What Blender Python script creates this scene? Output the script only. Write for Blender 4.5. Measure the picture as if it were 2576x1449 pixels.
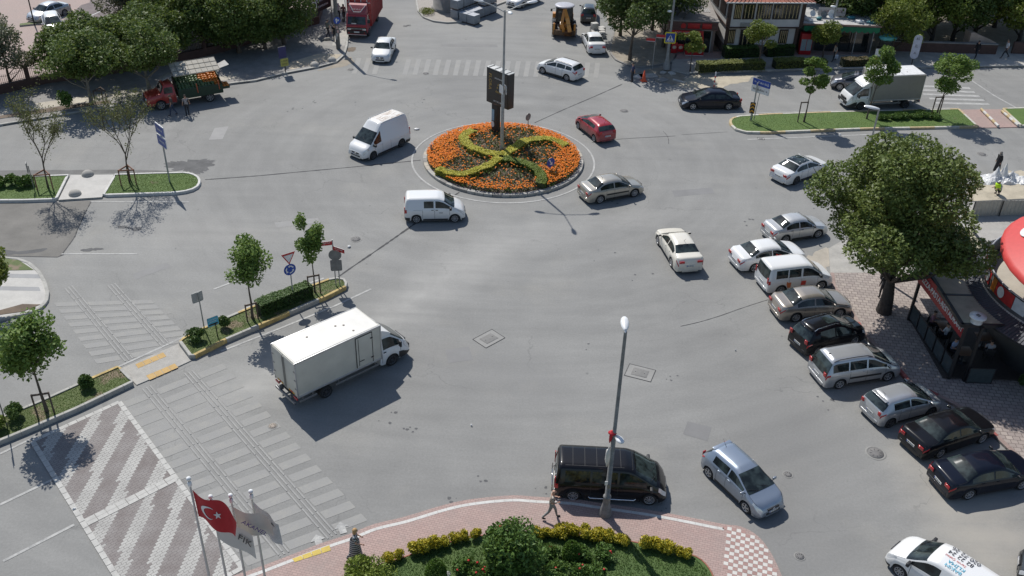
import bpy, bmesh, math, random
import numpy as np
from mathutils import Vector, Matrix
R = math.radians
for _o in list(bpy.data.objects):
 bpy.data.objects.remove(_o)
scene = bpy.context.scene
C = scene.collection
# ---------------------------------------------------------------- camera, sky, sun, exposure
F, TH, RO, CH = 2467.5, 0.580500542, 0.0320524117, 32.0   # focal length in px of a 2576 px wide picture, pitch, roll, height
_fw = Vector((0, math.cos(TH), -math.sin(TH)))
_up0 = Vector((0, math.sin(TH), math.cos(TH)))
_cx = Vector((1, 0, 0)) * math.cos(RO) + _up0 * math.sin(RO)
_cy = Vector((-1, 0, 0)) * math.sin(RO) + _up0 * math.cos(RO)
cam_d = bpy.data.cameras.new('camera')
cam = bpy.data.objects.new('camera', cam_d)
C.objects.link(cam)
cam.matrix_world = Matrix(((_cx.x, _cy.x, -_fw.x, 0), (_cx.y, _cy.y, -_fw.y, 0), (_cx.z, _cy.z, -_fw.z, CH), (0, 0, 0, 1)))
cam_d.sensor_width = 36
cam_d.lens = F / 2576 * 36
cam_d.clip_end = 2000
cam_d.clip_start = .5
scene.camera = cam
SUN_EL, SUN_AZ = R(51), math.atan2(-0.49, 0.872)
S = Vector((math.sin(SUN_AZ) * math.cos(SUN_EL), math.cos(SUN_AZ) * math.cos(SUN_EL), math.sin(SUN_EL)))
wd = bpy.data.worlds.new('World')
scene.world = wd
wd.use_nodes = True
nt = wd.node_tree
sky = nt.nodes.new('ShaderNodeTexSky')
sky.sky_type = 'NISHITA'
sky.sun_disc = False
sky.sun_elevation = SUN_EL
sky.sun_rotation = SUN_AZ
sky.air_density = 1.0
sky.dust_density = 0.6
nt.links.new(sky.outputs[0], nt.nodes['Background'].inputs[0])
nt.nodes['Background'].inputs[1].default_value = 0.085
sl = bpy.data.lights.new('sun', 'SUN')
sl.energy = 3.6
sl.angle = R(.5)
sl.color = (1, .965, .91)
so = bpy.data.objects.new('sun', sl)
C.objects.link(so)
so.rotation_euler = S.to_track_quat('Z', 'Y').to_euler()
so.location = (0, 60, 80)
scene.view_settings.view_transform = 'Standard'
scene.view_settings.look = 'None'
scene.view_settings.exposure = 0.32
scene.view_settings.gamma = 1
scene.cycles.max_bounces = 6

# ---------------------------------------------------------------- measuring
def ray(u, v):
 return _cx * ((u - 1288) / F) - _cy * ((v - 724.5) / F) + _fw
def G(u, v, z=0.0):
 d = ray(u, v)
 t = (z - CH) / d.z
 return Vector((d.x * t, d.y * t, z))
def HT(b, u, v):
 "height above b's foot at which the ray (u, v) passes it"
 d = ray(u, v)
 t = (d.x * b.x + d.y * b.y) / (d.x ** 2 + d.y ** 2)
 return CH + t * d.z

# ---------------------------------------------------------------- materials
MATS = {}
def nodes_of(name):
 m = bpy.data.materials.new(name)
 m.use_nodes = True
 t = m.node_tree
 return m, t, t.nodes['Principled BSDF']
def mixcol(t, fac, a, b):
 n = t.nodes.new('ShaderNodeMix')
 n.data_type = 'RGBA'
 for sock, val in ((n.inputs[0], fac), (n.inputs[6], a), (n.inputs[7], b)):
  if hasattr(val, 'is_linked') or isinstance(val, bpy.types.NodeSocket):
   t.links.new(val, sock)
  elif isinstance(val, (int, float)):
   sock.default_value = val
  else:
   sock.default_value = (*val[:3], 1)
 return n.outputs[2]
def math_n(t, op, a, b=None, c=None):
 n = t.nodes.new('ShaderNodeMath')
 n.operation = op
 for i, x in enumerate((a, b, c)):
  if x is None:
   continue
  if isinstance(x, bpy.types.NodeSocket):
   t.links.new(x, n.inputs[i])
  else:
   n.inputs[i].default_value = x
 return n.outputs[0]
def noise(t, vec, scale, detail=4, rough=.55):
 n = t.nodes.new('ShaderNodeTexNoise')
 n.inputs['Scale'].default_value = scale
 n.inputs['Detail'].default_value = detail
 n.inputs['Roughness'].default_value = rough
 if vec is not None:
  t.links.new(vec, n.inputs['Vector'])
 return n.outputs[0]
def ramp(t, fac, lo, hi, a=0., b=1.):
 n = t.nodes.new('ShaderNodeMapRange')
 t.links.new(fac, n.inputs[0])
 n.inputs[1].default_value = lo
 n.inputs[2].default_value = hi
 n.inputs[3].default_value = a
 n.inputs[4].default_value = b
 return n.outputs[0]
def objvec(t):
 return t.nodes.new('ShaderNodeTexCoord').outputs['Object']
def worldvec(t):
 return t.nodes.new('ShaderNodeNewGeometry').outputs['Position']
def bumped(t, bs, h, strength=.3, dist=.02):
 b = t.nodes.new('ShaderNodeBump')
 b.inputs['Strength'].default_value = strength
 b.inputs['Distance'].default_value = dist
 t.links.new(h, b.inputs['Height'])
 t.links.new(b.outputs[0], bs.inputs['Normal'])
def mat(name, col, rough=.6, metal=0., var=.12, scale=4., coat=0., spec=.5, bump=0., emit=0):
 if name in MATS:
  return MATS[name]
 m, t, bs = nodes_of(name)
 v = objvec(t)
 n = noise(t, v, scale, 5)
 f = ramp(t, n, .3, .7)
 lo = tuple(max(0, c * (1 - var)) for c in col)
 hi = tuple(min(1, c * (1 + var)) for c in col)
 t.links.new(mixcol(t, f, lo, hi), bs.inputs['Base Color'])
 bs.inputs['Roughness'].default_value = rough
 bs.inputs['Metallic'].default_value = metal
 bs.inputs['Coat Weight'].default_value = coat
 bs.inputs['Coat Roughness'].default_value = .06
 bs.inputs['Specular IOR Level'].default_value = spec
 if bump:
  bumped(t, bs, noise(t, v, scale * 8, 3), bump)
 MATS[name] = m
 return m
def paint(name, col, metal=.0, rough=.35, dust=None):
 "car paint under clear coat, with a thin film of road dust on the lower body"
 if name in MATS:
  return MATS[name]
 m, t, bs = nodes_of(name)
 v = objvec(t)
 sep = t.nodes.new('ShaderNodeSeparateXYZ')
 t.links.new(v, sep.inputs[0])
 n = noise(t, v, 2.5, 5)
 low = ramp(t, sep.outputs[2], .75, .2, 0, .45 if max(col) > .1 else .14)
 d = math_n(t, 'MULTIPLY', low, ramp(t, n, .3, .7, .3, 1.))
 t.links.new(mixcol(t, d, col, (.22, .2, .175)), bs.inputs['Base Color'])
 t.links.new(math_n(t, 'ADD', math_n(t, 'MULTIPLY', d, .5), rough), bs.inputs['Roughness'])
 bs.inputs['Metallic'].default_value = metal
 bs.inputs['Coat Weight'].default_value = .7
 if dust is not None:
  bs.inputs['Specular IOR Level'].default_value = dust
  bs.inputs['Coat Weight'].default_value = .55
 bs.inputs['Coat Roughness'].default_value = .05
 MATS[name] = m
 return m
def leafmat(name, a, b, c, scale=.9, trans=.3):
 "foliage: three leaf tones in patches, some light through the leaf"
 if name in MATS:
  return MATS[name]
 m, t, bs = nodes_of(name)
 v = objvec(t)
 n1 = ramp(t, noise(t, v, scale, 3), .35, .65)
 n2 = ramp(t, noise(t, v, scale * 9, 2), .42, .62)
 col = mixcol(t, n2, mixcol(t, n1, a, b), c)
 t.links.new(col, bs.inputs['Base Color'])
 bs.inputs['Roughness'].default_value = .55
 bs.inputs['Specular IOR Level'].default_value = .3
 tr = t.nodes.new('ShaderNodeBsdfTranslucent')
 t.links.new(mixcol(t, .5, col, (.16, .2, .03)), tr.inputs[0])
 mx = t.nodes.new('ShaderNodeMixShader')
 mx.inputs[0].default_value = trans
 out = t.nodes['Material Output']
 t.links.new(bs.outputs[0], mx.inputs[1])
 t.links.new(tr.outputs[0], mx.inputs[2])
 t.links.new(mx.outputs[0], out.inputs[0])
 MATS[name] = m
 return m

# ---------------------------------------------------------------- mesh building
class MB:
 def __init__(s):
  s.v, s.f, s.mi, s.sm = [], [], [], []
 def add(s, vs, fs, mi=0, smooth=False, M=None):
  o = len(s.v)
  for p in vs:
   p = Vector(p)
   s.v.append(tuple(M @ p) if M is not None else tuple(p))
  for f in fs:
   s.f.append([i + o for i in f])
   s.mi.append(mi)
   s.sm.append(smooth)
  return s
 def box(s, c, d, mi=0, rz=0., bev=0., M=None):
  x, y, z = d[0] / 2, d[1] / 2, d[2] / 2
  T = Matrix.Translation(c) @ Matrix.Rotation(rz, 4, 'Z')
  if M is not None:
   T = M @ T
  if bev <= 0:
   vs = [(a * x, b * y, e * z) for a in (-1, 1) for b in (-1, 1) for e in (-1, 1)]
   fs = [(0, 1, 3, 2), (4, 6, 7, 5), (0, 4, 5, 1), (2, 3, 7, 6), (0, 2, 6, 4), (1, 5, 7, 3)]
   return s.add(vs, fs, mi, False, T)
  bev = min(bev, x * .9, y * .9, z * .9)
  bm = bmesh.new()
  bmesh.ops.create_cube(bm, size=1)
  bmesh.ops.scale(bm, vec=d, verts=bm.verts)
  bmesh.ops.bevel(bm, geom=bm.edges[:], offset=bev, segments=2, affect='EDGES', profile=.6)
  bm.verts.index_update()
  s.add([v.co[:] for v in bm.verts], [[v.index for v in f.verts] for f in bm.faces], mi, True, T)
  bm.free()
  return s
 def tube(s, pts, rad, n=8, mi=0, cap=True, smooth=True, M=None):
  pts = [Vector(p) for p in pts]
  if isinstance(rad, (int, float)):
   rad = [rad] * len(pts)
  rings = []
  ref = None
  for i, p in enumerate(pts):
   d = (pts[min(i + 1, len(pts) - 1)] - pts[max(i - 1, 0)]).normalized()
   if ref is None:
    ref = Vector((1, 0, 0)) if abs(d.x) < .8 else Vector((0, 1, 0))
   a = (ref - d * ref.dot(d)).normalized()
   ref = a
   b = d.cross(a)
   rings.append([p + (a * math.cos(2 * math.pi * k / n) + b * math.sin(2 * math.pi * k / n)) * rad[i] for k in range(n)])
  vs = [q for r in rings for q in r]
  fs = []
  for i in range(len(pts) - 1):
   for k in range(n):
    k2 = (k + 1) % n
    fs.append((i * n + k, i * n + k2, (i + 1) * n + k2, (i + 1) * n + k))
  s.add(vs, fs, mi, smooth, M)
  if cap:
   s.add(rings[0], [list(range(n))[::-1]], mi, False, M)
   s.add(rings[-1], [list(range(n))], mi, False, M)
  return s
 def lathe(s, prof, n=24, mi=0, M=None, smooth=True):
  "profile of (r, z) turned about z"
  vs, fs = [], []
  for r, z in prof:
   for k in range(n):
    a = 2 * math.pi * k / n
    vs.append((r * math.cos(a), r * math.sin(a), z))
  for i in range(len(prof) - 1):
   for k in range(n):
    k2 = (k + 1) % n
    fs.append((i * n + k, i * n + k2, (i + 1) * n + k2, (i + 1) * n + k))
  return s.add(vs, fs, mi, smooth, M)
 def blob(s, c, r, n=10, m=6, mi=0, jit=0., rnd=None, M=None, zmin=-1.):
  r = (r, r, r) if isinstance(r, (int, float)) else r
  vs, fs = [], []
  for i in range(m + 1):
   ph = math.pi * i / m
   for k in range(n):
    a = 2 * math.pi * k / n
    j = 1 + (rnd.uniform(-jit, jit) if rnd else 0)
    z = max(math.cos(ph), zmin)
    vs.append((c[0] + r[0] * math.sin(ph) * math.cos(a) * j, c[1] + r[1] * math.sin(ph) * math.sin(a) * j, c[2] + r[2] * z * j))
  for i in range(m):
   for k in range(n):
    k2 = (k + 1) % n
    fs.append((i * n + k, (i + 1) * n + k, (i + 1) * n + k2, i * n + k2))
  return s.add(vs, fs, mi, True, M)
 def prism(s, poly, z0, z1, mi=0, mside=None, M=None):
  n = len(poly)
  if sum(poly[i][0] * poly[(i + 1) % n][1] - poly[(i + 1) % n][0] * poly[i][1] for i in range(n)) < 0:
   poly = poly[::-1]
  vs = [(p[0], p[1], z0) for p in poly] + [(p[0], p[1], z1) for p in poly]
  s.add(vs, [list(range(n, 2 * n))], mi, False, M)
  s.add(vs, [(i, (i + 1) % n, n + (i + 1) % n, n + i) for i in range(n)], mi if mside is None else mside, False, M)
  return s
 def quad(s, a, b, c, d, mi=0):
  return s.add([a, b, c, d], [(0, 1, 2, 3)], mi)
 def build(s, name, mats, parent=None, loc=None, rz=0.):
  me = bpy.data.meshes.new(name)
  me.from_pydata(s.v, [], s.f)
  if not isinstance(mats, (list, tuple)):
   mats = [mats]
  for m in mats:
   me.materials.append(m)
  if me.polygons:
   me.polygons.foreach_set('material_index', s.mi)
   me.polygons.foreach_set('use_smooth', s.sm)
  me.update()
  o = bpy.data.objects.new(name, me)
  C.objects.link(o)
  if parent is not None:
   o.parent = parent
  if loc is not None:
   o.location = loc
  o.rotation_euler.z = rz
  return o
def tag(o, label=None, cat=None, group=None, kind=None):
 if label:
  o['label'] = label
 if cat:
  o['category'] = cat
 if group:
  o['group'] = group
 if kind:
  o['kind'] = kind
 return o
def thing(name, label, cat, loc=(0, 0, 0), rz=0., group=None):
 o = bpy.data.objects.new(name, None)
 o.empty_display_size = .3
 C.objects.link(o)
 o.location = loc
 o.rotation_euler.z = rz
 return tag(o, label, cat, group)
def kids(o):
 return [c for c in CHILD.get(o.name, [])]
CHILD = {}
def copy_tree(o, parent=None):
 c = o.copy()
 C.objects.link(c)
 if parent is not None:
  c.parent = parent
 for ch in [x for x in bpy.data.objects if x.parent == o]:
  copy_tree(ch, c)
 return c
def text(name, body, size, m, parent, M, ext=.004, bold=False, xs=1.0, align='CENTER', off=0.):
 "flat lettering as a mesh; M places its x-right / y-up plane"
 cu = bpy.data.curves.new(name, 'FONT')
 cu.body = body
 cu.size = size
 cu.align_x = align
 cu.align_y = 'CENTER'
 cu.extrude = ext
 cu.offset = off
 cu.resolution_u = 2
 tmp = bpy.data.objects.new(name, cu)
 C.objects.link(tmp)
 bpy.context.view_layer.update()
 me = bpy.data.meshes.new_from_object(tmp.evaluated_get(bpy.context.evaluated_depsgraph_get()))
 bpy.data.objects.remove(tmp)
 me.transform(M @ Matrix.Diagonal((xs, 1, 1, 1)))
 me.materials.clear()
 me.materials.append(m)
 o = bpy.data.objects.new(name, me)
 C.objects.link(o)
 if parent is not None:
  o.parent = parent
 return o
def frame(o, ex, ey, ez=None):
 "matrix from origin and two axes"
 ex = Vector(ex).normalized()
 ey = Vector(ey)
 ey = (ey - ex * ey.dot(ex)).normalized()
 ez = ex.cross(ey)
 return Matrix(((ex.x, ey.x, ez.x, o[0]), (ex.y, ey.y, ez.y, o[1]), (ex.z, ey.z, ez.z, o[2]), (0, 0, 0, 1)))
def smooth_line(pts, closed=False, n=6):
 "Catmull-Rom through 2-D or 3-D points"
 pts = [Vector(p) for p in pts]
 out = []
 N = len(pts)
 for i in range(N if closed else N - 1):
  p0 = pts[(i - 1) % N] if closed or i > 0 else pts[0]
  p1, p2 = pts[i], pts[(i + 1) % N]
  p3 = pts[(i + 2) % N] if closed or i + 2 < N else pts[-1]
  for k in range(n):
   t = k / n
   out.append(.5 * ((2 * p1) + (p2 - p0) * t + (2 * p0 - 5 * p1 + 4 * p2 - p3) * t * t + (3 * p1 - p0 - 3 * p2 + p3) * t ** 3))
 if not closed:
  out.append(pts[-1])
 return out
def offset_poly(pts, d, closed=True):
 "shift a polyline sideways by d (left positive)"
 N = len(pts)
 out = []
 for i in range(N):
  a = pts[(i - 1) % N] if closed or i > 0 else pts[i]
  b = pts[(i + 1) % N] if closed or i < N - 1 else pts[i]
  p = pts[i]
  n1 = Vector((-(p - a).y, (p - a).x)).normalized() if (p - a).length > 1e-6 else None
  n2 = Vector((-(b - p).y, (b - p).x)).normalized() if (b - p).length > 1e-6 else None
  if n1 is None:
   n1 = n2
  if n2 is None:
   n2 = n1
  nn = (n1 + n2)
  nn = nn.normalized() if nn.length > 1e-4 else n1
  k = d / max(.45, nn.dot(n1))
  out.append(Vector((p.x + nn.x * k, p.y + nn.y * k)))
 return out
def W2(pts):
 return [Vector((G(u, v).x, G(u, v).y)) for u, v in pts]
def area2(p):
 return sum(p[i].x * p[(i + 1) % len(p)].y - p[(i + 1) % len(p)].x * p[i].y for i in range(len(p))) / 2
def ccw(p):
 return p if area2(p) > 0 else p[::-1]
def inside(p, poly):
 r = False
 j = len(poly) - 1
 for i in range(len(poly)):
  a, b = poly[i], poly[j]
  if (a.y > p[1]) != (b.y > p[1]) and p[0] < (b.x - a.x) * (p[1] - a.y) / (b.y - a.y) + a.x:
   r = not r
  j = i
 return r
# ---------------------------------------------------------------- ground materials
RC = Vector((-0.95, 66.1))     # roundabout centre
def asphalt_mat():
 m, t, bs = nodes_of('asphalt')
 v = worldvec(t)
 # worn traffic lanes sweep round the island: noise drawn in radius / angle
 sp = t.nodes.new('ShaderNodeSeparateXYZ')
 t.links.new(v, sp.inputs[0])
 dx = math_n(t, 'SUBTRACT', sp.outputs[0], RC.x)
 dy = math_n(t, 'SUBTRACT', sp.outputs[1], RC.y)
 rr = math_n(t, 'SQRT', math_n(t, 'ADD', math_n(t, 'MULTIPLY', dx, dx), math_n(t, 'MULTIPLY', dy, dy)))
 an = math_n(t, 'ARCTAN2', dy, dx)
 cb = t.nodes.new('ShaderNodeCombineXYZ')
 t.links.new(math_n(t, 'MULTIPLY', rr, .75), cb.inputs[0])
 t.links.new(math_n(t, 'MULTIPLY', an, 2.2), cb.inputs[1])
 lanes = noise(t, cb.outputs[0], 1.0, 4, .6)
 # straight streaks along the two left-hand roads
 mp = t.nodes.new('ShaderNodeMapping')
 mp.inputs['Rotation'].default_value = (0, 0, -.62)
 mp.inputs['Scale'].default_value = (.06, .9, 1)
 t.links.new(v, mp.inputs[0])
 streak = noise(t, mp.outputs[0], 1.0, 4, .6)
 big = noise(t, v, .07, 4, .5)
 mid = noise(t, v, .55, 5, .65)
 fine = noise(t, v, 9., 4, .7)
 vfine = noise(t, v, 40., 2, .6)
 s = math_n(t, 'ADD', math_n(t, 'MULTIPLY', lanes, .34), math_n(t, 'MULTIPLY', big, .5))
 s = math_n(t, 'ADD', s, math_n(t, 'MULTIPLY', streak, .22))
 s = math_n(t, 'ADD', s, math_n(t, 'MULTIPLY', mid, .22))
 f = ramp(t, s, .46, .82)
 col = mixcol(t, f, (.186, .185, .177), (.28, .277, .263))
 # dust drifts
 dn = ramp(t, noise(t, v, .16, 5, .6), .56, .74)
 col = mixcol(t, math_n(t, 'MULTIPLY', dn, .35), col, (.33, .315, .28))
 fm = ramp(t, fine, .3, .7, .9, 1.1)
 fv = ramp(t, vfine, .3, .7, .9, 1.1)
 mul = t.nodes.new('ShaderNodeVectorMath')
 mul.operation = 'SCALE'
 t.links.new(col, mul.inputs[0])
 t.links.new(math_n(t, 'MULTIPLY', fm, fv), mul.inputs['Scale'])
 # pale dusty sweeps that turning traffic leaves unworn, darker wheel paths beside them
 src = mul.outputs[0]
 for (au, av, bu, bv, wd_, amt, tone) in ((1340, 585, 420, 1090, 2.6, .62, (.40, .39, .365)), (1260, 600, 1700, 540, 2.0, .3, (.36, .35, .33)), (2020, 980, 1960, 1470, 5.0, .5, (.15, .149, .146)), (2330, 1080, 2510, 1470, 2.6, .8, (.36, .335, .29)), (2440, 1190, 2600, 1420, 2.4, .6, (.35, .325, .285)), (880, 880, 1500, 980, 3.0, .3, (.175, .174, .172)), (300, 560, 900, 600, 2.2, .3, (.34, .325, .30)), (1300, 120, 1000, 300, 3., .3, (.2, .198, .19))):
  a_, b_ = G(au, av), G(bu, bv)
  mp2 = t.nodes.new('ShaderNodeMapping')
  mp2.vector_type = 'TEXTURE'
  mp2.inputs['Location'].default_value = (a_.x, a_.y, 0)
  mp2.inputs['Rotation'].default_value = (0, 0, math.atan2(b_.y - a_.y, b_.x - a_.x))
  t.links.new(v, mp2.inputs[0])
  s2 = t.nodes.new('ShaderNodeSeparateXYZ')
  t.links.new(mp2.outputs[0], s2.inputs[0])
  L_ = (b_ - a_).length
  ac = ramp(t, math_n(t, 'ABSOLUTE', math_n(t, 'ADD', s2.outputs[1], math_n(t, 'MULTIPLY', math_n(t, 'SUBTRACT', big, .5), 5.))), 0, wd_, 1, 0)
  al = ramp(t, math_n(t, 'ABSOLUTE', math_n(t, 'SUBTRACT', s2.outputs[0], L_ / 2)), L_ * .3, L_ * .62, 1, 0)
  k_ = math_n(t, 'MULTIPLY', math_n(t, 'MULTIPLY', ac, al), ramp(t, math_n(t, 'ADD', math_n(t, 'MULTIPLY', streak, .5), math_n(t, 'MULTIPLY', mid, .5)), .35, .6, .35, 1))
  src = mixcol(t, math_n(t, 'MULTIPLY', k_, amt), src, tone)
 # fine wandering cracks in some areas only
 nz = t.nodes.new('ShaderNodeTexNoise')
 nz.inputs['Scale'].default_value = .9
 nz.inputs['Detail'].default_value = 6
 t.links.new(v, nz.inputs['Vector'])
 va = t.nodes.new('ShaderNodeVectorMath')
 va.operation = 'MULTIPLY_ADD'
 t.links.new(nz.outputs['Color'], va.inputs[0])
 va.inputs[1].default_value = (2.4, 2.4, 0)
 t.links.new(v, va.inputs[2])
 vo = t.nodes.new('ShaderNodeTexVoronoi')
 vo.feature = 'DISTANCE_TO_EDGE'
 vo.inputs['Scale'].default_value = .17
 t.links.new(va.outputs[0], vo.inputs['Vector'])
 ck = math_n(t, 'MULTIPLY', ramp(t, vo.outputs['Distance'], .0025, .007, 1, 0), ramp(t, noise(t, v, .09, 2), .52, .58, 0, .26))
 src = mixcol(t, ck, src, (.07, .07, .07))
 # oil drips and old stains
 st = ramp(t, noise(t, v, 1.6, 3, .5), .72, .78, 0, .45)
 t.links.new(mixcol(t, st, src, (.075, .075, .078)), bs.inputs['Base Color'])
 bs.inputs['Roughness'].default_value = .82
 bs.inputs['Specular IOR Level'].default_value = .35
 bumped(t, bs, vfine, .25, .006)
 return m
ASPH = asphalt_mat()
MATS['asphalt'] = ASPH
def patch_mat(name, col, amp=.18, scale=1.2):
 m, t, bs = nodes_of(name)
 v = worldvec(t)
 n = ramp(t, math_n(t, 'ADD', math_n(t, 'MULTIPLY', noise(t, v, scale, 6, .65), .7), math_n(t, 'MULTIPLY', noise(t, v, 14., 3), .3)), .35, .65)
 t.links.new(mixcol(t, n, tuple(c * (1 - amp) for c in col), tuple(c * (1 + amp) for c in col)), bs.inputs['Base Color'])
 bs.inputs['Roughness'].default_value = .85
 bumped(t, bs, noise(t, v, 25., 3), .3, .01)
 return m
def worn_paint(name, col, under, wear=.5):
 "road paint rubbed through to the asphalt"
 m, t, bs = nodes_of(name)
 v = worldvec(t)
 n = math_n(t, 'ADD', math_n(t, 'MULTIPLY', noise(t, v, 1.3, 5, .7), .6), math_n(t, 'MULTIPLY', noise(t, v, 9., 4, .7), .4))
 t.links.new(mixcol(t, ramp(t, n, wear - .12, wear + .12), col, under), bs.inputs['Base Color'])
 bs.inputs['Roughness'].default_value = .8
 return m
PAINT_W = worn_paint('worn_white_paint', (.46, .455, .43), (.25, .25, .245), .52)
PAINT_F = worn_paint('faded_zebra_paint', (.308, .299, .27), (.262, .259, .248), .42)
PAINT_L = worn_paint('clean_white_paint', (.52, .52, .5), (.3, .3, .29), .56)
CONC = patch_mat('concrete', (.36, .345, .315))
CONC_W = patch_mat('pale_concrete', (.47, .455, .425), .12)
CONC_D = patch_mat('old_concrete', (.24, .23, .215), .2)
SAND = patch_mat('sand', (.42, .37, .28), .2)
SOIL = patch_mat('soil', (.12, .088, .062), .35)
DIRT = patch_mat('dry_dirt', (.27, .235, .185), .25)
TAR = patch_mat('tar', (.055, .055, .057), .3, 3.)
KERB_W = patch_mat('kerb_white', (.55, .54, .51), .16, 2.)
KERB_S = patch_mat('kerb_stone', (.37, .36, .33), .2, 2.)
def pavers(name, c1, c2, mortar, bw, bh, rot=0., msize=.008, off=.5, bias=0.):
 m, t, bs = nodes_of(name)
 v = worldvec(t)
 mp = t.nodes.new('ShaderNodeMapping')
 mp.inputs['Rotation'].default_value = (0, 0, rot)
 t.links.new(v, mp.inputs[0])
 b = t.nodes.new('ShaderNodeTexBrick')
 b.offset = off
 b.inputs['Scale'].default_value = 1
 b.inputs['Brick Width'].default_value = bw
 b.inputs['Row Height'].default_value = bh
 b.inputs['Mortar Size'].default_value = msize
 b.inputs['Bias'].default_value = bias
 b.inputs['Color1'].default_value = (*c1, 1)
 b.inputs['Color2'].default_value = (*c2, 1)
 b.inputs['Mortar'].default_value = (*mortar, 1)
 t.links.new(mp.outputs[0], b.inputs['Vector'])
 n = math_n(t, 'ADD', math_n(t, 'MULTIPLY', noise(t, v, .5, 6, .65), .7), math_n(t, 'MULTIPLY', noise(t, v, 6., 3), .3))
 dirt = ramp(t, n, .42, .7, 0, .5)
 t.links.new(mixcol(t, dirt, b.outputs['Color'], (.25, .22, .2)), bs.inputs['Base Color'])
 bs.inputs['Roughness'].default_value = .8
 bumped(t, bs, b.outputs['Fac'], -.4, .006)
 return m
PINK = pavers('pink_pavers', (.41, .29, .255), (.36, .25, .222), (.2, .145, .13), .22, .12, .25)
HEX = pavers('hex_pavers', (.40, .345, .305), (.29, .245, .225), (.16, .13, .12), .34, .28, .12, .022)
CARPARK = pavers('car_park_bricks', (.36, .27, .235), (.33, .245, .215), (.27, .21, .19), .2, .1, .6)
CARPARK_D = pavers('car_park_shaded_bricks', (.125, .095, .095), (.115, .088, .09), (.1, .08, .08), .2, .1, .6)  # same bricks, darkened so the colour carries the shade
def grass_mat(name, a, b, bare=(.16, .12, .08), bare_lo=.62):
 m, t, bs = nodes_of(name)
 v = worldvec(t)
 f = ramp(t, math_n(t, 'ADD', math_n(t, 'MULTIPLY', noise(t, v, 1.1, 5, .6), .5), math_n(t, 'MULTIPLY', noise(t, v, 18., 3, .7), .5)), .34, .66)
 col = mixcol(t, f, a, b)
 t.links.new(mixcol(t, ramp(t, noise(t, v, .7, 4, .6), bare_lo, bare_lo + .08), col, bare), bs.inputs['Base Color'])
 bs.inputs['Roughness'].default_value = .8
 bumped(t, bs, noise(t, v, 30., 3), .6, .03)
 return m
LAWN = grass_mat('lawn', (.06, .115, .02), (.10, .16, .03), bare_lo=.7)
LAWN_D = grass_mat('garden_lawn', (.05, .095, .02), (.085, .135, .03), bare_lo=.75)
LAWN_P = grass_mat('patchy_lawn', (.07, .10, .025), (.11, .14, .04), (.2, .15, .1), .54)
BLADE = leafmat('grass_blade', (.085, .155, .025), (.11, .18, .032), (.1, .165, .028), .8, .3)

def sheet(name, px, m, z, grid=0):
 poly = ccw([Vector(p) for p in px])
 mb = MB()
 mb.add([(p.x, p.y, z) for p in poly], [list(range(len(poly)))])
 o = mb.build(name, m)
 return tag(o, kind='structure')
def slab(name, poly, top, m, side=None, z0=-.05, kind='structure'):
 mb = MB()
 mb.prism(ccw([Vector((p[0], p[1])) for p in poly]), z0, top, 0, 1 if side else 0)
 return tag(mb.build(name, [m, side or m]), kind=kind)
def ribbon(mb, line, w, z, mi=0, jit=0., rnd=None):
 "flat strip along a 2-D polyline"
 ws = [w / 2 * (1 + (rnd.uniform(-jit, jit) if rnd else 0)) for _ in line]
 L = [Vector((p[0], p[1])) for p in line]
 a, b = [], []
 for i, p in enumerate(L):
  d = (L[min(i + 1, len(L) - 1)] - L[max(i - 1, 0)]).normalized()
  n = Vector((-d.y, d.x))
  a.append((p.x + n.x * ws[i], p.y + n.y * ws[i], z))
  b.append((p.x - n.x * ws[i], p.y - n.y * ws[i], z))
 N = len(L)
 mb.add(a + b, [(i, i + 1, N + i + 1, N + i)[::-1] for i in range(N - 1)], mi)
def kerb_line(mb, line, w, h, closed, mats_cycle, seg=.9, z0=-.05, gap=.012, inner=True):
 "kerb stones laid end to end; line is the OUTER (road side) edge, stones on its left"
 L = [Vector((p[0], p[1])) for p in line]
 if closed:
  L = L + [L[0]]
 cum = [0]
 for i in range(len(L) - 1):
  cum.append(cum[-1] + (L[i + 1] - L[i]).length)
 n = max(1, round(cum[-1] / seg))
 def at(s):
  s = min(max(s, 0), cum[-1] - 1e-6)
  for i in range(len(L) - 1):
   if cum[i + 1] >= s:
    t = (s - cum[i]) / max(1e-9, cum[i + 1] - cum[i])
    return L[i].lerp(L[i + 1], t), (L[i + 1] - L[i]).normalized()
 for k in range(n):
  s0, s1 = cum[-1] * k / n + gap / 2, cum[-1] * (k + 1) / n - gap / 2
  (p, d), (q, e) = at(s0), at(s1)
  mid, dm = at((s0 + s1) / 2)
  ps = [(p, d), (mid, dm), (q, e)]
  out = [a for a, _ in ps]
  inn = [a + Vector((-b.y, b.x)) * w for a, b in ps]
  mi = mats_cycle(k) if callable(mats_cycle) else mats_cycle
  c = .02
  vs = []
  for o_, i_ in zip(out, inn):
   nn = (i_ - o_).normalized()
   vs += [(o_.x, o_.y, z0), (o_.x, o_.y, h - c), (o_.x + nn.x * c, o_.y + nn.y * c, h), (i_.x, i_.y, h), (i_.x, i_.y, z0)]
  fs = []
  for j in range(2):
   for r in range(4):
    fs.append((j * 5 + r, (j + 1) * 5 + r, (j + 1) * 5 + r + 1, j * 5 + r + 1))
  fs += [(4, 3, 2, 1, 0), (10, 11, 12, 13, 14)]
  mb.add(vs, fs, mi)
rnd = random.Random(5)

# ---------------------------------------------------------------- ground sheets
mb = MB()
mb.add([(-260, -60, 0), (260, -60, 0), (260, 420, 0), (-260, 420, 0)], [(0, 1, 2, 3)])
tag(mb.build('road', ASPH), kind='structure')

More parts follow.
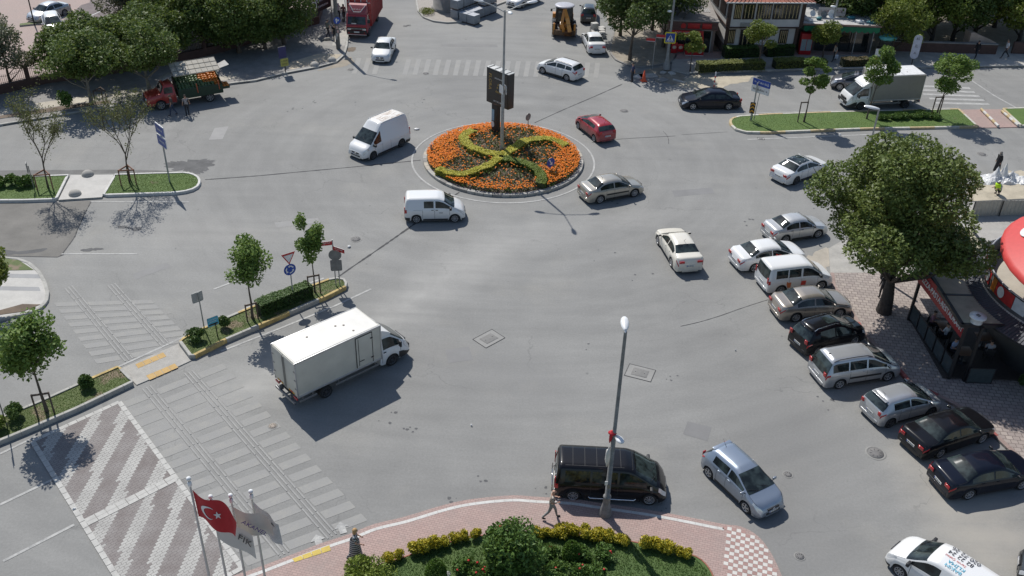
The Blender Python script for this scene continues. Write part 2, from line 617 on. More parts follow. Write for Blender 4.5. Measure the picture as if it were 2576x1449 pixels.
# far-left pavement, car park beyond its fence
FENCE = [(-120, 262), (0, 240), (120, 212), (297, 186), (445, 160), (560, 133), (640, 108), (730, 82), (800, 62), (812, 20), (818, -30)]
KLEFT = [(-120, 338), (0, 318), (140, 295), (282, 272), (400, 248), (500, 229), (585, 213), (644, 206), (716, 188), (800, 172), (848, 159), (868, 141), (875, 118), (877, 92), (872, 50), (866, 0), (862, -40)]
kl = W2(KLEFT)
fl = W2(FENCE)
pave = kl + fl[::-1]
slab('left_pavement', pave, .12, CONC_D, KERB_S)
mbk = MB()
kerb_line(mbk, offset_poly(kl, .0, False), .2, .16, False, lambda k: 0, 1.0)
tag(mbk.build('left_kerb', [KERB_S]), kind='structure')
# sunny concrete flags and the sandy corner of that pavement
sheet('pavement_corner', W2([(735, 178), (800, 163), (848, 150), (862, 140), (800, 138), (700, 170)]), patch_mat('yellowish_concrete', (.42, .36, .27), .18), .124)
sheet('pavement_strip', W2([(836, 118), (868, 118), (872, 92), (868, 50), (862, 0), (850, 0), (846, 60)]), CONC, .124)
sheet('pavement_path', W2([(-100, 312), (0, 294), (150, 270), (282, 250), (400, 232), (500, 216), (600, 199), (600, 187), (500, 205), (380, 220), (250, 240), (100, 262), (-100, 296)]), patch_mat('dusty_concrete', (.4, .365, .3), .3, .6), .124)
slab('planting_strip', W2([(-100, 316), (0, 303), (150, 283), (278, 264), (276, 256), (150, 272), (0, 296), (-100, 306)]), .16, SOIL, KERB_S)
cp = [Vector((-140, 74)), Vector((-140, 330))] + [Vector((-18, 330)), fl[-1] + Vector((-.6, 0))] + [p + Vector((-.3, .5)) for p in fl[::-1][1:]]
sheet('car_park', cp, CARPARK, .06)
sheet('car_park_shade', [Vector((G(572, -40).x, G(572, -40).y)), Vector((G(565, 22).x, G(565, 22).y)), Vector((G(205, 42).x, G(205, 42).y))] + [Vector((G(u, v).x, G(u, v).y)) for u, v in [(160, 58), (300, 70), (560, 84), (700, 40), (760, -40)]], CARPARK_D, .064) if False else None
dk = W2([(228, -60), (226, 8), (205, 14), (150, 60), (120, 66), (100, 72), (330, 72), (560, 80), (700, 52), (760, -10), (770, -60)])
sheet('car_park_shade', dk, CARPARK_D, .064)  # shade over part of the car park, painted in as darker bricks
mbp = MB()
for a, b in (((150, 51), (200, 32)), ((204, 52), (258, 28)), ((262, 54), (318, 30)), ((320, 56), (372, 33))):
 ribbon(mbp, W2([a, b]), .16, .068)
tag(mbp.build('parking_lines', PAINT_L), kind='structure')
slab('car_park_kerb', W2([(50, 69), (118, 62), (230, 60), (330, 55), (331, 50), (230, 55), (118, 57), (52, 64)]), .2, LAWN_P, KERB_S)

# left grass medians with a concrete path between
def median(name, px, kw, kh, soil_m, kmats, cyc, seg, soil_z, sm=0, closed=True):
 poly = ccw(W2(px))
 if sm:
  poly = ccw([Vector((p.x, p.y)) for p in smooth_line([(p.x, p.y, 0) for p in poly], True, sm)])
 mb = MB()
 kerb_line(mb, poly, kw, kh, True, cyc, seg)
 tag(mb.build(name + '_kerb', kmats), kind='structure')
 inn = offset_poly(poly, kw - .01)
 o = slab(name, inn, soil_z, soil_m)
 return inn
M1 = median('grass_median', [(257, 497), (289, 443), (380, 440), (466, 438), (487, 441), (501, 449), (507, 460), (503, 472), (490, 481), (468, 487), (440, 491), (350, 494)], .17, .2, LAWN, [KERB_W], lambda k: 0, 1.0, .16)
M2 = median('grass_median', [(-120, 511), (-120, 456), (0, 451), (176, 444), (145, 507), (60, 510)], .17, .2, LAWN, [KERB_W], lambda k: 0, 1.0, .16)
slab('concrete_path', W2([(148, 507), (179, 444.5), (287, 443.5), (257, 500)]), .13, CONC_W, KERB_S)
# lower left paved island
mp = W2([(-140, 645), (0, 649), (45, 652), (78, 664), (103, 686), (118, 712), (126, 740), (122, 764), (103, 782), (70, 794), (30, 802), (-140, 842)])
mb = MB()
kerb_line(mb, ccw(mp), .2, .16, True, lambda k: 0, .9)
tag(mb.build('paved_island_kerb', [KERB_S]), kind='structure')
slab('paved_island', offset_poly(ccw(mp), .19), .13, CONC_W)
slab('paved_island_bed', W2([(-140, 652), (0, 653), (50, 660), (86, 684), (30, 685), (-140, 683)]), .15, LAWN_P)
slab('paved_island_bed', W2([(-140, 832), (0, 797), (60, 789), (103, 771), (58, 770), (0, 786), (-140, 815)]), .15, SOIL)
mb = MB()
for v0, v1 in ((690, 700), (722, 732)):
 mb.add([tuple(G(a, b, .134)) for a, b in ((-90, v0 - 4), (98, v0), (102, v1), (-90, v1 - 4))], [(3, 2, 1, 0)])
tag(mb.build('paving_bands', patch_mat('grey_paving', (.3, .3, .3), .1)), kind='structure')
# long kerbed medians lower left
YEL = patch_mat('kerb_yellow', (.46, .34, .14), .35, 3.)
M3 = median('planted_median', [(481, 909), (449, 866), (460, 858), (527, 825), (587, 798), (644, 775), (719, 740), (784, 725), (826, 709), (850, 705), (868, 709), (876, 720), (873, 729), (824, 754), (771, 776), (719, 799), (663, 824), (572, 863)], .17, .26, LAWN_P, [KERB_S, YEL], lambda k: (k // 2) % 2, 1.0, .2)
M4 = median('planted_median', [(-160, 1200), (-160, 1128), (0, 1058), (95, 1019), (217, 964), (302, 927), (342, 968), (200, 1036), (75, 1090), (0, 1121)], .17, .26, LAWN_P, [KERB_S, YEL], lambda k: 1 if (k % 13) in (8, 9) else 0, 1.0, .2)
slab('crossing_refuge', W2([(304, 929), (344, 970), (410, 942), (482, 908), (449, 867), (370, 900)]), .05, CONC)
mb = MB()
for q in ([(340, 916.5), (411, 886), (419, 896), (347, 926.5)], [(367, 945), (440, 914), (449, 924), (376, 956)]):
 for k in range(4):
  a, b = k / 4 + .008, (k + 1) / 4 - .008
  P = [G(*p, .058) for p in q]
  mb.add([P[0].lerp(P[1], a), P[0].lerp(P[1], b), P[3].lerp(P[2], b), P[3].lerp(P[2], a)], [(3, 2, 1, 0)])
tag(mb.build('tactile_strips', [patch_mat('tactile_yellow', (.5, .33, .13), .15)]), kind='structure')
KERB_F = patch_mat('kerb_faded', (.5, .48, .42), .2, 2.)
YELF = patch_mat('kerb_faded_yellow', (.48, .38, .22), .25, 3.)
# right medians
def _cyc(k):
 return (k // 3) % 2
M5 = median('grass_median', [(1836, 318), (1833, 309), (1838, 301), (1858, 295), (1932, 290), (2107, 284), (2412, 277), (2462, 323), (2300, 326), (2182, 328), (2050, 333), (1932, 338), (1875, 337), (1848, 329)], .2, .18, LAWN, [KERB_F, YELF], _cyc, .7, .16)
M6 = median('grass_median', [(2518, 276), (2800, 268), (2800, 318), (2566, 321)], .2, .18, LAWN, [KERB_F, YELF], _cyc, .7, .16)
slab('median_crossing', W2([(2413, 277), (2464, 323), (2565, 321), (2517, 276)]), .05, PINK)
# right far pavement in front of the shops
KR = [(1733, 188), (1800, 185), (1932, 181), (2060, 178), (2182, 175), (2320, 173), (2457, 171), (2800, 166)]
kr = W2(KR)
kr2 = [Vector((kr[0].x, kr[0].y))] + kr[1:]
far = W2([(2800, 120), (2450, 120), (2200, 130), (1990, 134), (1815, 138), (1700, 140), (1690, 160)])
slab('shop_pavement', kr2 + far + [kr2[0] + Vector((-1.5, .7))], .12, CONC, KERB_S)
mb = MB()
kerb_line(mb, kr2, .2, .2, False, lambda k: 0, 1.0)
tag(mb.build('shop_kerb', [KERB_S]), kind='structure')
slab('shop_terrace', W2([(1700, 152), (1812, 150), (1815, 134), (1705, 128)]), .15, PINK)
slab('shop_terrace', W2([(1995, 144), (2075, 142), (2190, 140), (2190, 128), (1995, 130)]), .15, PINK)
sheet('park_ground', W2([(2190, 140), (2400, 136), (2458, 142), (2800, 132), (2800, -60), (1500, -60), (1530, 60), (1700, 128), (2000, 128)]), DIRT, .05)
# dug-up corner under the trees
DC = W2([(1533, 118), (1535, 138), (1548, 153), (1575, 165), (1608, 172), (1640, 168), (1690, 160), (1706, 140), (1702, 120), (1660, 90), (1600, 60), (1545, 70)])
mb = MB()
kerb_line(mb, ccw(DC), .18, .12, True, lambda k: 0, .8)
tag(mb.build('dug_corner_kerb', [CONC_D]), kind='structure')
slab('dug_corner', offset_poly(ccw(DC), .17), .1, DIRT)
def blotch(name, px, m, z, seed=1, amp=.35, n=7):
 r = random.Random(seed)
 poly = ccw(W2(px))
 pts = smooth_line([(p.x, p.y, 0) for p in poly], True, n)
 c = sum((Vector((p.x, p.y)) for p in pts), Vector((0, 0))) / len(pts)
 out = []
 for p in pts:
  q = Vector((p.x, p.y))
  d = (q - c).normalized()
  out.append(q + d * r.uniform(-amp, amp))
 return sheet(name, out, m, z)
blotch('sand_spill', [(1722, 200), (1760, 188), (1830, 190), (1885, 190), (1890, 200), (1850, 212), (1800, 220), (1740, 222), (1700, 215)], SAND, .006, 2, .3)
blotch('dirt_spill', [(1600, 185), (1660, 172), (1700, 178), (1722, 200), (1690, 214), (1640, 196)], DIRT, .008, 3, .3)
blotch('dirt_spill', [(864, 150), (878, 143), (890, 152), (885, 160), (850, 170), (800, 178), (830, 166)], DIRT, .006, 4, .12)
blotch('mud_patch', [(876, 120), (893, 119), (895, 126), (884, 130), (874, 128)], patch_mat('mud', (.13, .1, .07), .25), .006, 5, .1)
blotch('oil_stain', [(410, 412), (440, 406), (480, 404), (527, 402), (540, 410), (518, 428), (500, 438), (470, 430), (440, 428)], patch_mat('oil_film', (.1, .1, .1), .3), .004, 6, .25)
blotch('dark_gutter', [(-120, 430), (0, 429), (150, 428), (300, 427), (420, 430), (440, 436), (300, 436), (150, 440), (-120, 449)], patch_mat('gutter_grime', (.14, .138, .132), .2), .004, 7, .12)
sheet('old_road_surface', W2([(-150, 512), (100, 512), (228, 505), (213, 540), (195, 577), (186, 598), (155, 640), (145, 647), (-150, 642)]), patch_mat('older_asphalt', (.165, .157, .142), .22, .5), .004)
mbx = MB()
rr_ = random.Random(8)
ribbon(mbx, [p for p in smooth_line([(G(u, v).x, G(u, v).y, 0) for u, v in [(229, 508), (212, 540), (195, 578), (186, 599), (156, 640)]], False, 8)], .07, .008, 0, .6, rr_)
ribbon(mbx, W2([(-150, 643), (0, 644), (145, 647), (160, 640)]), .12, .008, 0, .5, rr_)
for line, w in (([(516, 452), (640, 443), (770, 431), (900, 419), (1058, 403)], .09), ([(838, 706), (880, 676), (930, 642), (985, 604), (1045, 562)], .12), ([(1135, 497), (1155, 484)], .12), ([(1345, 309), (1420, 275), (1495, 243), (1565, 212)], .08), ([(1712, 821), (1760, 810), (1810, 795), (1870, 774), (1932, 754)], .035), ([(1488, 359), (1560, 350), (1700, 342)], .04), ([(1668, 330), (1680, 345), (1682, 362)], .03), ([(1715, 339), (1830, 332)], .03)):
 pts = smooth_line([(G(u, v).x, G(u, v).y, 0) for u, v in line], False, 10)
 ribbon(mbx, pts, w, .010, 0, .45, rr_)
tag(mbx.build('road_seams', TAR), kind='structure')
for px, sd in (([(330, 575), (352, 571), (354, 578), (335, 581)], 1), ([(0, 628), (50, 632), (120, 624), (95, 635), (40, 640), (-40, 642)], 2), ([(205, 628), (235, 624), (262, 626), (240, 630), (215, 633)], 3), ([(300, 568), (320, 570), (330, 574), (300, 575)], 4)):
 blotch('damp_stain', px, patch_mat('damp_asphalt', (.1, .1, .1), .2), .009, sd, .08)

# top centre island with pallets
TI = W2([(1044, -30), (1046, 10), (1050, 30), (1064, 46), (1090, 56), (1125, 60), (1160, 58), (1185, 40), (1290, 0), (1290, -60), (1044, -60)])
mb = MB()
kerb_line(mb, ccw(TI), .18, .16, True, lambda k: 0, .8)
tag(mb.build('corner_kerb', [KERB_S]), kind='structure')
slab('corner_pavement', offset_poly(ccw(TI), .17), .13, pavers('beige_pavers', (.38, .345, .3), (.33, .3, .265), (.2, .18, .16), .2, .1, 1.2))

# pink pavement and garden along the bottom
KB = [(560, 1462), (644, 1434), (736, 1399), (806, 1372), (881, 1347), (941, 1323), (1019, 1304), (1119, 1274), (1194, 1259), (1288, 1250.5), (1350, 1254), (1438, 1259), (1513, 1270), (1613, 1284), (1688, 1297), (1750, 1309), (1820, 1323), (1863, 1329), (1902, 1350), (1934, 1388), (1964, 1449), (1985, 1520), (1990, 1600)]
kb = [Vector((p.x, p.y)) for p in smooth_line([(G(u, v).x, G(u, v).y, 0) for u, v in KB], False, 4)]
PB = kb + [Vector((9.5, 18)), Vector((-14, 18))]
mb = MB()
ks = kb[::-1]
kerb_line(mb, ks, .16, .12, False, lambda k: 0, .8) if False else kerb_line(mb, kb[::-1], -.16, .0, False, lambda k: 0, .8) if False else None
poly_b = ccw([Vector(p) for p in PB])
slab('pink_pavement', poly_b, .11, PINK, PINK)
mb = MB()
inner = offset_poly(kb, -.22, False)
inner2 = offset_poly(kb, -.38, False)
lim = [i for i, p in enumerate(kb) if p.x < G(1822, 1323).x]
cum = 0
for i in lim[:-1]:
 a, b, c, d = inner[i], inner[i + 1], inner2[i + 1], inner2[i]
 L = (b - a).length
 n = max(1, round(L / .75))
 for k in range(n):
  s, e = k / n + .01, (k + 1) / n - .01
  q = [a.lerp(b, s), a.lerp(b, e), d.lerp(c, e), d.lerp(c, s)]
  mb.add([(p.x, p.y, .116) for p in q], [(3, 2, 1, 0)])
tag(mb.build('kerb_edge_band', [KERB_W]), kind='structure')
mb = MB()
ex = Vector((.97, -.24))
ey = Vector((.24, .97))
o0 = G(1823, 1440)
chk = ccw(W2([(1822, 1329), (1860, 1334), (1896, 1354), (1927, 1390), (1957, 1449), (1976, 1520), (1822, 1520), (1824, 1440)]))
for i in range(-30, 30):
 for j in range(-20, 30):
  p = Vector((o0.x, o0.y)) + ex * i * .2 + ey * j * .2
  if inside(p, chk):
   q = [p + ex * a + ey * b for a, b in ((-.095, -.095), (.095, -.095), (.095, .095), (-.095, .095))]
   mb.add([(c.x, c.y, .116) for c in q], [(0, 1, 2, 3)], (i + j) % 2)
tag(mb.build('chequered_paving', [patch_mat('white_tile', (.55, .53, .49), .12), patch_mat('red_tile', (.34, .215, .19), .15)]), kind='structure')
mb = MB()
q = [(735, 1408), (828, 1369), (833, 1383), (741, 1415)]
q = [(734, 1406), (829, 1371), (833, 1384), (741, 1414)]
for k in range(4):
 a, b = k / 4 + .008, (k + 1) / 4 - .008
 P = [G(*p, .122) for p in q]
 mb.add([P[0].lerp(P[1], a), P[0].lerp(P[1], b), P[3].lerp(P[2], b), P[3].lerp(P[2], a)], [(3, 2, 1, 0)])
tag(mb.build('tactile_strips', [patch_mat('bright_tactile', (.56, .42, .1), .15)]), kind='structure')
GE = [(870, 1475), (905, 1446), (960, 1424), (1016, 1406), (1034, 1399), (1100, 1376), (1200, 1353), (1290, 1346), (1400, 1348), (1500, 1353), (1580, 1365), (1660, 1381), (1750, 1404), (1790, 1444), (1800, 1490), (1800, 1560)]
ge = [Vector((p.x, p.y)) for p in smooth_line([(G(u, v).x, G(u, v).y, 0) for u, v in GE], False, 4)]
gpoly = ccw(ge + [Vector((6.8, 19)), Vector((-5.5, 19))])
mb = MB()
kerb_line(mb, ge[::-1] if area2(ge) > 0 else ge[::-1], .07, .17, False, lambda k: 0, .5)
tag(mb.build('garden_edging', [patch_mat('terracotta', (.3, .12, .08), .2)]), kind='structure')
slab('garden_lawn', gpoly, .15, LAWN_D, SOIL)

# right hexagon-paver pavement beside the cafe
KC = [(2085, 640), (2092, 650), (2088, 690), (2092, 724), (2139, 792), (2169, 844), (2254, 932), (2282, 964), (2357, 1002), (2407, 1026), (2484, 1087), (2537, 1137), (2600, 1195), (2760, 1330)]
kc = W2(KC)
slab('cafe_pavement', kc[2:] + [Vector((60, kc[-1].y)), Vector((60, 50.4))] + W2([(2240, 690)]), .12, HEX, KERB_S)
mb = MB()
kerb_line(mb, kc[::-1][:-2][::-1] if False else kc[2:], .2 if False else -.0001, .0, False, lambda k: 0, .9) if False else None
kerb_line(mb, offset_poly(kc[2:], 0, False)[::-1], -.0, .0, False, lambda k: 0) if False else None
kerb_line(mb, kc[2:], .22, .15, False, lambda k: 1 if rnd.random() < .25 else 0, .9)
tag(mb.build('cafe_kerb', [patch_mat('pinkish_kerb', (.3, .225, .2), .2), patch_mat('red_kerb', (.33, .1, .09), .2)]), kind='structure')
slab('side_pavement', W2([(2084, 628), (2088, 690), (2240, 690), (2310, 725), (2600, 640), (2600, 505), (2440, 512), (2300, 540), (2150, 590)]), .1, CONC, KERB_S)
slab('sandy_strip', W2([(2430, 471), (2600, 465), (2800, 460), (2800, 497), (2600, 502), (2435, 510)]), .12, SAND, KERB_W)
blotch('sand_spill', [(2500, 425), (2540, 430), (2600, 430), (2620, 445), (2560, 446), (2520, 440)], SAND, .006, 12, .2)
blotch('sand_spill', [(2040, 640), (2082, 625), (2086, 655), (2082, 700), (2060, 712), (2030, 690)], patch_mat('pale_dust', (.37, .335, .28), .15), .006, 13, .3)
blotch('sand_spill', [(1700, 1300), (1760, 1306), (1790, 1318), (1740, 1312), (1690, 1304)], patch_mat('cement_dust', (.36, .34, .3), .15), .006, 15, .1)

# ---------------------------------------------------------------- road markings
mk = MB()
def W1(u, v):
 g = G(u, v)
 return Vector((g.x, g.y))
# far zebra
a0, a1, b0, b1 = W1(897, 146), W1(1510, 158), W1(884, 186), W1(1505, 196)
for k in range(25):
 if k in (3, 4):
  continue
 t0, t1 = k / 24.5, k / 24.5 + .02
 mk.add([(*p, .008) for p in (b0.lerp(b1, t0), b0.lerp(b1, t1), a0.lerp(a1, t1), a0.lerp(a1, t0))], [(0, 1, 2, 3)])
# near zebras both sides of the refuge, with rumble lines
def zebra(l0, l1, m0, m1, n, D, ext0, ext1, wd_):
 "stripes along D between the two rumble lines l0-l1 and m0-m1"
 for k in range(n):
  t = (k + .3) / n
  p, q = l0.lerp(l1, t), m0.lerp(m1, t)
  d = (q - p).normalized()
  acr = (l1 - l0).normalized() * wd_
  for s0, s1 in ((p - d * ext0, p - d * .3), (p + d * .3, q - d * .3), (q + d * .3, q + d * ext1)):
   mk.add([(*x, .008) for x in (s0, s1, s1 + acr, s0 + acr)], [(0, 1, 2, 3)])
zl0, zl1, zm0, zm1 = W1(200, 755), W1(322, 904), W1(312, 752), W1(430, 884)
zebra(zl0, zl1, zm0, zm1, 9, None, 1.5, 1.4, .48)
yl0, yl1, ym0, ym1 = W1(372, 978), W1(716, 1395), W1(476, 938), W1(836, 1350)
zebra(yl0, yl1, ym0, ym1, 15, None, 1.5, 1.7, .52)
tag(mk.build('zebra_crossing', PAINT_F), kind='structure')
mk = MB()
for a, b in ((W1(172, 722), W1(325, 906)), (W1(280, 716), W1(416, 868)), (W1(368, 974), W1(716, 1395)), (W1(474, 936), W1(836, 1350))):
 d = (b - a).normalized()
 n = Vector((-d.y, d.x))
 L = (b - a).length
 for off in (-.2, 0, .2):
  s = 0
  while s < L:
   ln = rnd.uniform(.7, 1.6)
   e = min(L, s + ln)
   ribbon(mk, [a + d * s + n * off, a + d * e + n * off], .075, .020)
   s = e + .04
tag(mk.build('rumble_lines', [worn_paint('rumble_paint', (.345, .34, .32), (.262, .26, .25), .46)]), kind='structure')
mk = MB()
for pts, w in (([(230, 508), (475, 508)], .12), ([(155, 639), (345, 639)], .12), ([(537, 728), (617, 698)], .13), ([(556, 884), (700, 828), (840, 771), (934, 727)], .13), ([(0, 1270), (132, 1207)], .14), ([(8, 1412), (187, 1320)], .14), ([(0, 1142), (92, 1098)], .13), ([(2180, 339), (1935, 349), (1880, 351)], .14), ([(1835, 287), (2100, 278), (2412, 270)], .1), ([(0, 1052), (100, 1011), (220, 958), (300, 922), (440, 858), (527, 817), (590, 789), (720, 732), (815, 700)], .14), ([(2440, 200), (2500, 240), (2580, 285)], .16)):
 ribbon(mk, W2(pts), w, .0125)
# tactile-guide arrows by the crossing
for (u, v) in ((860, 1328), (800, 1360)):
 c = W1(u, v)
 d = (W1(u - 5, v - 15) - c).normalized()
 n = Vector((-d.y, d.x))
 mk.add([(*x, .024) for x in (c + d * .35, c + n * .33, c - n * .33)], [(0, 1, 2)])
 mk.add([(*x, .0245) for x in (c + n * .15, c + n * .15 - d * .35, c - n * .15 - d * .35, c - n * .15)], [(0, 1, 2, 3)])
# ring line round the island
ring = [(RC.x + 6.75 * math.cos(a), RC.y + 6.75 * math.sin(a)) for a in [2 * math.pi * k / 96 for k in range(97)]]
ribbon(mk, ring, .13, .0165)
# right zebra
for k in range(6):
 a = W1(2290 + 16 * k, 215 + 11 * k)
 ribbon(mk, [a, W1(2440 + 20 * k * .6, 222 + 10 * k)], .4, .008) if k < 5 else None
tag(mk.build('road_lines', PAINT_W), kind='structure')

# striped speed table of interlocking pavers
def table_mat():
 m, t, bs = nodes_of('speed_table_pavers')
 v = worldvec(t)
 A, B_ = W1(82, 1111), W1(300, 1012)
 ang = math.atan2((B_ - A).y, (B_ - A).x)
 mp = t.nodes.new('ShaderNodeMapping')
 mp.vector_type = 'TEXTURE'
 mp.inputs['Location'].default_value = (A.x, A.y, 0)
 mp.inputs['Rotation'].default_value = (0, 0, ang)
 t.links.new(v, mp.inputs[0])
 sp = t.nodes.new('ShaderNodeSeparateXYZ')
 t.links.new(mp.outputs[0], sp.inputs[0])
 rh, bw = .14, .3
 row = math_n(t, 'FLOOR', math_n(t, 'DIVIDE', sp.outputs[1], rh))
 # brick column shifted half a brick on odd rows
 odd = math_n(t, 'MODULO', math_n(t, 'ABSOLUTE', row), 2.)
 xs = math_n(t, 'ADD', sp.outputs[0], math_n(t, 'MULTIPLY', odd, bw / 2))
 colm = math_n(t, 'FLOOR', math_n(t, 'DIVIDE', xs, bw))
 xq = math_n(t, 'SUBTRACT', math_n(t, 'MULTIPLY', colm, bw), math_n(t, 'MULTIPLY', odd, bw / 2))
 # diagonal stripes decided per brick
 ph = math_n(t, 'SUBTRACT', xq, math_n(t, 'MULTIPLY', row, rh * STRIPE_SLOPE))
 fr = math_n(t, 'FRACT', math_n(t, 'DIVIDE', math_n(t, 'ADD', ph, 60.), 1.9))
 stripe = math_n(t, 'LESS_THAN', fr, .42)
 wob = math_n(t, 'MULTIPLY', math_n(t, 'SINE', math_n(t, 'MULTIPLY', xs, 2 * math.pi / .15)), .014)
 fy = math_n(t, 'FRACT', math_n(t, 'DIVIDE', math_n(t, 'ADD', sp.outputs[1], wob), rh))
 fx = math_n(t, 'FRACT', math_n(t, 'DIVIDE', xs, bw))
 jy = math_n(t, 'LESS_THAN', fy, .13)
 jx = math_n(t, 'LESS_THAN', fx, .06)
 joint = math_n(t, 'MAXIMUM', jy, jx)
 n = noise(t, v, .8, 5, .65)
 dark = mixcol(t, ramp(t, n, .35, .68), (.185, .16, .15), (.26, .24, .228))
 lite = mixcol(t, ramp(t, n, .35, .7), (.45, .44, .41), (.33, .32, .30))
 col = mixcol(t, math_n(t, 'MULTIPLY', joint, .8), mixcol(t, stripe, dark, lite), (.1, .09, .085))
 t.links.new(col, bs.inputs['Base Color'])
 bs.inputs['Roughness'].default_value = .85
 bumped(t, bs, joint, -.5, .01)
 return m
STRIPE_SLOPE = 0.0
_A, _B, _s0, _s1 = W1(82, 1111), W1(300, 1012), W1(195, 1277), W1(287, 1087)
_ex = (_B - _A).normalized()
_ey = Vector((-_ex.y, _ex.x))
_d = _s1 - _s0
STRIPE_SLOPE = _d.dot(_ex) / _d.dot(_ey)
TBL = [W1(82, 1111), W1(300, 1012), W1(610, 1430), W1(700, 1560), W1(360, 1560)]
o = sheet('speed_table', TBL, table_mat(), .03)
mb = MB()
KT = patch_mat('speed_table_edge', (.46, .45, .42), .15, 2.)
for KI, (a, b) in enumerate(((TBL[0], TBL[1]), (TBL[1], TBL[2]), (TBL[0], TBL[4]), (W1(217, 1316), W1(442, 1203)), (TBL[2], W1(480, 1500)))):
 d = (b - a).normalized()
 n_ = Vector((-d.y, d.x))
 L = (b - a).length
 for rw in ((0,) if (a - W1(217, 1316)).length > .1 else (-.12, .12)):
  k = int(L / .42)
  for i in range(k):
   p, q = a + d * (L * i / k + .012) + n_ * rw, a + d * (L * (i + 1) / k - .012) + n_ * rw
   ribbon(mb, [p, q], .23, .036 + .004 * KI)
tag(mb.build('speed_table_edging', [KT]), kind='structure')

# oil drips by the lower kerb and along the lanes, and old trench patches
mb = MB()
rr_ = random.Random(31)
spots = [(1698, 1290), (1345, 1304), (1343, 1311), (1366, 1306), (1380, 1299), (1396, 1297), (1410, 1292), (1425, 1303), (1441, 1312), (1476, 1300), (1499, 1290), (1522, 1292), (1332, 1268), (1326, 1271), (1150, 1254), (1215, 1205), (1290, 1262), (1378, 1225), (1052, 1075), (984, 1062), (1490, 1180), (1700, 950), (1610, 700), (1520, 640), (1480, 880), (905, 262), (800, 259), (735, 276), (1062, 255), (2055, 520), (1890, 560), (2240, 880), (2085, 1010), (1560, 470), (1545, 512)]
for (u, v) in spots:
 g_ = G(u, v)
 for k in range(rr_.randint(2, 5)):
  cx_, cy_, r_ = g_.x + rr_.gauss(0, .35), g_.y + rr_.gauss(0, .3), rr_.uniform(.025, .11)
  pts = [(cx_ + r_ * rr_.uniform(.6, 1.2) * math.cos(q), cy_ + r_ * rr_.uniform(.6, 1.2) * math.sin(q), .0062 + .00005 * k) for q in [2 * math.pi * i / 9 for i in range(9)]]
  mb.add(pts, [list(range(9))])
tag(mb.build('oil_drips', patch_mat('oil_drip', (.1, .1, .102), .3, 4.)), kind='structure')
for i, (px, c_) in enumerate((([(540, 322), (575, 318), (560, 350), (525, 352)], (.29, .285, .275)), ([(1120, 880), (1180, 872), (1190, 905), (1128, 914)], (.215, .212, .207)), ([(1690, 480), (1790, 472), (1798, 486), (1697, 495)], (.205, .203, .2)), ([(690, 560), (800, 548), (806, 560), (695, 573)], (.265, .26, .25)), ([(1730, 1060), (1790, 1075), (1780, 1110), (1718, 1092)], (.19, .188, .185)), ([(1110, 110), (1250, 112), (1252, 119), (1110, 117)], (.21, .207, .2)), ([(330, 690), (420, 660), (430, 672), (340, 703)], (.235, .232, .225)))):
 sheet('road_patch', W2(px), patch_mat('road_patch_%d' % i, c_, .1, .8), .0045 + .0002 * i)
# ---------------------------------------------------------------- vehicles
GLASS = None
def glass_mat():
 m, t, bs = nodes_of('tinted_glass')
 v = objvec(t)
 n = ramp(t, noise(t, v, 2.2, 3), .4, .62)
 t.links.new(mixcol(t, n, (.012, .016, .017), (.04, .055, .055)), bs.inputs['Base Color'])
 bs.inputs['Roughness'].default_value = .04
 bs.inputs['Specular IOR Level'].default_value = .5
 bs.inputs['Coat Weight'].default_value = 0.
 bs.inputs['Coat Roughness'].default_value = .02
 return m
GLASS = glass_mat()
BLACKPL = mat('black_plastic', (.022, .022, .024), .55)
RUBBER = mat('tyre_rubber', (.022, .022, .022), .85)
ALLOY = mat('alloy_rim', (.48, .48, .49), .35, .7)
STEELRIM = mat('hubcap', (.38, .38, .39), .45, .4)
DARKRIM = mat('dark_rim', (.09, .09, .095), .4, .5)
REDLENS = mat('red_lens', (.42, .012, .015), .2, coat=.5)
CLEARLENS = mat('clear_lens', (.62, .64, .66), .12, .3, coat=.5)
PLATE = mat('plate_white', (.62, .62, .6), .5)
CHROME = mat('chrome', (.75, .75, .76), .15, 1.)
UNDER = mat('underbody', (.02, .02, .02), .9)
SEAM = mat('panel_gap', (.03, .03, .03), .7)

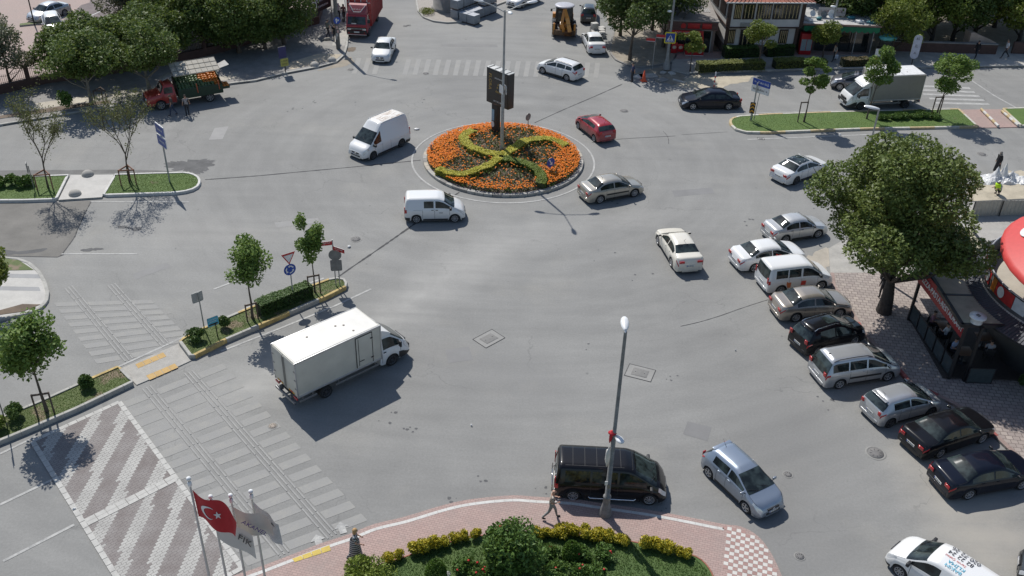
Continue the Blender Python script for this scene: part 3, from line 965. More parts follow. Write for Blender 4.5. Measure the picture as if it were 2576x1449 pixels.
class Body:
 "lofted car body: stations along x (rear to front), half ring from sill to roof"
 def __init__(s, top, belt, w, wb, r=.31, sill=.2, tumble=.42, rear=None, frontr=.5, fk=.24, rearr=.45, rk=.14, crown=.035, xoff=0., pwr=2.4):
  s.top, s.belt, s.w, s.wb, s.r, s.sill, s.tumble = top, belt, w, wb, r, sill, tumble
  s.xr, s.xf = top[0][0], top[-1][0]
  s.frontr, s.fk, s.rearr, s.rk, s.crown, s.pwr = frontr, fk, rearr, rk, crown, pwr
  xs = np.arange(s.xr, s.xf + 1e-6, .02)
  z = np.interp(xs, [p[0] for p in top], [p[1] for p in top])
  k = 7
  zp = np.concatenate([np.full(k // 2, z[0]), z, np.full(k // 2, z[-1])])
  zs = np.convolve(zp, np.ones(k) / k, 'valid')
  s._x, s._z = xs, zs
  bz = np.interp(xs, [p[0] for p in belt], [p[1] for p in belt])
  s._b = np.minimum(bz, zs - .012)
  s.axles = (-wb / 2, wb / 2)
 def T(s, x):
  return float(np.interp(x, s._x, s._z))
 def B(s, x):
  return float(np.interp(x, s._x, s._b))
 def wid(s, x):
  w = s.w
  if x > s.xf - s.frontr:
   w *= 1 - s.fk * ((x - s.xf + s.frontr) / s.frontr) ** s.pwr
  if x < s.xr + s.rearr:
   w *= 1 - s.rk * ((s.xr + s.rearr - x) / s.rearr) ** s.pwr
  return w
 def ring(s, x):
  w, top, b = s.wid(x), s.T(x), s.B(x)
  ze = s.sill
  e = min(x - s.xr, s.xf - x)
  ze += max(0, .12 - e) * .6
  for a in s.axles:
   d = abs(x - a)
   ra = s.r + .06
   if d < ra:
    ze = max(ze, s.r + math.sqrt(ra * ra - d * d) * .97)
  ze = min(ze, b - .06)
  h = max(top - b, .012)
  wt = w - .035 - s.tumble * h * (1 if h > .1 else .5)
  er = min(.1, h * .3)
  zr = b + h - er
  flare = .018 if any(abs(x - a) < s.r + .1 for a in s.axles) else 0
  return [(0, s.sill), (w - .26, s.sill), (w - .26, ze), (w - .025 + flare, ze), (w + flare, ze + (b - ze) * .3), (w + flare * .4, ze + (b - ze) * .66), (w - .012, b - .045 if b - ze > .1 else b - .02),
    (w - .04, b), (wt, zr), (wt - .05 - er * .3, b + h - er * .12), (wt * .55, b + h + s.crown * .7), (0, b + h + s.crown)]
 def P(s, x, t, side=1):
  i = min(int(t), 10)
  f = t - i
  r = s.ring(x)
  return Vector((x, (r[i][0] * (1 - f) + r[i + 1][0] * f) * side, r[i][1] * (1 - f) + r[i + 1][1] * f))
 def N(s, x, t, side=1):
  dx, dt = .03, .06
  x0, x1 = max(s.xr, x - dx), min(s.xf, x + dx)
  t0, t1 = max(0, t - dt), min(11, t + dt)
  a = s.P(x1, t, side) - s.P(x0, t, side)
  b = s.P(x, t1, side) - s.P(x, t0, side)
  if t > 10.9:
   b = Vector((0, -side, 0))
  n = a.cross(b)
  if n.length < 1e-9:
   return Vector((0, side, 0))
  n.normalize()
  p = s.P(x, t, side)
  if n.dot(p - Vector((x, 0, .6))) < 0:
   n = -n
  return n
 def mesh(s, mb):
  xs = sorted(set([round(x, 3) for x in list(np.arange(s.xr, s.xf, .075)) + [s.xf, s.xr + .02, s.xr + .05, s.xf - .02, s.xf - .05]]))
  rings = []
  for x in xs:
   h = s.ring(x)
   rings.append([(x, y, z) for y, z in h] + [(x, -y, z) for y, z in h[1:-1]][::-1])
  n = len(rings[0])
  o = [p for r in rings for p in r]
  fa, fb = [], []
  for i in range(len(xs) - 1):
   for k in range(n):
    k2 = (k + 1) % n
    f = (i * n + k, (i + 1) * n + k, (i + 1) * n + k2, i * n + k2)
    (fb if k in (0, 1, 2) or k >= n - 3 else fa).append(f)
  mb.add(o, fa, 0, True)
  mb.add(o, fb, 1, False)
  for r, rev in ((rings[0], 1), (rings[-1], 0)):
   c = Vector((r[0][0] + (-.012 if rev else .012), 0, s.sill + .28))
   fs = [(k, (k + 1) % n, n) for k in range(n)]
   mb.add(r + [tuple(c)], [f[::-1] for f in fs] if rev else fs, 0, True)
 def panel(s, mb, x0, x1, t0, t1, side=1, off=.007, nx=8, nt=3, mi=0, cut=None):
  vs = []
  for i in range(nx + 1):
   for j in range(nt + 1):
    x = x0 + (x1 - x0) * i / nx
    ta, tb = (t0, t1) if cut is None else cut(i / nx)
    t = ta + (tb - ta) * j / nt
    vs.append(s.P(x, t, side) + s.N(x, t, side) * off)
  fs = [(i * (nt + 1) + j, (i + 1) * (nt + 1) + j, (i + 1) * (nt + 1) + j + 1, i * (nt + 1) + j + 1) for i in range(nx) for j in range(nt)]
  if side < 0:
   fs = [f[::-1] for f in fs]
  mb.add(vs, fs, mi, True)
 def across(s, mb, x0, x1, t0=8.5, off=.007, nx=8, ny=10, mi=0, bow=0.):
  vs = []
  for i in range(nx + 1):
   for j in range(ny + 1):
    q = -1 + 2 * j / ny
    x = x0 + (x1 - x0) * i / nx
    x += bow * (1 - q * q)
    t = 11 - (11 - t0) * abs(q)
    sd = 1 if q >= 0 else -1
    vs.append(s.P(x, t, sd) + s.N(x, t, sd) * off)
  fs = [(i * (ny + 1) + j, (i + 1) * (ny + 1) + j, (i + 1) * (ny + 1) + j + 1, i * (ny + 1) + j + 1) for i in range(nx) for j in range(ny)]
  mb.add(vs, fs, mi, True)

WHEELS = {}
def wheel_meshes(r, wdt, spokes, rimm):
 key = (round(r, 3), spokes, rimm.name)
 if key in WHEELS:
  return WHEELS[key]
 X = Matrix.Rotation(-math.pi / 2, 4, 'X')     # lathe axis z -> y, outer face towards +y
 t = MB()
 h = wdt / 2
 t.lathe([(r * .66, -h), (r * .93, -h), (r, -h * .7), (r, h * .7), (r * .93, h), (r * .7, h), (r * .66, h * .7)], 28, 0, X)
 a = t.build('wheel', RUBBER)
 rm = MB()
 rm.lathe([(r * .66, h * .2), (r * .7, h * .98), (r * .63, h * .95), (r * .6, h * .35), (0.001, h * .3)], 28, 1, X)
 rm.lathe([(r * .69, h * .96), (r * .705, h * 1.02), (r * .62, h * 1.0), (r * .6, h * .7)], 28, 0, X)
 rm.lathe([(0.001, h * .98), (r * .14, h * .96), (r * .16, h * .4)], 12, 0, X)
 for k in range(spokes):
  A = Matrix.Rotation(2 * math.pi * k / spokes, 4, 'Y')
  wv = r * (.20 if spokes < 7 else .13)
  rm.add([(-wv * .45, h * .9, r * .1), (wv * .45, h * .9, r * .1), (wv * .62, h * .97, r * .64), (-wv * .62, h * .97, r * .64)], [(0, 1, 2, 3)], 0, False, A)
 b = rm.build('rim', [rimm, BLACKPL])
 me = (a.data, b.data)
 for o in (a, b):
  bpy.data.objects.remove(o)
 WHEELS[key] = me
 return me
def add_wheels(root, wb, track, r, wdt=.2, spokes=5, rimm=None, rims=True, steer=0., axles=None):
 ma, mb_ = wheel_meshes(r, wdt, spokes, rimm or ALLOY)
 for i, x in enumerate(axles or (-wb / 2, wb / 2)):
  for side in (1, -1):
   o = bpy.data.objects.new('wheel', ma)
   C.objects.link(o)
   o.parent = root
   o.location = (x, side * track, r)
   o.rotation_euler.z = (0 if side > 0 else math.pi) + (steer if i == 1 else 0)
   q = bpy.data.objects.new('rim', mb_)
   C.objects.link(q)
   q.parent = o
def blob_mirror(root, x, y, z, m, big=1.):
 for sd in (1, -1):
  b = MB()
  b.box((0, 0, 0), (.1 * big, .2 * big, .13 * big), 0, 0, .04)
  b.tube([(.02, -.09 * sd, -.03), (.03, -.17 * sd, -.07)], .025, 6, 1)
  b.add([(-.052 * big, -.08 * big, -.05 * big), (-.052 * big, .08 * big, -.05 * big), (-.052 * big, .08 * big, .05 * big), (-.052 * big, -.08 * big, .05 * big)], [(0, 3, 2, 1)], 2)
  b.build('side_mirror', [m, BLACKPL, GLASS], root, (x, sd * y, z))

def make_car(name, label, cat, pos, rz, spec, pm, group=None, spokes=5, rimm=None, roofm=None, extras=(), steer=0., lowdark=False):
 s = spec
 b = Body(**s['body'])
 root = thing(name, label, cat, (pos[0], pos[1], 0), rz, group)
 mb = MB()
 b.mesh(mb)
 # door gaps, bonnet and boot shut lines belong to the body mesh
 for x in s['gaps']:
  for sd in (1, -1):
   b.panel(mb, x - .008, x + .008, 3.6, 7.0, sd, .0035, 1, 6, 2)
 hx0, hx1 = s['ws'][1] + .03, b.xf - .28
 for sd in (1, -1):
  b.panel(mb, hx0, hx1, 8.25, 8.4, sd, .004, 8, 1, 2) if s.get('bonnet', True) else None
 if s.get('boot'):
  for sd in (1, -1):
   b.panel(mb, b.xr + .1, s['rw'][0] - .02, 8.25, 8.4, sd, .004, 5, 1, 2)
 body = mb.build('body', [pm, UNDER, SEAM], root)
 # glass
 g = MB()
 b.across(g, s['ws'][0], s['ws'][1], s.get('wst', 8.45), .008, 8, 10, 0, s.get('bow', .06))
 g.build('windscreen', GLASS, root)
 if s.get('rw'):
  g = MB()
  b.across(g, s['rw'][0], s['rw'][1], s.get('rwt', 8.5), .008, 8, 10, 0, -s.get('bow', .06) * .6)
  g.build('rear_window', GLASS, root)
 for sd in (1, -1):
  for (xa, xb) in s['side']:
   g = MB()
   b.panel(g, xa, xb, 7.14, 7.9, sd, .007, 10, 3)
   g.build('side_window', GLASS, root)
 # lamps
 hl = s.get('hl', (b.xf - .5, b.xf - .05, 6.35, 8.3))
 for sd in (1, -1):
  g = MB()
  b.panel(g, hl[0], hl[1], hl[2], hl[3], sd, .009, 8, 4, 0, lambda q: (hl[2] + (1 - q) * .55, hl[3] - (1 - q) * .35))
  g.build('headlight', CLEARLENS, root)
  tl = s.get('tl', (b.xr + .005, b.xr + .26, 5.75, 6.9))
  g = MB()
  b.panel(g, tl[0], tl[1], tl[2], tl[3], sd, .009, 7, 4, 0, lambda q: (tl[2] + q * .25, tl[3] - q * .05))
  w_ = b.wid(b.xr)
  z0, z1 = s.get('tlz', (.72, .9))
  g.box((b.xr - .006, sd * (w_ - .03 - s.get('tlw', .26) / 2), (z0 + z1) / 2), (.05, s.get('tlw', .26), z1 - z0), 0, 0, .02)
  g.build('taillight', REDLENS, root)
 # bumpers, grille, plates
 wf = b.wid(b.xf)
 g = MB()
 zg = s.get('grz', .58)
 g.box((b.xf - .01, 0, zg), (.06, wf * 1.0, .11), 0, 0, .02)
 g.box((b.xf + .0, 0, zg - .2), (.05, wf * 1.2, .12), 0, 0, .02)
 g.box((b.xf + .022, 0, zg + .0), (.02, .12, .08), 1, 0, .01)
 g.build('grille', [BLACKPL, CHROME], root)
 for x, zz, nm in ((b.xf + .03, zg - .1, 'front'), (b.xr - .022, s.get('plz', .62), 'rear')):
  g = MB()
  g.box((x, 0, zz), (.02, .5, .115), 0, 0, 0)
  sx = 1 if nm == 'front' else -1
  g.box((x + sx * .0105, -sx * .225, zz), (.002, .045, .105), 1)
  for q in (-.13, -.09, -.01, .03, .1, .14, .18):
   g.box((x + sx * .0105, sx * q * 1.0 + .01, zz), (.002, .026, .06), 2)
  g.build('number_plate', [PLATE, mat('plate_blue', (.02, .05, .3)), SEAM], root)
 bm_ = BLACKPL if (lowdark or s.get('lowdark')) else pm
 g = MB()
 g.box((b.xr - .0, 0, .36), (.05, b.wid(b.xr) * 1.7, .16), 0, 0, .03)
 g.build('rear_bumper', bm_, root)
 for sd in (1, -1):
  g = MB()
  b.panel(g, b.xr + .02, b.axles[0] - b.r - .1, 3.05, 4.0, sd, .008, 5, 2)
  g.build('bumper_corner', bm_, root)
  g = MB()
  b.panel(g, b.axles[1] + b.r + .1, b.xf - .03, 3.05, 3.9, sd, .008, 5, 2)
  g.build('bumper_corner', bm_, root)
  x0, x1 = b.axles[0] + b.r + .12, b.axles[1] - b.r - .12
  g = MB()
  b.panel(g, x0, x1, 3.05, 3.55, sd, .006, 6, 1)
  g.build('sill_trim', BLACKPL, root)
  if s.get('moulding'):
   g = MB()
   b.panel(g, x0 + .05, x1 - .05, 4.5, 4.9, sd, .014, 6, 1)
   g.build('side_moulding', BLACKPL, root)
 for sd in (1, -1):
  for x in s['handles']:
   p = b.P(x, 6.05, sd)
   g = MB()
   g.box(tuple(p + Vector((0, .012 * sd, 0))), (.16, .03, .035), 0, 0, .01)
   g.build('door_handle', BLACKPL if s.get('darkhandle') else pm, root)
 xm = s['ws'][1] - .22
 pmir = b.P(xm, 7.2, 1)
 blob_mirror(root, xm, pmir.y + .15, pmir.z + .08, BLACKPL if s.get('darkmirror') else pm, s.get('mir', 1.))
 add_wheels(root, s['body']['wb'], s['body']['w'] - .105, b.r, .2, spokes, rimm, True, steer)
 if s.get('wiper', True):
  g = MB()
  for y in (.35, -.25):
   p = b.P(s['ws'][1] - .02, 10.6, 1)
   q0 = b.P(s['ws'][1] - .0, 10.2, 1 if y > 0 else -1)
   g.tube([(s['ws'][1] + .02, y, q0.z + .01), (s['ws'][1] - .22, y + .5 * (-1), b.T(s['ws'][1] - .22) + .045)], .009, 5)
  g.build('wiper', BLACKPL, root)
 if roofm is not None:
  g = MB()
  b.across(g, s['rw'][1] + .06, s['ws'][0] - .05, 8.95, .005, 6, 10)
  g.build('roof_panel', roofm, root)
 for e in extras:
  if e == 'rails':
   for sd in (1, -1):
    pts = [b.P(x, 8.9, sd) + Vector((0, 0, .05)) for x in np.linspace(s['rw'][1] + .1, s['ws'][0] - .1, 8)]
    pts[0].z -= .05
    pts[-1].z -= .05
    g = MB()
    g.tube(pts, .02, 6)
    g.build('roof_rail', s.get('railm', BLACKPL), root)
  elif e == 'antenna':
   p = b.P(s['rw'][1] + .25, 11)
   g = MB()
   g.tube([p, p + Vector((-.28, 0, .3))], [.012, .004], 5)
   g.build('antenna', BLACKPL, root)
  elif e == 'fin':
   p = b.P(s['rw'][1] + .2, 11)
   g = MB()
   g.add([tuple(p + Vector(q)) for q in ((-.1, -.03, 0), (.1, 0, 0), (-.1, .03, 0), (-.1, 0, .07))], [(0, 1, 3), (1, 2, 3), (2, 0, 3)])
   g.build('antenna', BLACKPL, root)
  elif e == 'seams':
   g = MB()
   x0, x1 = s['rw'][1] + .1, s['ws'][0] - .1
   for sd in (1, -1):
    b.panel(g, x0, x1, 9.25, 9.32, sd, .005, 8, 1)
   for q in np.linspace(0, 1, 7):
    x = x0 + (x1 - x0) * q
    b.across(g, x - .01, x + .01, 9.3, .005, 1, 8)
   g.build('roof_ribs', s.get('ribm', SEAM), root)
  elif e == 'sunroof':
   g = MB()
   b.across(g, s['ws'][0] - .75, s['ws'][0] - .12, 9.9, .006, 4, 8)
   g.build('sunroof', GLASS, root)
  elif e == 'spoiler':
   p = b.P(s['rw'][1], 9.2)
   g = MB()
   g.box((s['rw'][1] - .02, 0, p.z + .05), (.2, p.y * 1.9, .035), 0, 0, .015)
   g.build('spoiler', pm, root)
 return root, b

# ------- body shapes (x from mid wheelbase, metres)
def sedan(L=4.5, wb=2.7, w=.89, h=1.47, boot=1.02, r=.32, hood=.93, **kw):
 xr, xf = -wb / 2 - (L - wb) * .53, wb / 2 + (L - wb) * .47
 a = wb / 2
 top = [(xr, .55), (xr + .03, .78), (xr + .1, boot - .05), (xr + .22, boot), (-a - .28, boot + .04), (-a + .27, h - .08), (-a + .6, h - .015), (-.2, h), (.14, h - .02), (.38, h - .1), (a - .3, hood + .05), (a - .05, hood - .01), (xf - .3, hood - .15), (xf - .1, hood - .25), (xf - .02, .55), (xf, .45)]
 belt = [(xr, .7), (xr + .3, boot - .08), (-a, .95), (a - .3, .9), (xf - .4, .72), (xf, .42)]
 d = dict(body=dict(top=top, belt=belt, w=w, wb=wb, r=r), ws=(.36, a - .28), rw=(-a - .26, -a + .3), side=[(-a + .0, -.3), (-.22, a - .55)], gaps=[-a + .46, -.26, a - .48], handles=[-.85, -.08], boot=True)
 d.update(kw)
 return d
def hatch(L=4.0, wb=2.5, w=.86, h=1.5, r=.3, hood=.97, **kw):
 xr, xf = -wb / 2 - (L - wb) * .45, wb / 2 + (L - wb) * .55
 a = wb / 2
 top = [(xr, .6), (xr + .03, .95), (xr + .1, 1.03), (xr + .42, h - .1), (xr + .62, h - .02), (-.3, h), (.05, h - .01), (.35, h - .09), (a - .05, hood + .04), (a + .2, hood - .05), (xf - .25, hood - .16), (xf - .08, hood - .28), (xf - .02, .58), (xf, .45)]
 belt = [(xr, .85), (xr + .3, 1.0), (-a + .3, .97), (a - .1, .92), (xf - .4, .74), (xf, .42)]
 d = dict(body=dict(top=top, belt=belt, w=w, wb=wb, r=r), ws=(.28, a - .03), rw=(xr + .13, xr + .44), side=[(-a + .1, -.2), (-.12, a - .35)], gaps=[-a + .48, -.16, a - .28], handles=[-.62, .05], tlz=(.8, 1.02), tlw=.18)
 d.update(kw)
 return d
def wagon(L=4.3, wb=2.6, w=.87, h=1.46, r=.31, hood=.95, **kw):
 xr, xf = -wb / 2 - (L - wb) * .5, wb / 2 + (L - wb) * .5
 a = wb / 2
 top = [(xr, .6), (xr + .03, .95), (xr + .1, 1.04), (xr + .4, h - .1), (xr + .6, h - .03), (-.6, h), (.05, h), (.35, h - .08), (a - .1, hood + .04), (a + .15, hood - .04), (xf - .25, hood - .16), (xf - .08, hood - .27), (xf - .02, .56), (xf, .45)]
 belt = [(xr, .85), (xr + .3, 1.0), (-a, .97), (a - .1, .9), (xf - .4, .74), (xf, .42)]
 d = dict(body=dict(top=top, belt=belt, w=w, wb=wb, r=r), ws=(.3, a - .08), rw=(xr + .13, xr + .42), side=[(xr + .42, -a + .22), (-a + .3, -.12), (-.04, a - .38)], gaps=[-a + .5, -.08, a - .33], handles=[-.58, .12], tlz=(.8, .98), tlw=.22)
 d.update(kw)
 return d
def van(L=4.8, wb=3.2, w=.95, h=1.9, r=.33, hood=1.15, wsx=.75, wsx1=None, boxy=.0, **kw):
 xr, xf = -wb / 2 - (L - wb) * .52, wb / 2 + (L - wb) * .48
 a = wb / 2
 wsx1 = wsx1 or a + .05
 top = [(xr, .6), (xr + .02, 1.2), (xr + .07, h - .12), (xr + .2, h - .01), (-.3, h), (wsx - .35, h - .01), (wsx - .02, h - .12), (wsx1, hood + .03), (wsx1 + .2, hood - .05), (xf - .2, hood - .25), (xf - .06, hood - .4), (xf - .02, .62), (xf, .45)]
 belt = [(xr, 1.0), (-a, 1.02), (a - .3, 1.0), (xf - .4, .82), (xf, .42)]
 d = dict(body=dict(top=top, belt=belt, w=w, wb=wb, r=r, tumble=.16, rk=.05, rearr=.2), ws=(wsx, wsx1 - .02), rw=(xr + .03, xr + .1), side=[], gaps=[], handles=[], tlz=(.75, 1.2), tlw=.12, tl=(xr + .005, xr + .14, 5., 6.95), darkmirror=True, mir=1.4)
 d.update(kw)
 return d
def contact(F_, R_, side, track=.78):
 "ground pose from the px where the visible side's front and rear tyres touch the road"
 f, r_ = G(*F_), G(*R_)
 d = (f - r_).normalized()
 left = Vector((-d.y, d.x, 0))
 return (f + r_) / 2 - left * side * track, math.atan2(d.y, d.x)

WHITE = paint('white_paint', (.72, .72, .71))
CREAM = paint('cream_paint', (.70, .66, .57))
SILVER = paint('silver_paint', (.50, .51, .52), .55, .3)
SILVERB = paint('blue_silver_paint', (.30, .35, .42), .55, .3)
CHAMP = paint('champagne_paint', (.44, .41, .35), .5, .3)
BEIGE = paint('beige_paint', (.37, .33, .285), .5, .3)
BLACK = paint('black_paint', (.008, .008, .010), .0, .3, .12)
NAVY = paint('navy_paint', (.006, .008, .016), .0, .3, .12)
GREYP = paint('grey_paint', (.16, .16, .175), .5, .3)
CHAR = paint('charcoal_paint', (.03, .033, .036), .2, .3)
REDP = paint('red_paint', (.33, .022, .03), .1, .3)
PARK = 'cars parked side by side at the cafe kerb'
RBT = 'cars driving round the junction'

p, a = contact((1593.5, 494.7), (1508, 511), -1)
make_car('sedan', 'champagne sedan driving right just below the flower roundabout', 'car', p, a, sedan(4.5, 2.69, .89, 1.46, 1.06, moulding=True), CHAMP, RBT, 9, STEELRIM, extras=['antenna'])
p, a = contact((1656.7, 614.7), (1691, 672), 1)
make_car('sedan', 'cream sedan seen from behind, alone in the open asphalt right of the roundabout', 'car', p, a, sedan(4.6, 2.7, .9, 1.48, 1.08, tlw=.34, tlz=(.82, .96)), CREAM, RBT, 9, ALLOY, extras=['antenna'])
p, a = contact((2070.7, 437), (1990.7, 466), -1)
make_car('sedan', 'white sedan with a black glass roof driving toward the big tree', 'car', p, a, sedan(4.7, 2.81, .91, 1.43, 1.0, tlw=.32), WHITE, RBT, 5, DARKRIM, roofm=GLASS)
p, a = contact((1740, 276), (1832.5, 275.7), 1)
make_car('sedan', 'dark blue luxury sedan driving left in front of the shops', 'car', p, a, sedan(5.04, 3.03, .93, 1.44, 1.0, hood=.92), NAVY, RBT, 5, ALLOY)
p, a = contact((1368.5, 186), (1423, 202.5), 1)
make_car('estate_car', 'white estate car with dark roof rails on the far zebra crossing', 'car', p, a, wagon(4.27, 2.6), WHITE, RBT, 9, STEELRIM, extras=['rails'])
p, a = contact((1456, 325), (1494, 356), 1)
rh, hb = make_car('hatchback', 'red hatchback driving away just right of the roundabout', 'car', p, a, hatch(4.0, 2.58, .85, 1.4, side=[(-1.1, .9)], gaps=[-.28, .95], handles=[-.12]), REDP, RBT, 8, STEELRIM, extras=['antenna'])
p = G(966, 140)
make_car('sedan', 'white sedan coming toward the viewer on the far zebra crossing', 'car', (p.x, p.y), R(-92), sedan(4.5, 2.6, .87, 1.49, 1.05, hood=.98, r=.3, darkhandle=True, darkmirror=True, hl=(1.55, 2.0, 6.3, 9.0)), WHITE, RBT, 8, STEELRIM, extras=['antenna'])
p, a = contact((1466, 108.5), (1476.5, 130.5), 1)
make_car('sedan', 'white sedan seen from behind, standing beside the leafy tree clump', 'car', p, a, sedan(4.4, 2.54, .86, 1.46, 1.04), WHITE, 'cars standing at the upper kerb', 8, STEELRIM)
p = G(1480, 47)
make_car('hatchback', 'charcoal hatchback seen from behind, half under the leafy tree clump', 'car', (p.x, p.y), R(86), hatch(3.7, 2.35, .82, 1.52), CHAR, 'cars standing at the upper kerb', 8, STEELRIM)
p, a = contact((1313.7, 20.5), (1352, 6), 1)
make_car('hatchback', 'silver white hatchback at the top edge beside the concrete block stacks', 'car', p, a, hatch(4.3, 2.6, .9, 1.48), paint('silver_white', (.62, .62, .61)), 'cars standing at the upper kerb', 8, STEELRIM)
# car park
p, a = contact((116, 56), (160, 41), 1)
make_car('sedan', 'silver sedan in the brick car park beside the black lamp post', 'car', (p.x, p.y), a, sedan(4.3, 2.5, .85, 1.47, 1.04, darkmirror=True), SILVER, 'cars in the brick car park', 8, STEELRIM)
p = G(137, 76)
make_car('hatchback', 'white car mostly hidden behind the green trees of the car park', 'car', (p.x, p.y), R(-62), hatch(4.0, 2.5, .85, 1.5), WHITE, 'cars in the brick car park', 8, STEELRIM)
p = G(440, 18)
make_car('sedan', 'pale blue silver car at the top edge behind the car park trees', 'car', (p.x, p.y), R(-135), sedan(4.3, 2.5, .86, 1.47), paint('ice_blue', (.42, .47, .53), .4, .3), 'cars in the brick car park', 8, STEELRIM)
# small vans
VF = van(3.96, 2.513, .86, 1.72, .31, 1.08, .55, 1.22, side=[(-.75, -.12), (.0, .98)], gaps=[-.85, -.06, .92], handles=[-.2, .08], darkhandle=True, rw=None, tlz=(.7, 1.15), lowdark=True)
p, a = contact((1142.7, 559), (1049.5, 561), -1)
sv, sb = make_car('small_van', 'small white van with a black front bumper driving right below the roundabout', 'van', p, a, VF, WHITE, RBT, 8, STEELRIM)
text('door_lettering', 'öcal', .14, SEAM, sv, frame(tuple(sb.P(.35, 5.2, -1) + Vector((0, -.02, 0))), (1, 0, 0), (0, 0, 1)), .002)
for sd in (1, -1):
 g = MB()
 sb.panel(g, -1.45, -.9, 6.0, 6.15, sd, .006, 5, 1)
 g.build('door_rail', BLACKPL, sv)
VC = van(4.4, 2.66, .9, 1.78, .32, 1.08, .6, 1.3, side=[(-1.75, -1.0), (-.92, -.15), (-.02, 1.02)], gaps=[-.9, -.08, .98], handles=[-.25, .05], rw=(-2.2, -2.1), tlz=(.8, 1.2))
p, a = contact((2068, 726), (1953, 739.5), -1)
pv, pb = make_car('passenger_van', 'white passenger van with red door stickers in the parked row', 'van', p, a, VC, WHITE, PARK, 9, ALLOY)
g = MB()
pb.panel(g, -.1, .22, 4.3, 5.4, -1, .012, 3, 2, 0)
g.build('door_sticker', mat('sticker_red', (.55, .05, .035)), pv)
g = MB()
pb.panel(g, -1.05, -.75, 4.0, 5.3, -1, .012, 3, 2, 0)
g.build('door_sticker', mat('sticker_orange', (.55, .16, .06)), pv)
VP = van(4.38, 2.73, .9, 1.78, .31, 1.08, .55, 1.32, side=[(-.1, 1.05)], gaps=[-.14, 1.0], handles=[.0], rw=None)
fr = G(2261, 1448)
ang = R(131)
dv = Vector((math.cos(ang), math.sin(ang), 0))
pc = fr - dv * 1.36 - Vector((-dv.y, dv.x, 0)) * .79
wv_, wbd = make_car('small_van', 'white van with phone numbers lettered on its roof at the bottom edge', 'van', pc, ang, VP, WHITE, RBT, 8, STEELRIM, lowdark=True)
LB = mat('lettering_blue', (.08, .4, .55))
LK = mat('lettering_dark', (.06, .06, .07))
LR = mat('lettering_pink', (.6, .2, .18))
zr = wbd.T(-.3) + .045
for yy, st, szz, mm in ((-.5, '020 72 26', .3, LK), (-.22, '82 22 24', .3, LK), (.05, 'Servis Çekici', .17, LR), (.28, 'KLİMA', .24, LB), (.52, 'BAKIM', .24, LB)):
 text('roof_lettering', st, szz, mm, wv_, frame((.2 if mm is not LB else -.05, yy, zr), (1, 0, 0), (0, 1, 0)), .003, align='RIGHT')
# Vito-like black van at the lower pavement
VV = van(5.0, 3.4, .95, 1.9, .33, 1.1, .95, 1.95, side=[(-2.1, -1.0), (-.9, .2), (.3, 1.5)], gaps=[-.95, .25, 1.45], handles=[.4], rw=(-2.5, -2.42), tlz=(.7, 1.35), tlw=.1, hl=(2.05, 2.42, 6.3, 8.4))
p, a = contact((1630.5, 1266), (1440.5, 1255.5), -1, .8)
bv, bb = make_car('minibus', 'black minibus with chrome side step parked at the pink pavement by the lamp post', 'van', p, a, VV, BLACK, RBT, 9, STEELRIM, extras=['seams'])
for sd in (1, -1):
 g = MB()
 y = sd * .98
 g.tube([(-1.05, y * .9, .33), (-.95, y, .3), (1.0, y, .3), (1.12, y * .9, .33)], .035, 8)
 g.build('side_step', CHROME, bv)
g = MB()
xr_ = bb.xr - .12
g.tube([(xr_ + .1, -.75, .5), (xr_, -.78, .45), (xr_, .78, .45), (xr_ + .1, .75, .5)], .035, 8)
g.tube([(xr_, .6, .45), (xr_, .6, .8), (xr_, -.6, .8), (xr_, -.6, .45)], .025, 8)
g.build('rear_bar', CHROME, bv)
g = MB()
g.box((1.3, .1, 0), (.3, .42, .01), 0, .2)
pz = bb.P(1.55, 10.6, -1)
g.build('dash_paper', mat('paper', (.7, .7, .68)), bv, (.25, 0, 1.62)) if False else None
# Ducato-like high roof van
VD = van(4.9, 2.95, .99, 2.42, .33, 1.12, .62, 1.62, side=[(.55, 1.3)], gaps=[-.35, .5, 1.25], handles=[.62], rw=None, tlz=(.7, 1.3), tlw=.1, lowdark=True)
VD['body']['top'] = [(-2.45, .6), (-2.43, 1.2), (-2.3, 2.3), (-2.15, 2.40), (.1, 2.42), (.35, 2.36), (.75, 1.95), (1.62, 1.18), (1.8, 1.08), (2.1, .95), (2.28, .8), (2.32, .62), (2.34, .45)]
VD['ws'] = (.78, 1.58)
p, a = contact((934, 402), (1011, 367.5), 1, .85)
dv_, db = make_car('cargo_van', 'white high roofed cargo van with a rusty roof left of the roundabout', 'van', p, a, VD, WHITE, RBT, 8, DARKRIM, lowdark=True)
rm_, t_, bs_ = nodes_of('rusty_roof')
v_ = objvec(t_)
mp_ = t_.nodes.new('ShaderNodeMapping')
mp_.inputs['Scale'].default_value = (.7, 4, 1)
t_.links.new(v_, mp_.inputs[0])
t_.links.new(mixcol(t_, ramp(t_, noise(t_, mp_.outputs[0], 2.2, 6, .7), .5, .62), (.68, .66, .62), (.3, .19, .11)), bs_.inputs['Base Color'])
bs_.inputs['Roughness'].default_value = .7
g = MB()
db.across(g, -2.1, .25, 9.25, .006, 10, 12)
g.build('roof_panel', rm_, dv_)
for sd in (1, -1):
 pts = [db.P(x, 9.0, sd) + Vector((0, 0, .03)) for x in np.linspace(-2.2, .3, 8)]
 g = MB()
 g.tube(pts, .025, 5)
 g.build('roof_gutter', WHITE, dv_)

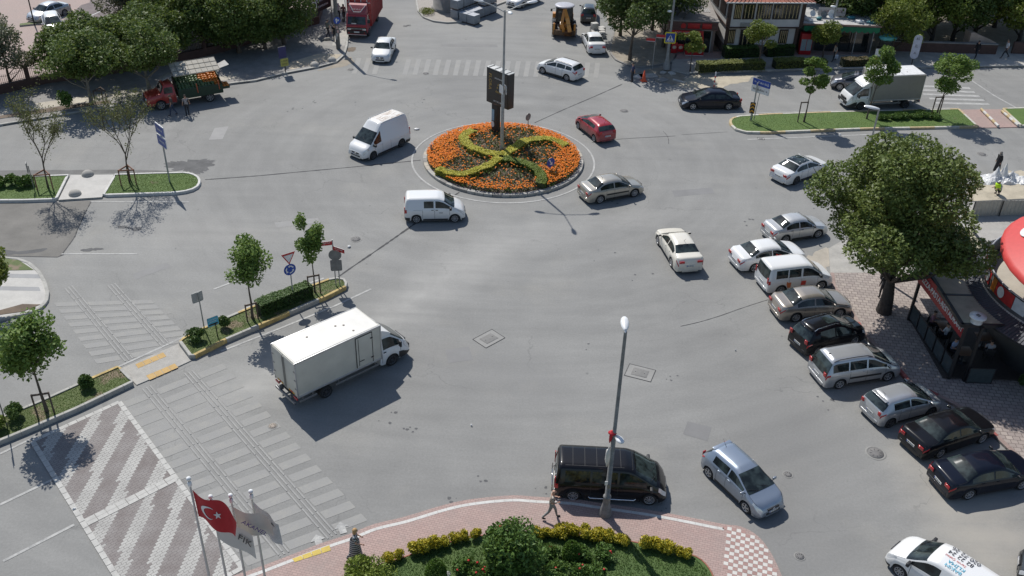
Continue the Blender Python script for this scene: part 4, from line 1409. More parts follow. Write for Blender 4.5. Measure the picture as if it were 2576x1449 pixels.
# ---- parked row beside the cafe
p, a = contact((2060, 598), (1968, 613.5), -1)
make_car('sedan', 'pale silver sedan parked furthest up the row, its bonnet under the big tree', 'car', p, a, sedan(4.26, 2.47, .84, 1.47, 1.06, darkhandle=True, darkmirror=True, tlw=.3), paint('pale_silver', (.56, .56, .55), .4, .32), PARK, 8, STEELRIM)
p, a = contact((1999, 668), (1890.5, 683.5), -1)
au, ab = make_car('sedan', 'white sedan in the parked row with a red-sleeved arm at its window', 'car', p, a, sedan(4.7, 2.81, .91, 1.43, 1.02, tlw=.32), WHITE, PARK, 5, ALLOY)
p, a = contact((2107, 797), (1998, 808.5), -1)
make_car('sedan', 'beige sedan in the parked row with its bonnet in tree shade', 'car', p, a, sedan(4.6, 2.7, .9, 1.48, 1.06, tlw=.3), BEIGE, PARK, 9, ALLOY)
SUVS = hatch(4.28, 2.55, .89, 1.62, .34, 1.06, lowdark=True, railm=CHROME, tlz=(.9, 1.15), tlw=.22)
p, a = contact((2150, 866), (2045.7, 897), -1)
make_car('crossover', 'black crossover with silver roof rails in the parked row', 'car', p, a, SUVS, BLACK, PARK, 9, ALLOY, extras=['rails', 'spoiler', 'sunroof'])
MPV = van(4.63, 2.835, .91, 1.72, .32, 1.05, .45, 1.5, side=[(-1.95, -1.05), (-.97, .0), (.1, 1.2)], gaps=[-.93, .05, 1.15], handles=[-.15, .25], rw=(-2.28, -1.98), tlz=(.85, 1.1), tlw=.24, moulding=True)
MPV['body']['top'] = [(-2.34, .6), (-2.31, .95), (-2.26, 1.1), (-1.98, 1.6), (-1.8, 1.69), (-.6, 1.72), (.1, 1.7), (.45, 1.62), (1.5, 1.08), (1.75, .98), (2.05, .85), (2.2, .72), (2.27, .56), (2.29, .45)]
MPV['body']['tumble'] = .3
MPV['tl'] = (-2.33, -2.08, 5.6, 6.95)
MPV['darkmirror'] = False
MPV['mir'] = 1.
p, a = contact((2227, 956.5), (2107, 975.7), -1)
make_car('people_carrier', 'silver people carrier with black roof rails in the parked row', 'car', p, a, MPV, SILVER, PARK, 6, ALLOY, extras=['rails', 'fin'])
p, a = contact((2336, 1046), (2233, 1074.5), -1)
make_car('hatchback', 'silver hatchback parked between the people carrier and a black sedan', 'car', p, a, hatch(4.0, 2.51, .87, 1.49), SILVER, PARK, 5, DARKRIM, extras=['antenna', 'spoiler'])
p, a = contact((2462, 1112), (2357, 1149), -1)
make_car('sedan', 'black sedan second from the lower end of the parked row', 'car', p, a, sedan(4.8, 2.71, .93, 1.42, 1.02, tlw=.32), BLACK, PARK, 9, ALLOY)
p, a = contact((2563, 1228), (2429.5, 1253), -1)
make_car('sedan', 'dark navy sedan with a glinting boot lid, lowest in the parked row', 'car', p, a, sedan(4.9, 2.83, .92, 1.45, 1.05, tlw=.32), NAVY, PARK, 8, STEELRIM)
p, a = contact((1876, 1288), (1782, 1199), -1)
make_car('hatchback', 'blue grey hatchback standing right of the black minibus', 'car', p, a, hatch(4.0, 2.51, .87, 1.49), SILVERB, RBT, 5, ALLOY, extras=['antenna', 'spoiler'])
SUVG = hatch(4.12, 2.6, .88, 1.57, .34, 1.04, lowdark=True)
p, a = contact((2124, 231), (2183, 236), 1)
make_car('crossover', 'grey crossover with a black roof half hidden behind the white lorry', 'car', p, a - R(10), SUVG, GREYP, RBT, 9, ALLOY, roofm=BLACK)
fr = G(2556, 1432)
make_car('sedan', 'dark grey car just entering the frame in the bottom right corner', 'car', (fr.x + 1.95, fr.y - .95), R(154), sedan(4.5, 2.65, .88, 1.46), CHAR, RBT, 8, STEELRIM)
# ---------------------------------------------------------------- lorries, digger, fruit truck
BOXW = mat('box_white', (.66, .64, .59), .5, var=.06, scale=1.5)
BOXG = mat('box_panel_cream', (.55, .53, .46), .5, var=.08, scale=1.2)
ALU = mat('aluminium_trim', (.5, .5, .5), .4, .6)
RAIL = mat('steel_rail', (.25, .25, .25), .5, .6)
LAMPO = mat('orange_lens', (.6, .2, .02), .3)
def cab_spec(h=2.0, w=.98, wb=1.0, r=.36, nose=1.25, hood=1.25, back=-.75, wsx=.05, wsx1=.85):
 # local: axle at x=0 for the front wheel; loft needs symmetric axles so use wb tiny
 top = [(back, .6), (back + .01, h - .15), (back + .08, h - .02), (wsx - .45, h), (wsx - .05, h - .05), (wsx1, hood + .03), (wsx1 + .15, hood - .06), (nose - .2, hood - .3), (nose - .05, hood - .45), (nose, .5)]
 belt = [(back, 1.12), (wsx1 - .2, 1.12), (nose - .4, .88), (nose, .45)]
 return dict(top=top, belt=belt, w=w, wb=.0001, r=r, tumble=.14, rk=.0, rearr=.1, frontr=.6, fk=.2, sill=.3)
def box_lorry(name, label, p, a, wb, cabh, box, pm, boxmats, group, vents=False, cabw=.98, deflect=True, hood=1.25):
 "origin at mid wheelbase; box = (x0, x1, halfwidth, z0, z1)"
 root = thing(name, label, 'lorry', (p.x, p.y, 0), a, group)
 fx = wb / 2
 b = Body(**cab_spec(cabh, cabw, hood=hood))
 T_ = Matrix.Translation((fx, 0, 0))
 def put(mb, nm, mats):
  o = mb.build(nm, mats, root)
  o.data.transform(T_)
  return o
 mb = MB()
 b.mesh(mb)
 for x in (-.62, .55):
  for sd in (1, -1):
   b.panel(mb, x - .01, x + .01, 3.6, 7.0, sd, .004, 1, 6, 2)
 put(mb, 'cab', [pm, UNDER, SEAM])
 g = MB()
 b.across(g, .02, .8, 8.45, .008, 8, 10, 0, .08)
 put(g, 'windscreen', GLASS)
 for sd in (1, -1):
  g = MB()
  b.panel(g, -.52, .5, 7.12, 7.9, sd, .008, 8, 3)
  put(g, 'side_window', GLASS)
  g = MB()
  b.panel(g, .78, 1.2, 6.4, 8.2, sd, .01, 6, 3, 0, lambda q: (6.3 + (1 - q) * .5, 8.3 - (1 - q) * .3))
  put(g, 'headlight', CLEARLENS)
  g = MB()
  b.panel(g, .42, 1.2, 3.05, 4.6, sd, .012, 6, 2)
  put(g, 'bumper_corner', BLACKPL)
  g = MB()
  q = b.P(-.45, 6.0, sd)
  g.box(tuple(q + Vector((0, .015 * sd, 0))), (.16, .03, .05), 0, 0, .01)
  put(g, 'door_handle', BLACKPL)
  g = MB()
  g.box((.42, sd * (cabw + .16), 1.32), (.1, .2, .34), 0, 0, .04)
  g.tube([(.45, sd * (cabw - .02), 1.2), (.43, sd * (cabw + .1), 1.25)], .025, 6)
  put(g, 'side_mirror', BLACKPL)
 g = MB()
 g.box((1.24, 0, .62), (.08, 1.5, .3), 0, 0, .05)
 g.box((1.29, 0, .95 - .2), (.03, .5, .1), 1, 0, .01)
 put(g, 'front_bumper', [BLACKPL, BLACKPL])
 g = MB()
 g.box((1.2, 0, .88), (.1, .9, .16), 0, 0, .03)
 put(g, 'grille', BLACKPL)
 g = MB()
 g.box((1.3, 0, .55), (.02, .5, .11))
 put(g, 'number_plate', PLATE)
 x0, x1, hw, z0, z1 = box
 mb = MB()
 mb.box(((x0 + x1) / 2, 0, (z0 + z1) / 2), (x1 - x0, hw * 2, z1 - z0), 0, 0, .02)
 for sd in (1, -1):     # edge trims and hinges are part of the box skin
  mb.box(((x0 + x1) / 2, sd * hw, z1 - .04), (x1 - x0 + .03, .05, .1), 1, 0, .01)
  mb.box(((x0 + x1) / 2, sd * hw, z0 + .04), (x1 - x0 + .03, .05, .1), 1, 0, .01)
  for x in (x0, x1):
   mb.box((x, sd * hw, (z0 + z1) / 2), (.07, .05, z1 - z0 - .02), 1, 0, .01)
 mb.build('cargo_box', boxmats, root)
 g = MB()
 g.box(((x0 + x1) / 2, 0, z1 + .004), (x1 - x0 - .14, hw * 2 - .14, .02))
 g.box(((x0 + x1) / 2 - .3, 0, z1 + .006), (.035, hw * 2 - .14, .03), 1)
 for (qx, qy) in ((.9, .3), (1.5, -.6), (1.35, .1), (-1.1, .4)):
  g.lathe([(.0, z1 + .02), (.06, z1 + .02), (.06, z1)], 8, 2, Matrix.Translation(((x0 + x1) / 2 + qx * .8, qy, .004)))
 g.build('box_roof', [boxmats[2], boxmats[1], mat('roof_stain', (.2, .16, .13))], root)
 for sd in (.5, -.5):
  g = MB()
  g.box((x0 - .012, sd * hw, (z0 + z1) / 2 + .05), (.03, hw * .97, z1 - z0 - .22), 0, 0, .008)
  g.tube([(x0 - .05, sd * .12, z0 + .05), (x0 - .05, sd * .12, z1 - .1)], .018, 6, 1)
  for zz in (.25, .5, .75):
   g.box((x0 - .035, sd * 2 * hw * .94, z0 + (z1 - z0) * zz), (.03, .14, .05), 1)
  for k in range(3):
   g.box((x0 - .03, sd * hw + (k - 1) * .18, z0 + .13), (.012, .17, .1), 2 if k % 2 else 3)
  g.build('rear_door', [boxmats[0], RAIL, mat('hazard_red', (.5, .04, .02)), mat('hazard_yellow', (.6, .32, .03))], root)
 g = MB()
 g.box(((x0 + fx) / 2, 0, z0 - .1), (fx - x0, .9, .16), 0)
 g.box((-wb / 2, 0, .38), (.14, 1.5, .14), 0)
 g.build('chassis', UNDER, root)
 g = MB()
 g.box((x0 - .12, 0, .5), (.12, hw * 1.7, .12), 0, 0, .02)
 for q in (-.5, .5):
  g.box((x0 - .03, q, .62), (.2, .08, .3), 0)
 g.build('rear_bumper', RAIL, root)
 for sd in (1, -1):
  for (xa, xb) in ((-wb / 2 + .55, fx - .9), (x0 + .1, -wb / 2 - .55)):
   if xb - xa < .4:
    continue
   g = MB()
   g.box(((xa + xb) / 2, sd * (hw - .05), .55), (xb - xa, .05, .14), 0, 0, .015)
   for x in (xa + .2, xb - .2):
    g.box((x, sd * (hw - .08), .72), (.05, .05, .3))
   g.build('side_guard', RAIL, root)
  g = MB()
  g.box((x0 - .03, sd * (hw - .2), z0 - .1), (.06, .34, .13), 0, 0, .02)
  g.build('taillight', REDLENS, root)
 ma, mb_ = wheel_meshes(.36, .22, 8, DARKRIM)
 for x, ys in ((fx, (cabw - .12,)), (-wb / 2, (hw - .16, hw - .45))):
  for y in ys:
   for sd in (1, -1):
    o = bpy.data.objects.new('wheel', ma)
    C.objects.link(o)
    o.parent = root
    o.location = (x, sd * y, .36)
    o.rotation_euler.z = 0 if sd > 0 else math.pi
    q = bpy.data.objects.new('rim', mb_)
    C.objects.link(q)
    q.parent = o
 if deflect:
  g = MB()
  hw2 = cabw - .12
  pr = [(-.72, cabh - .03), (.05, cabh - .02), (-.1, cabh + .12), (-.45, cabh + .32), (-.72, cabh + .42)]
  vs = [(fx + x, -hw2 * (1 - .12 * (z - cabh)), z) for x, z in pr] + [(fx + x, hw2 * (1 - .12 * (z - cabh)), z) for x, z in pr]
  n = len(pr)
  g.add(vs, [list(range(n)), list(range(n, 2 * n))[::-1]] + [(i, i + n, (i + 1) % n + n, (i + 1) % n) for i in range(n)], 0)
  if vents:
   g.lathe([(.17, .0), (.17, .05), (.12, .06), (.0, .03)], 16, 1, Matrix.Translation((fx - .28, .18, cabh + .2)) @ Matrix.Rotation(.5, 4, 'Y'))
  g.build('wind_deflector', [pm, BLACKPL], root)
 return root
# white reefer in the foreground
p, a = contact((985, 917), (819, 997), -1, .86)
wbL = (G(985, 917) - G(819, 997)).length
lor = box_lorry('box_lorry', 'big white refrigerated box lorry driving past the near zebra crossing', p, a, wbL, 2.05, (-wbL / 2 - 1.62, wbL / 2 - .72, 1.06, .86, 2.98), WHITE, [BOXG, ALU, BOXW], RBT, True)
g = MB()
g.box((wbL / 2 - 1.75, -1.075, 1.92), (.95, .03, 1.8), 0, 0, .008)
for x in (-2.24, -1.26):
 g.box((wbL / 2 + x, -1.08, 1.92), (.03, .035, 1.84), 1)
g.box((wbL / 2 - 1.75, -1.08, 2.83), (1.0, .035, .03), 1)
for z in (1.3, 2.5):
 g.box((wbL / 2 - 1.3, -1.1, z), (.14, .03, .06), 1)
g.tube([(wbL / 2 - 2.1, -1.1, 1.1), (wbL / 2 - 2.1, -1.1, 2.75)], .014, 6, 1)
g.tube([(wbL / 2 - 2.08, -1.1, 1.35), (wbL / 2 - 1.8, -1.11, 1.35)], .02, 6, 1)
g.build('side_door', [BOXG, BLACKPL], lor)
# white box lorry on the upper right road
p, a = contact((2161, 276), (2273, 271), 1, .86)
wbT = (G(2161, 276) - G(2273, 271)).length
box_lorry('box_lorry', 'white lorry with a grey sided box driving left on the upper right road', p, a, wbT, 2.05, (-wbT / 2 - 1.15, wbT / 2 - .7, 1.1, .8, 3.0), WHITE, [mat('box_grey_side', (.27, .26, .235), .6, var=.05), ALU, mat('box_roof_white', (.68, .68, .67), .5)], RBT, False, deflect=True)

# red lorry facing the viewer
fr = G(899, 97)
ra = R(-93)
rroot = thing('red_lorry', 'red lorry with a tall slatted body parked nose on at the top left kerb', 'lorry', (fr.x, fr.y, 0), ra, None)
RED1 = paint('lorry_red', (.36, .02, .022), .1, .35)
RED2 = mat('faded_red_sheet', (.3, .05, .05), .6, var=.2, scale=2)
g = MB()     # cab, front face at x=0
prof = [(-1.55, .55), (0.02, .55), (.06, 1.2), (-.04, 1.3), (-.3, 2.05), (-.45, 2.2), (-1.55, 2.22)]
n = len(prof)
vs = [(x, -1.0, z) for x, z in prof] + [(x, 1.0, z) for x, z in prof]
g.add(vs, [list(range(n)), list(range(n, 2 * n))[::-1]] + [(i, i + n, (i + 1) % n + n, (i + 1) % n) for i in range(n)], 0)
g.build('cab', RED1, rroot)
g = MB()
g.add([(-.05, -.88, 1.34), (-.05, .88, 1.34), (-.285, .84, 2.02), (-.285, -.84, 2.02)], [(0, 1, 2, 3)], 0, False, Matrix.Translation((.012, 0, .01)))
g.build('windscreen', GLASS, rroot)
g = MB()
g.box((-.02, -.25, 1.45), (.01, .45, .12))
g.build('windscreen_card', mat('card', (.5, .5, .52)), rroot, (.03, 0, .0))
for sd in (1, -1):
 g = MB()
 g.add([(-1.2, sd * 1.008, 1.36), (-.2, sd * 1.008, 1.36), (-.42, sd * 1.008, 2.02), (-1.2, sd * 1.008, 2.02)], [(0, 1, 2, 3) if sd < 0 else (3, 2, 1, 0)])
 g.build('side_window', GLASS, rroot)
 g = MB()
 g.box((.06, sd * 1.24, 1.75), (.08, .2, .4), 0, 0, .03)
 g.tube([(0, sd * 1.0, 2.0), (.05, sd * 1.2, 1.95)], .02, 6)
 g.build('side_mirror', BLACKPL, rroot)
 g = MB()
 g.box((.075, sd * .72, .93), (.03, .34, .16), 0, 0, .02)
 g.build('headlight', CLEARLENS, rroot)
 g = MB()
 g.box((.13, sd * .75, .62), (.03, .12, .08), 0, 0, .01)
 g.build('front_lamp', REDLENS, rroot)
g = MB()
g.box((.06, 0, .98), (.05, 1.86, .26), 0, 0, .02)
g.build('grille', BLACKPL, rroot)
for k in range(6):
 pass
g = MB()
for k in range(13):
 g.box((.09, -.75 + k * .125, .98), (.012, .06, .1))
g.build('grille_bars', mat('grille_grey', (.4, .4, .4), .4, .6), rroot)
g = MB()
g.box((.08, 0, .66), (.1, 1.95, .3), 0, 0, .03)
g.build('front_bumper', BLACKPL, rroot)
g = MB()
g.box((.14, 0, .46), (.06, 1.9, .1), 0, 0, .01)
g.box((.175, 0, .43), (.01, 1.9, .05), 1)
g.build('bumper_strip', [RED1, mat('strip_white', (.6, .6, .58))], rroot)
g = MB()
g.box((.145, 0, .68), (.01, .52, .12))
g.build('number_plate', PLATE, rroot)
g = MB()
prof = [(-.42, 2.2), (-.55, 2.5), (-.95, 2.95), (-1.5, 3.05), (-1.5, 2.2)]
n = len(prof)
vs = [(x, -.92 + .1 * (z - 2.2), z) for x, z in prof] + [(x, .92 - .1 * (z - 2.2), z) for x, z in prof]
g.add(vs, [list(range(n)), list(range(n, 2 * n))[::-1]] + [(i, i + n, (i + 1) % n + n, (i + 1) % n) for i in range(n)], 0)
g.build('wind_deflector', mat('dusty_red', (.3, .07, .08), .5), rroot)
g = MB()
WSTR = mat('strip_white', (.6, .6, .58))
ln = lambda a_, b_: g.tube([a_, b_], .035, 6)
ln((-.93, .78, 2.97), (-.49, .32, 2.42))
ln((-.93, -.78, 2.97), (-.49, -.32, 2.42))
ln((-.49, -.32, 2.42), (-.49, .32, 2.42))
g.build('deflector_trim', WSTR, rroot)
text('deflector_lettering', '0542 575 67 66', .17, WSTR, rroot, frame((-.62, 0, 2.62), (0, 1, 0), (-.65, 0, .75)), .01)
g = MB()
g.box((-4.45, 0, 2.05), (5.7, 2.3, 2.6), 0, 0, .02)
for k in range(16):
 for sd in (1, -1):
  g.box((-7.2 + k * .37, sd * 1.165, 2.05), (.09, .04, 2.56), 1)
g.build('cargo_body', [RED1, RED2], rroot)
g = MB()
g.box((-4.45, 0, 3.36), (5.74, 2.34, .06), 0)
g.build('cargo_roof', mat('plywood_roof', (.5, .42, .34), .7), rroot)
g = MB()
for y in (-.95, -.38, .2, .78):
 g.box((-1.585, y, 2.98), (.03, .07, .74))
g.box((-1.582, 0, 2.98), (.03, 2.2, .07))
g.build('front_lattice', WSTR, rroot)
g = MB()
g.box((-4, 0, .7), (6.4, .9, .2))
g.build('chassis', UNDER, rroot)
add_wheels(rroot, 1, .88, .42, .26, 8, DARKRIM, axles=(-.85, -5.4))

# fruit truck with a raised side flap
f_, r_ = G(407, 276), G(560, 250)
fd = (f_ - r_).normalized()
fa = math.atan2(fd.y, fd.x)
left = Vector((-fd.y, fd.x, 0))
fo = f_ - left * .8
froot = thing('fruit_truck', 'old red cab truck selling melons and pumpkins from its green side bed', 'lorry', (fo.x, fo.y, 0), fa)
RED3 = paint('old_truck_red', (.34, .028, .02), .05, .4)
GRN = mat('bed_green', (.012, .035, .018), .6, var=.2)
b = Body(top=[(-1.28, .6), (-1.27, 1.8), (-1.2, 1.92), (-.55, 1.94), (-.4, 1.88), (-.12, 1.32), (.02, 1.26), (.9, 1.16), (1.0, 1.05), (1.03, .55)], belt=[(-1.28, 1.2), (-.1, 1.2), (1.0, 1.0), (1.03, .5)], w=.9, wb=.0001, r=.4, tumble=.14, rk=0., rearr=.1, frontr=.3, fk=.1, sill=.42, pwr=2)
mb = MB()
b.mesh(mb)
for sd in (1, -1):
 for x in (-1.15, -.2):
  b.panel(mb, x - .01, x + .01, 3.8, 7, sd, .004, 1, 5, 2)
mb.build('cab', [RED3, UNDER, SEAM], froot)
g = MB()
b.across(g, -.4, -.14, 8.45, .008, 5, 8)
g.build('windscreen', GLASS, froot)
for sd in (1, -1):
 g = MB()
 b.panel(g, -1.08, -.4, 7.12, 7.88, sd, .008, 6, 3)
 g.build('side_window', GLASS, froot)
 g = MB()
 g.blob((1.03, sd * .62, .95), (.05, .12, .12), 10, 6)
 g.build('headlight', CLEARLENS, froot)
g = MB()
g.box((1.12, 0, .55), (.08, 1.8, .14), 0, 0, .02)
g.build('front_bumper', mat('grey_bumper', (.3, .3, .3), .5, .3), froot)
g = MB()
g.box((1.03, 0, .85), (.06, 1.0, .3), 0, 0, .02)
g.build('grille', BLACKPL, froot)
g = MB()
g.box((-.75, .93, .45), (.8, .14, .05))
g.build('running_board', RAIL, froot)
# bed: floor, boards, sloping display
bx0, bx1 = -5.0, -1.5
g = MB()
g.box(((bx0 + bx1) / 2, .98, 1.05), (bx1 - bx0, .05, .75), 0)
g.build('bed_side', GRN, froot)
g = MB()
g.box(((bx0 + bx1) / 2, -1.0, 1.3), (bx1 - bx0, .05, 1.2), 0)
g.build('bed_side', GRN, froot)
for x in (bx0, bx1):
 g = MB()
 pr = [(-1.0, .7), (1.0, .7), (1.0, 1.42), (-1.0, 2.1)]
 vs = [(x - .03, y, z) for y, z in pr] + [(x + .03, y, z) for y, z in pr]
 g.add(vs, [(3, 2, 1, 0), (4, 5, 6, 7)] + [(i, (i + 1) % 4, (i + 1) % 4 + 4, i + 4) for i in range(4)])
 g.build('bed_end', GRN, froot)
g = MB()
g.box(((bx0 + bx1) / 2, 0, .7), (bx1 - bx0, 2.0, .08))
g.build('bed_floor', UNDER, froot)
g = MB()
vs = [(bx0 + .05, .94, 1.05), (bx1 - .05, .94, 1.05), (bx1 - .05, -.94, 1.72), (bx0 + .05, -.94, 1.72)]
g.add(vs, [(0, 1, 2, 3)])
g.build('display_board', GRN, froot)
AWN = mat('awning_white', (.40, .37, .31), .7, var=.12, scale=1.5)
for x in (bx0 + .05, bx1 - .05):
 g = MB()
 g.tube([(x, -.9, .8), (x, -.9, 2.75)], .035, 6)
 g.build('awning_post', RAIL, froot)
g = MB()
A0 = Vector((bx0 - .1, -1.0, 2.72)), Vector((bx1 + .1, -1.0, 2.72))
vs = [(bx0 - .1, .42, 2.42), (bx1 + .1, .42, 2.42), (bx1 + .1, -1.1, 3.0), (bx0 - .1, -1.1, 3.0)]
vs2 = [(x, y, z - .05) for x, y, z in vs]
g.add(vs + vs2, [(0, 1, 2, 3), (7, 6, 5, 4), (0, 4, 5, 1), (1, 5, 6, 2), (2, 6, 7, 3), (3, 7, 4, 0)])
for k in range(9):
 t = k / 8
 g.tube([Vector(vs[0]).lerp(Vector(vs[1]), t) + Vector((0, 0, .02)), Vector(vs[3]).lerp(Vector(vs[2]), t) + Vector((0, 0, .02))], .014, 5, 1)
for k in range(4):
 t = k / 3
 g.tube([Vector(vs[0]).lerp(Vector(vs[3]), t) + Vector((0, 0, .02)), Vector(vs[1]).lerp(Vector(vs[2]), t) + Vector((0, 0, .02))], .014, 5, 1)
g.build('raised_flap', [AWN, mat('flap_batten', (.2, .18, .14))], froot)
for sx, nm in ((1, 0), (-1, 0)):
 g = MB()
 x = bx1 + .12 if sx > 0 else bx0 - .12
 vs = [(x, .2, 2.45), (x, -1.1, 2.3), (x + sx * .85, -1.2, 1.95 if sx > 0 else 2.55), (x + sx * .85, .1, 2.1 if sx > 0 else 2.6)]
 vs2 = [(a_, b_, c_ - .03) for a_, b_, c_ in vs]
 g.add(vs + vs2, [(0, 1, 2, 3), (7, 6, 5, 4), (0, 4, 5, 1), (1, 5, 6, 2), (2, 6, 7, 3), (3, 7, 4, 0)])
 g.build('side_flap', mat('flap_grey', (.33, .32, .3), .7), froot)
add_wheels(froot, 1, .82, .4, .24, 6, mat('grey_wheel', (.22, .22, .22), .5, .2), axles=(0, -3.9))
bpy.context.view_layer.update()
FM = froot.matrix_world.copy()
mel = MB()
mel.blob((0, 0, 0), (.135, .17, .13), 12, 8)
mm_, t_, bs_ = nodes_of('watermelon_rind')
v_ = objvec(t_)
w_ = t_.nodes.new('ShaderNodeTexWave')
w_.inputs['Scale'].default_value = 6
w_.inputs['Distortion'].default_value = 4
t_.links.new(v_, w_.inputs[0])
t_.links.new(mixcol(t_, w_.outputs[1] if len(w_.outputs) > 1 else w_.outputs[0], (.022, .055, .018), (.12, .18, .065)), bs_.inputs['Base Color'])
bs_.inputs['Roughness'].default_value = .45
pump_m = mat('pumpkin_skin', (.5, .16, .015), .5, var=.25)
rm = random.Random(3)
first = {}
def fruit(kind, loc, s, rot):
 if kind not in first:
  g = MB()
  if kind == 'watermelon':
   g.blob((0, 0, 0), (.135, .165, .13), 12, 8)
   o = g.build('watermelon', mm_)
   tag(o, 'striped green watermelon on the fruit truck display', 'watermelon', 'watermelons on the fruit truck')
  else:
   vs, fs = [], []
   for i in range(7):
    ph = math.pi * i / 6
    for k in range(16):
     q = 2 * math.pi * k / 16
     rr = (.15 + .012 * math.cos(q * 8)) * math.sin(ph)
     vs.append((rr * math.cos(q), rr * math.sin(q), .115 * math.cos(ph)))
   for i in range(6):
    for k in range(16):
     fs.append((i * 16 + k, (i + 1) * 16 + k, (i + 1) * 16 + (k + 1) % 16, i * 16 + (k + 1) % 16))
   g.add(vs, fs, 0, True)
   o = g.build('pumpkin', pump_m)
   tag(o, 'orange pumpkin on the rear part of the fruit truck display', 'pumpkin', 'pumpkins on the fruit truck')
  first[kind] = o
 else:
  o = first[kind].copy()
  C.objects.link(o)
 o.location = loc
 o.scale = (s, s, s)
 o.rotation_euler = rot
for i in range(13):
 for j in range(8):
  x = bx1 - .22 - i * .262 + rm.uniform(-.03, .03)
  y = .84 - j * .24 + rm.uniform(-.03, .03)
  z = 1.06 + (.94 - y) * .356 + .1 + rm.uniform(0, .05)
  pk = (i >= 7 and j >= 3 and i + j * .6 > 9.5) or (i >= 11 and j >= 1)
  w = FM @ Vector((x, y, z))
  fruit('pumpkin' if pk else 'watermelon', w, rm.uniform(.9, 1.12), (rm.uniform(-.5, .5), rm.uniform(-.5, .5), rm.uniform(0, 6)))
# tray of pumpkins hung on the tail
g = MB()
for k in range(1):
 g.box((bx0 - .35, .35, .95), (.55, 1.0, .1), 0, 0)
 for yy in (-.15, .85):
  g.box((bx0 - .35, yy, 1.05), (.55, .04, .16), 0)
 g.box((bx0 - .62, .35, 1.05), (.04, 1.0, .16), 0)
g.build('tail_tray', GRN, froot)
for k in range(7):
 w = FM @ Vector((bx0 - .22 - (k % 2) * .26, .75 - (k // 2) * .26, 1.13))
 fruit('pumpkin', w, rm.uniform(.85, 1), (0, 0, rm.uniform(0, 6)))
for x in (-3.0, -4.75):
 g = MB()
 g.tube([(x, 1.02, 1.0), (x + .05, 1.0, 1.75)], .04, 6)
 g.build('flap_strut', mat('strut_red', (.4, .08, .03)), froot)

# backhoe loader seen from behind
bp = G(1418, 97)
broot = thing('backhoe_loader', 'yellow and black backhoe loader seen from behind with its digging arm folded', 'digger', (bp.x, bp.y, 0), R(90))
YL = paint('digger_yellow', (.5, .2, .012), .0, .4)
DK = mat('digger_black', (.03, .03, .032), .5)
g = MB()
g.box((2.0, 0, 1.0), (3.6, .9, .8), 0, 0, .05)
g.box((3.2, 0, 1.45), (1.6, .85, .5), 0, 0, .08)
g.build('chassis', YL, broot)
g = MB()     # cab with big windows
for sx in (.75, 2.15):
 for sd in (1, -1):
  g.tube([(sx, sd * .82, 1.2), (sx + (.05 if sx < 1 else -.1), sd * .74, 2.78)], .05, 6)
g.box((1.45, 0, 1.2), (1.5, 1.7, .12), 0, 0, .03)
g.build('cab_frame', DK, broot)
g = MB()
g.box((1.45, 0, 2.0), (1.34, 1.5, 1.45), 0, 0, .06)
g.build('cab_glass', GLASS, broot)
g = MB()
g.lathe([(0.001, 2.93), (.7, 2.92), (.93, 2.88), (.98, 2.82), (.95, 2.76), (0.001, 2.74)], 24, 0, Matrix.Translation((1.45, 0, 0)) @ Matrix.Diagonal((.95, 1, 1, 1)))
g.build('cab_roof', mat('roof_grey', (.42, .42, .46), .45), broot)
for sd in (1, -1):
 g = MB()
 g.box((1.1, sd * .98, 1.25), (1.5, .42, .08), 0, 0, .03)
 g.build('mudguard', DK, broot)
 g = MB()
 g.box((.0, sd * 1.0, .95), (.22, .2, 1.1), 0, 0, .03)
 g.box((-.05, sd * 1.02, .28), (.34, .36, .1), 1, 0, .02)
 g.build('stabiliser', [YL, DK], broot)
g = MB()
g.box((.0, 0, .6), (.25, 2.1, .5), 0, 0, .03)
g.build('rear_frame', mat('rusty_frame', (.13, .08, .045), .8, var=.4), broot)
for nm, pts, wd_, mm in (('boom', [(.05, 0, .75), (-.25, .28, 1.6), (.1, .08, 2.75)], (.17, .15, .13), YL), ('dipper_arm', [(.08, 0, 2.78), (-.35, -.22, 2.1), (-.55, -.5, .95)], (.13, .19, .2), YL)):
 g = MB()
 for i in range(2):
  p0, p1 = Vector(pts[i]), Vector(pts[i + 1])
  d = (p1 - p0).normalized()
  sx = Vector((0, 1, 0)) - d * d.y
  sx.normalize()
  sy = d.cross(sx)
  w0, w1 = wd_[i], wd_[i + 1]
  vs = []
  for p_, w_ in ((p0 - d * .06, w0), (p1 + d * .06, w1)):
   vs += [p_ + sx * a_ * w_ * .95 + sy * c_ * w_ * 1.15 for a_, c_ in ((-1, -1), (1, -1), (1, 1), (-1, 1))]
  g.add(vs, [(3, 2, 1, 0), (4, 5, 6, 7)] + [(k, (k + 1) % 4, (k + 1) % 4 + 4, k + 4) for k in range(4)])
 g.build(nm, mm, broot)
g = MB()
g.tube([(0, .12, 1.0), (-.1, .3, 2.0)], .06, 8)
g.tube([(.0, -.08, 2.6), (-.32, -.3, 1.6)], .05, 8)
g.build('hydraulic_ram', DK, broot)
g = MB()     # bucket: curved shell
vs, fs = [], []
for i in range(9):
 q = R(-60 + i * 26)
 for y in (-.32, .32):
  vs.append((-.55 + .33 * math.cos(q) + .1, -.55 + y + .2, .62 + .33 * math.sin(q)))
fs = [(2 * i, 2 * i + 1, 2 * i + 3, 2 * i + 2) for i in range(8)]
g.add(vs, fs, 0, True)
for s_ in (0, 1):
 g.add([vs[2 * i + s_] for i in range(9)], [list(range(9))])
g.build('bucket', mat('rusty_bucket', (.16, .075, .03), .8, var=.4), broot)
g = MB()
g.box((4.6, 0, .7), (.7, 2.1, .8), 0, 0, .05)
g.build('front_shovel', YL, broot)
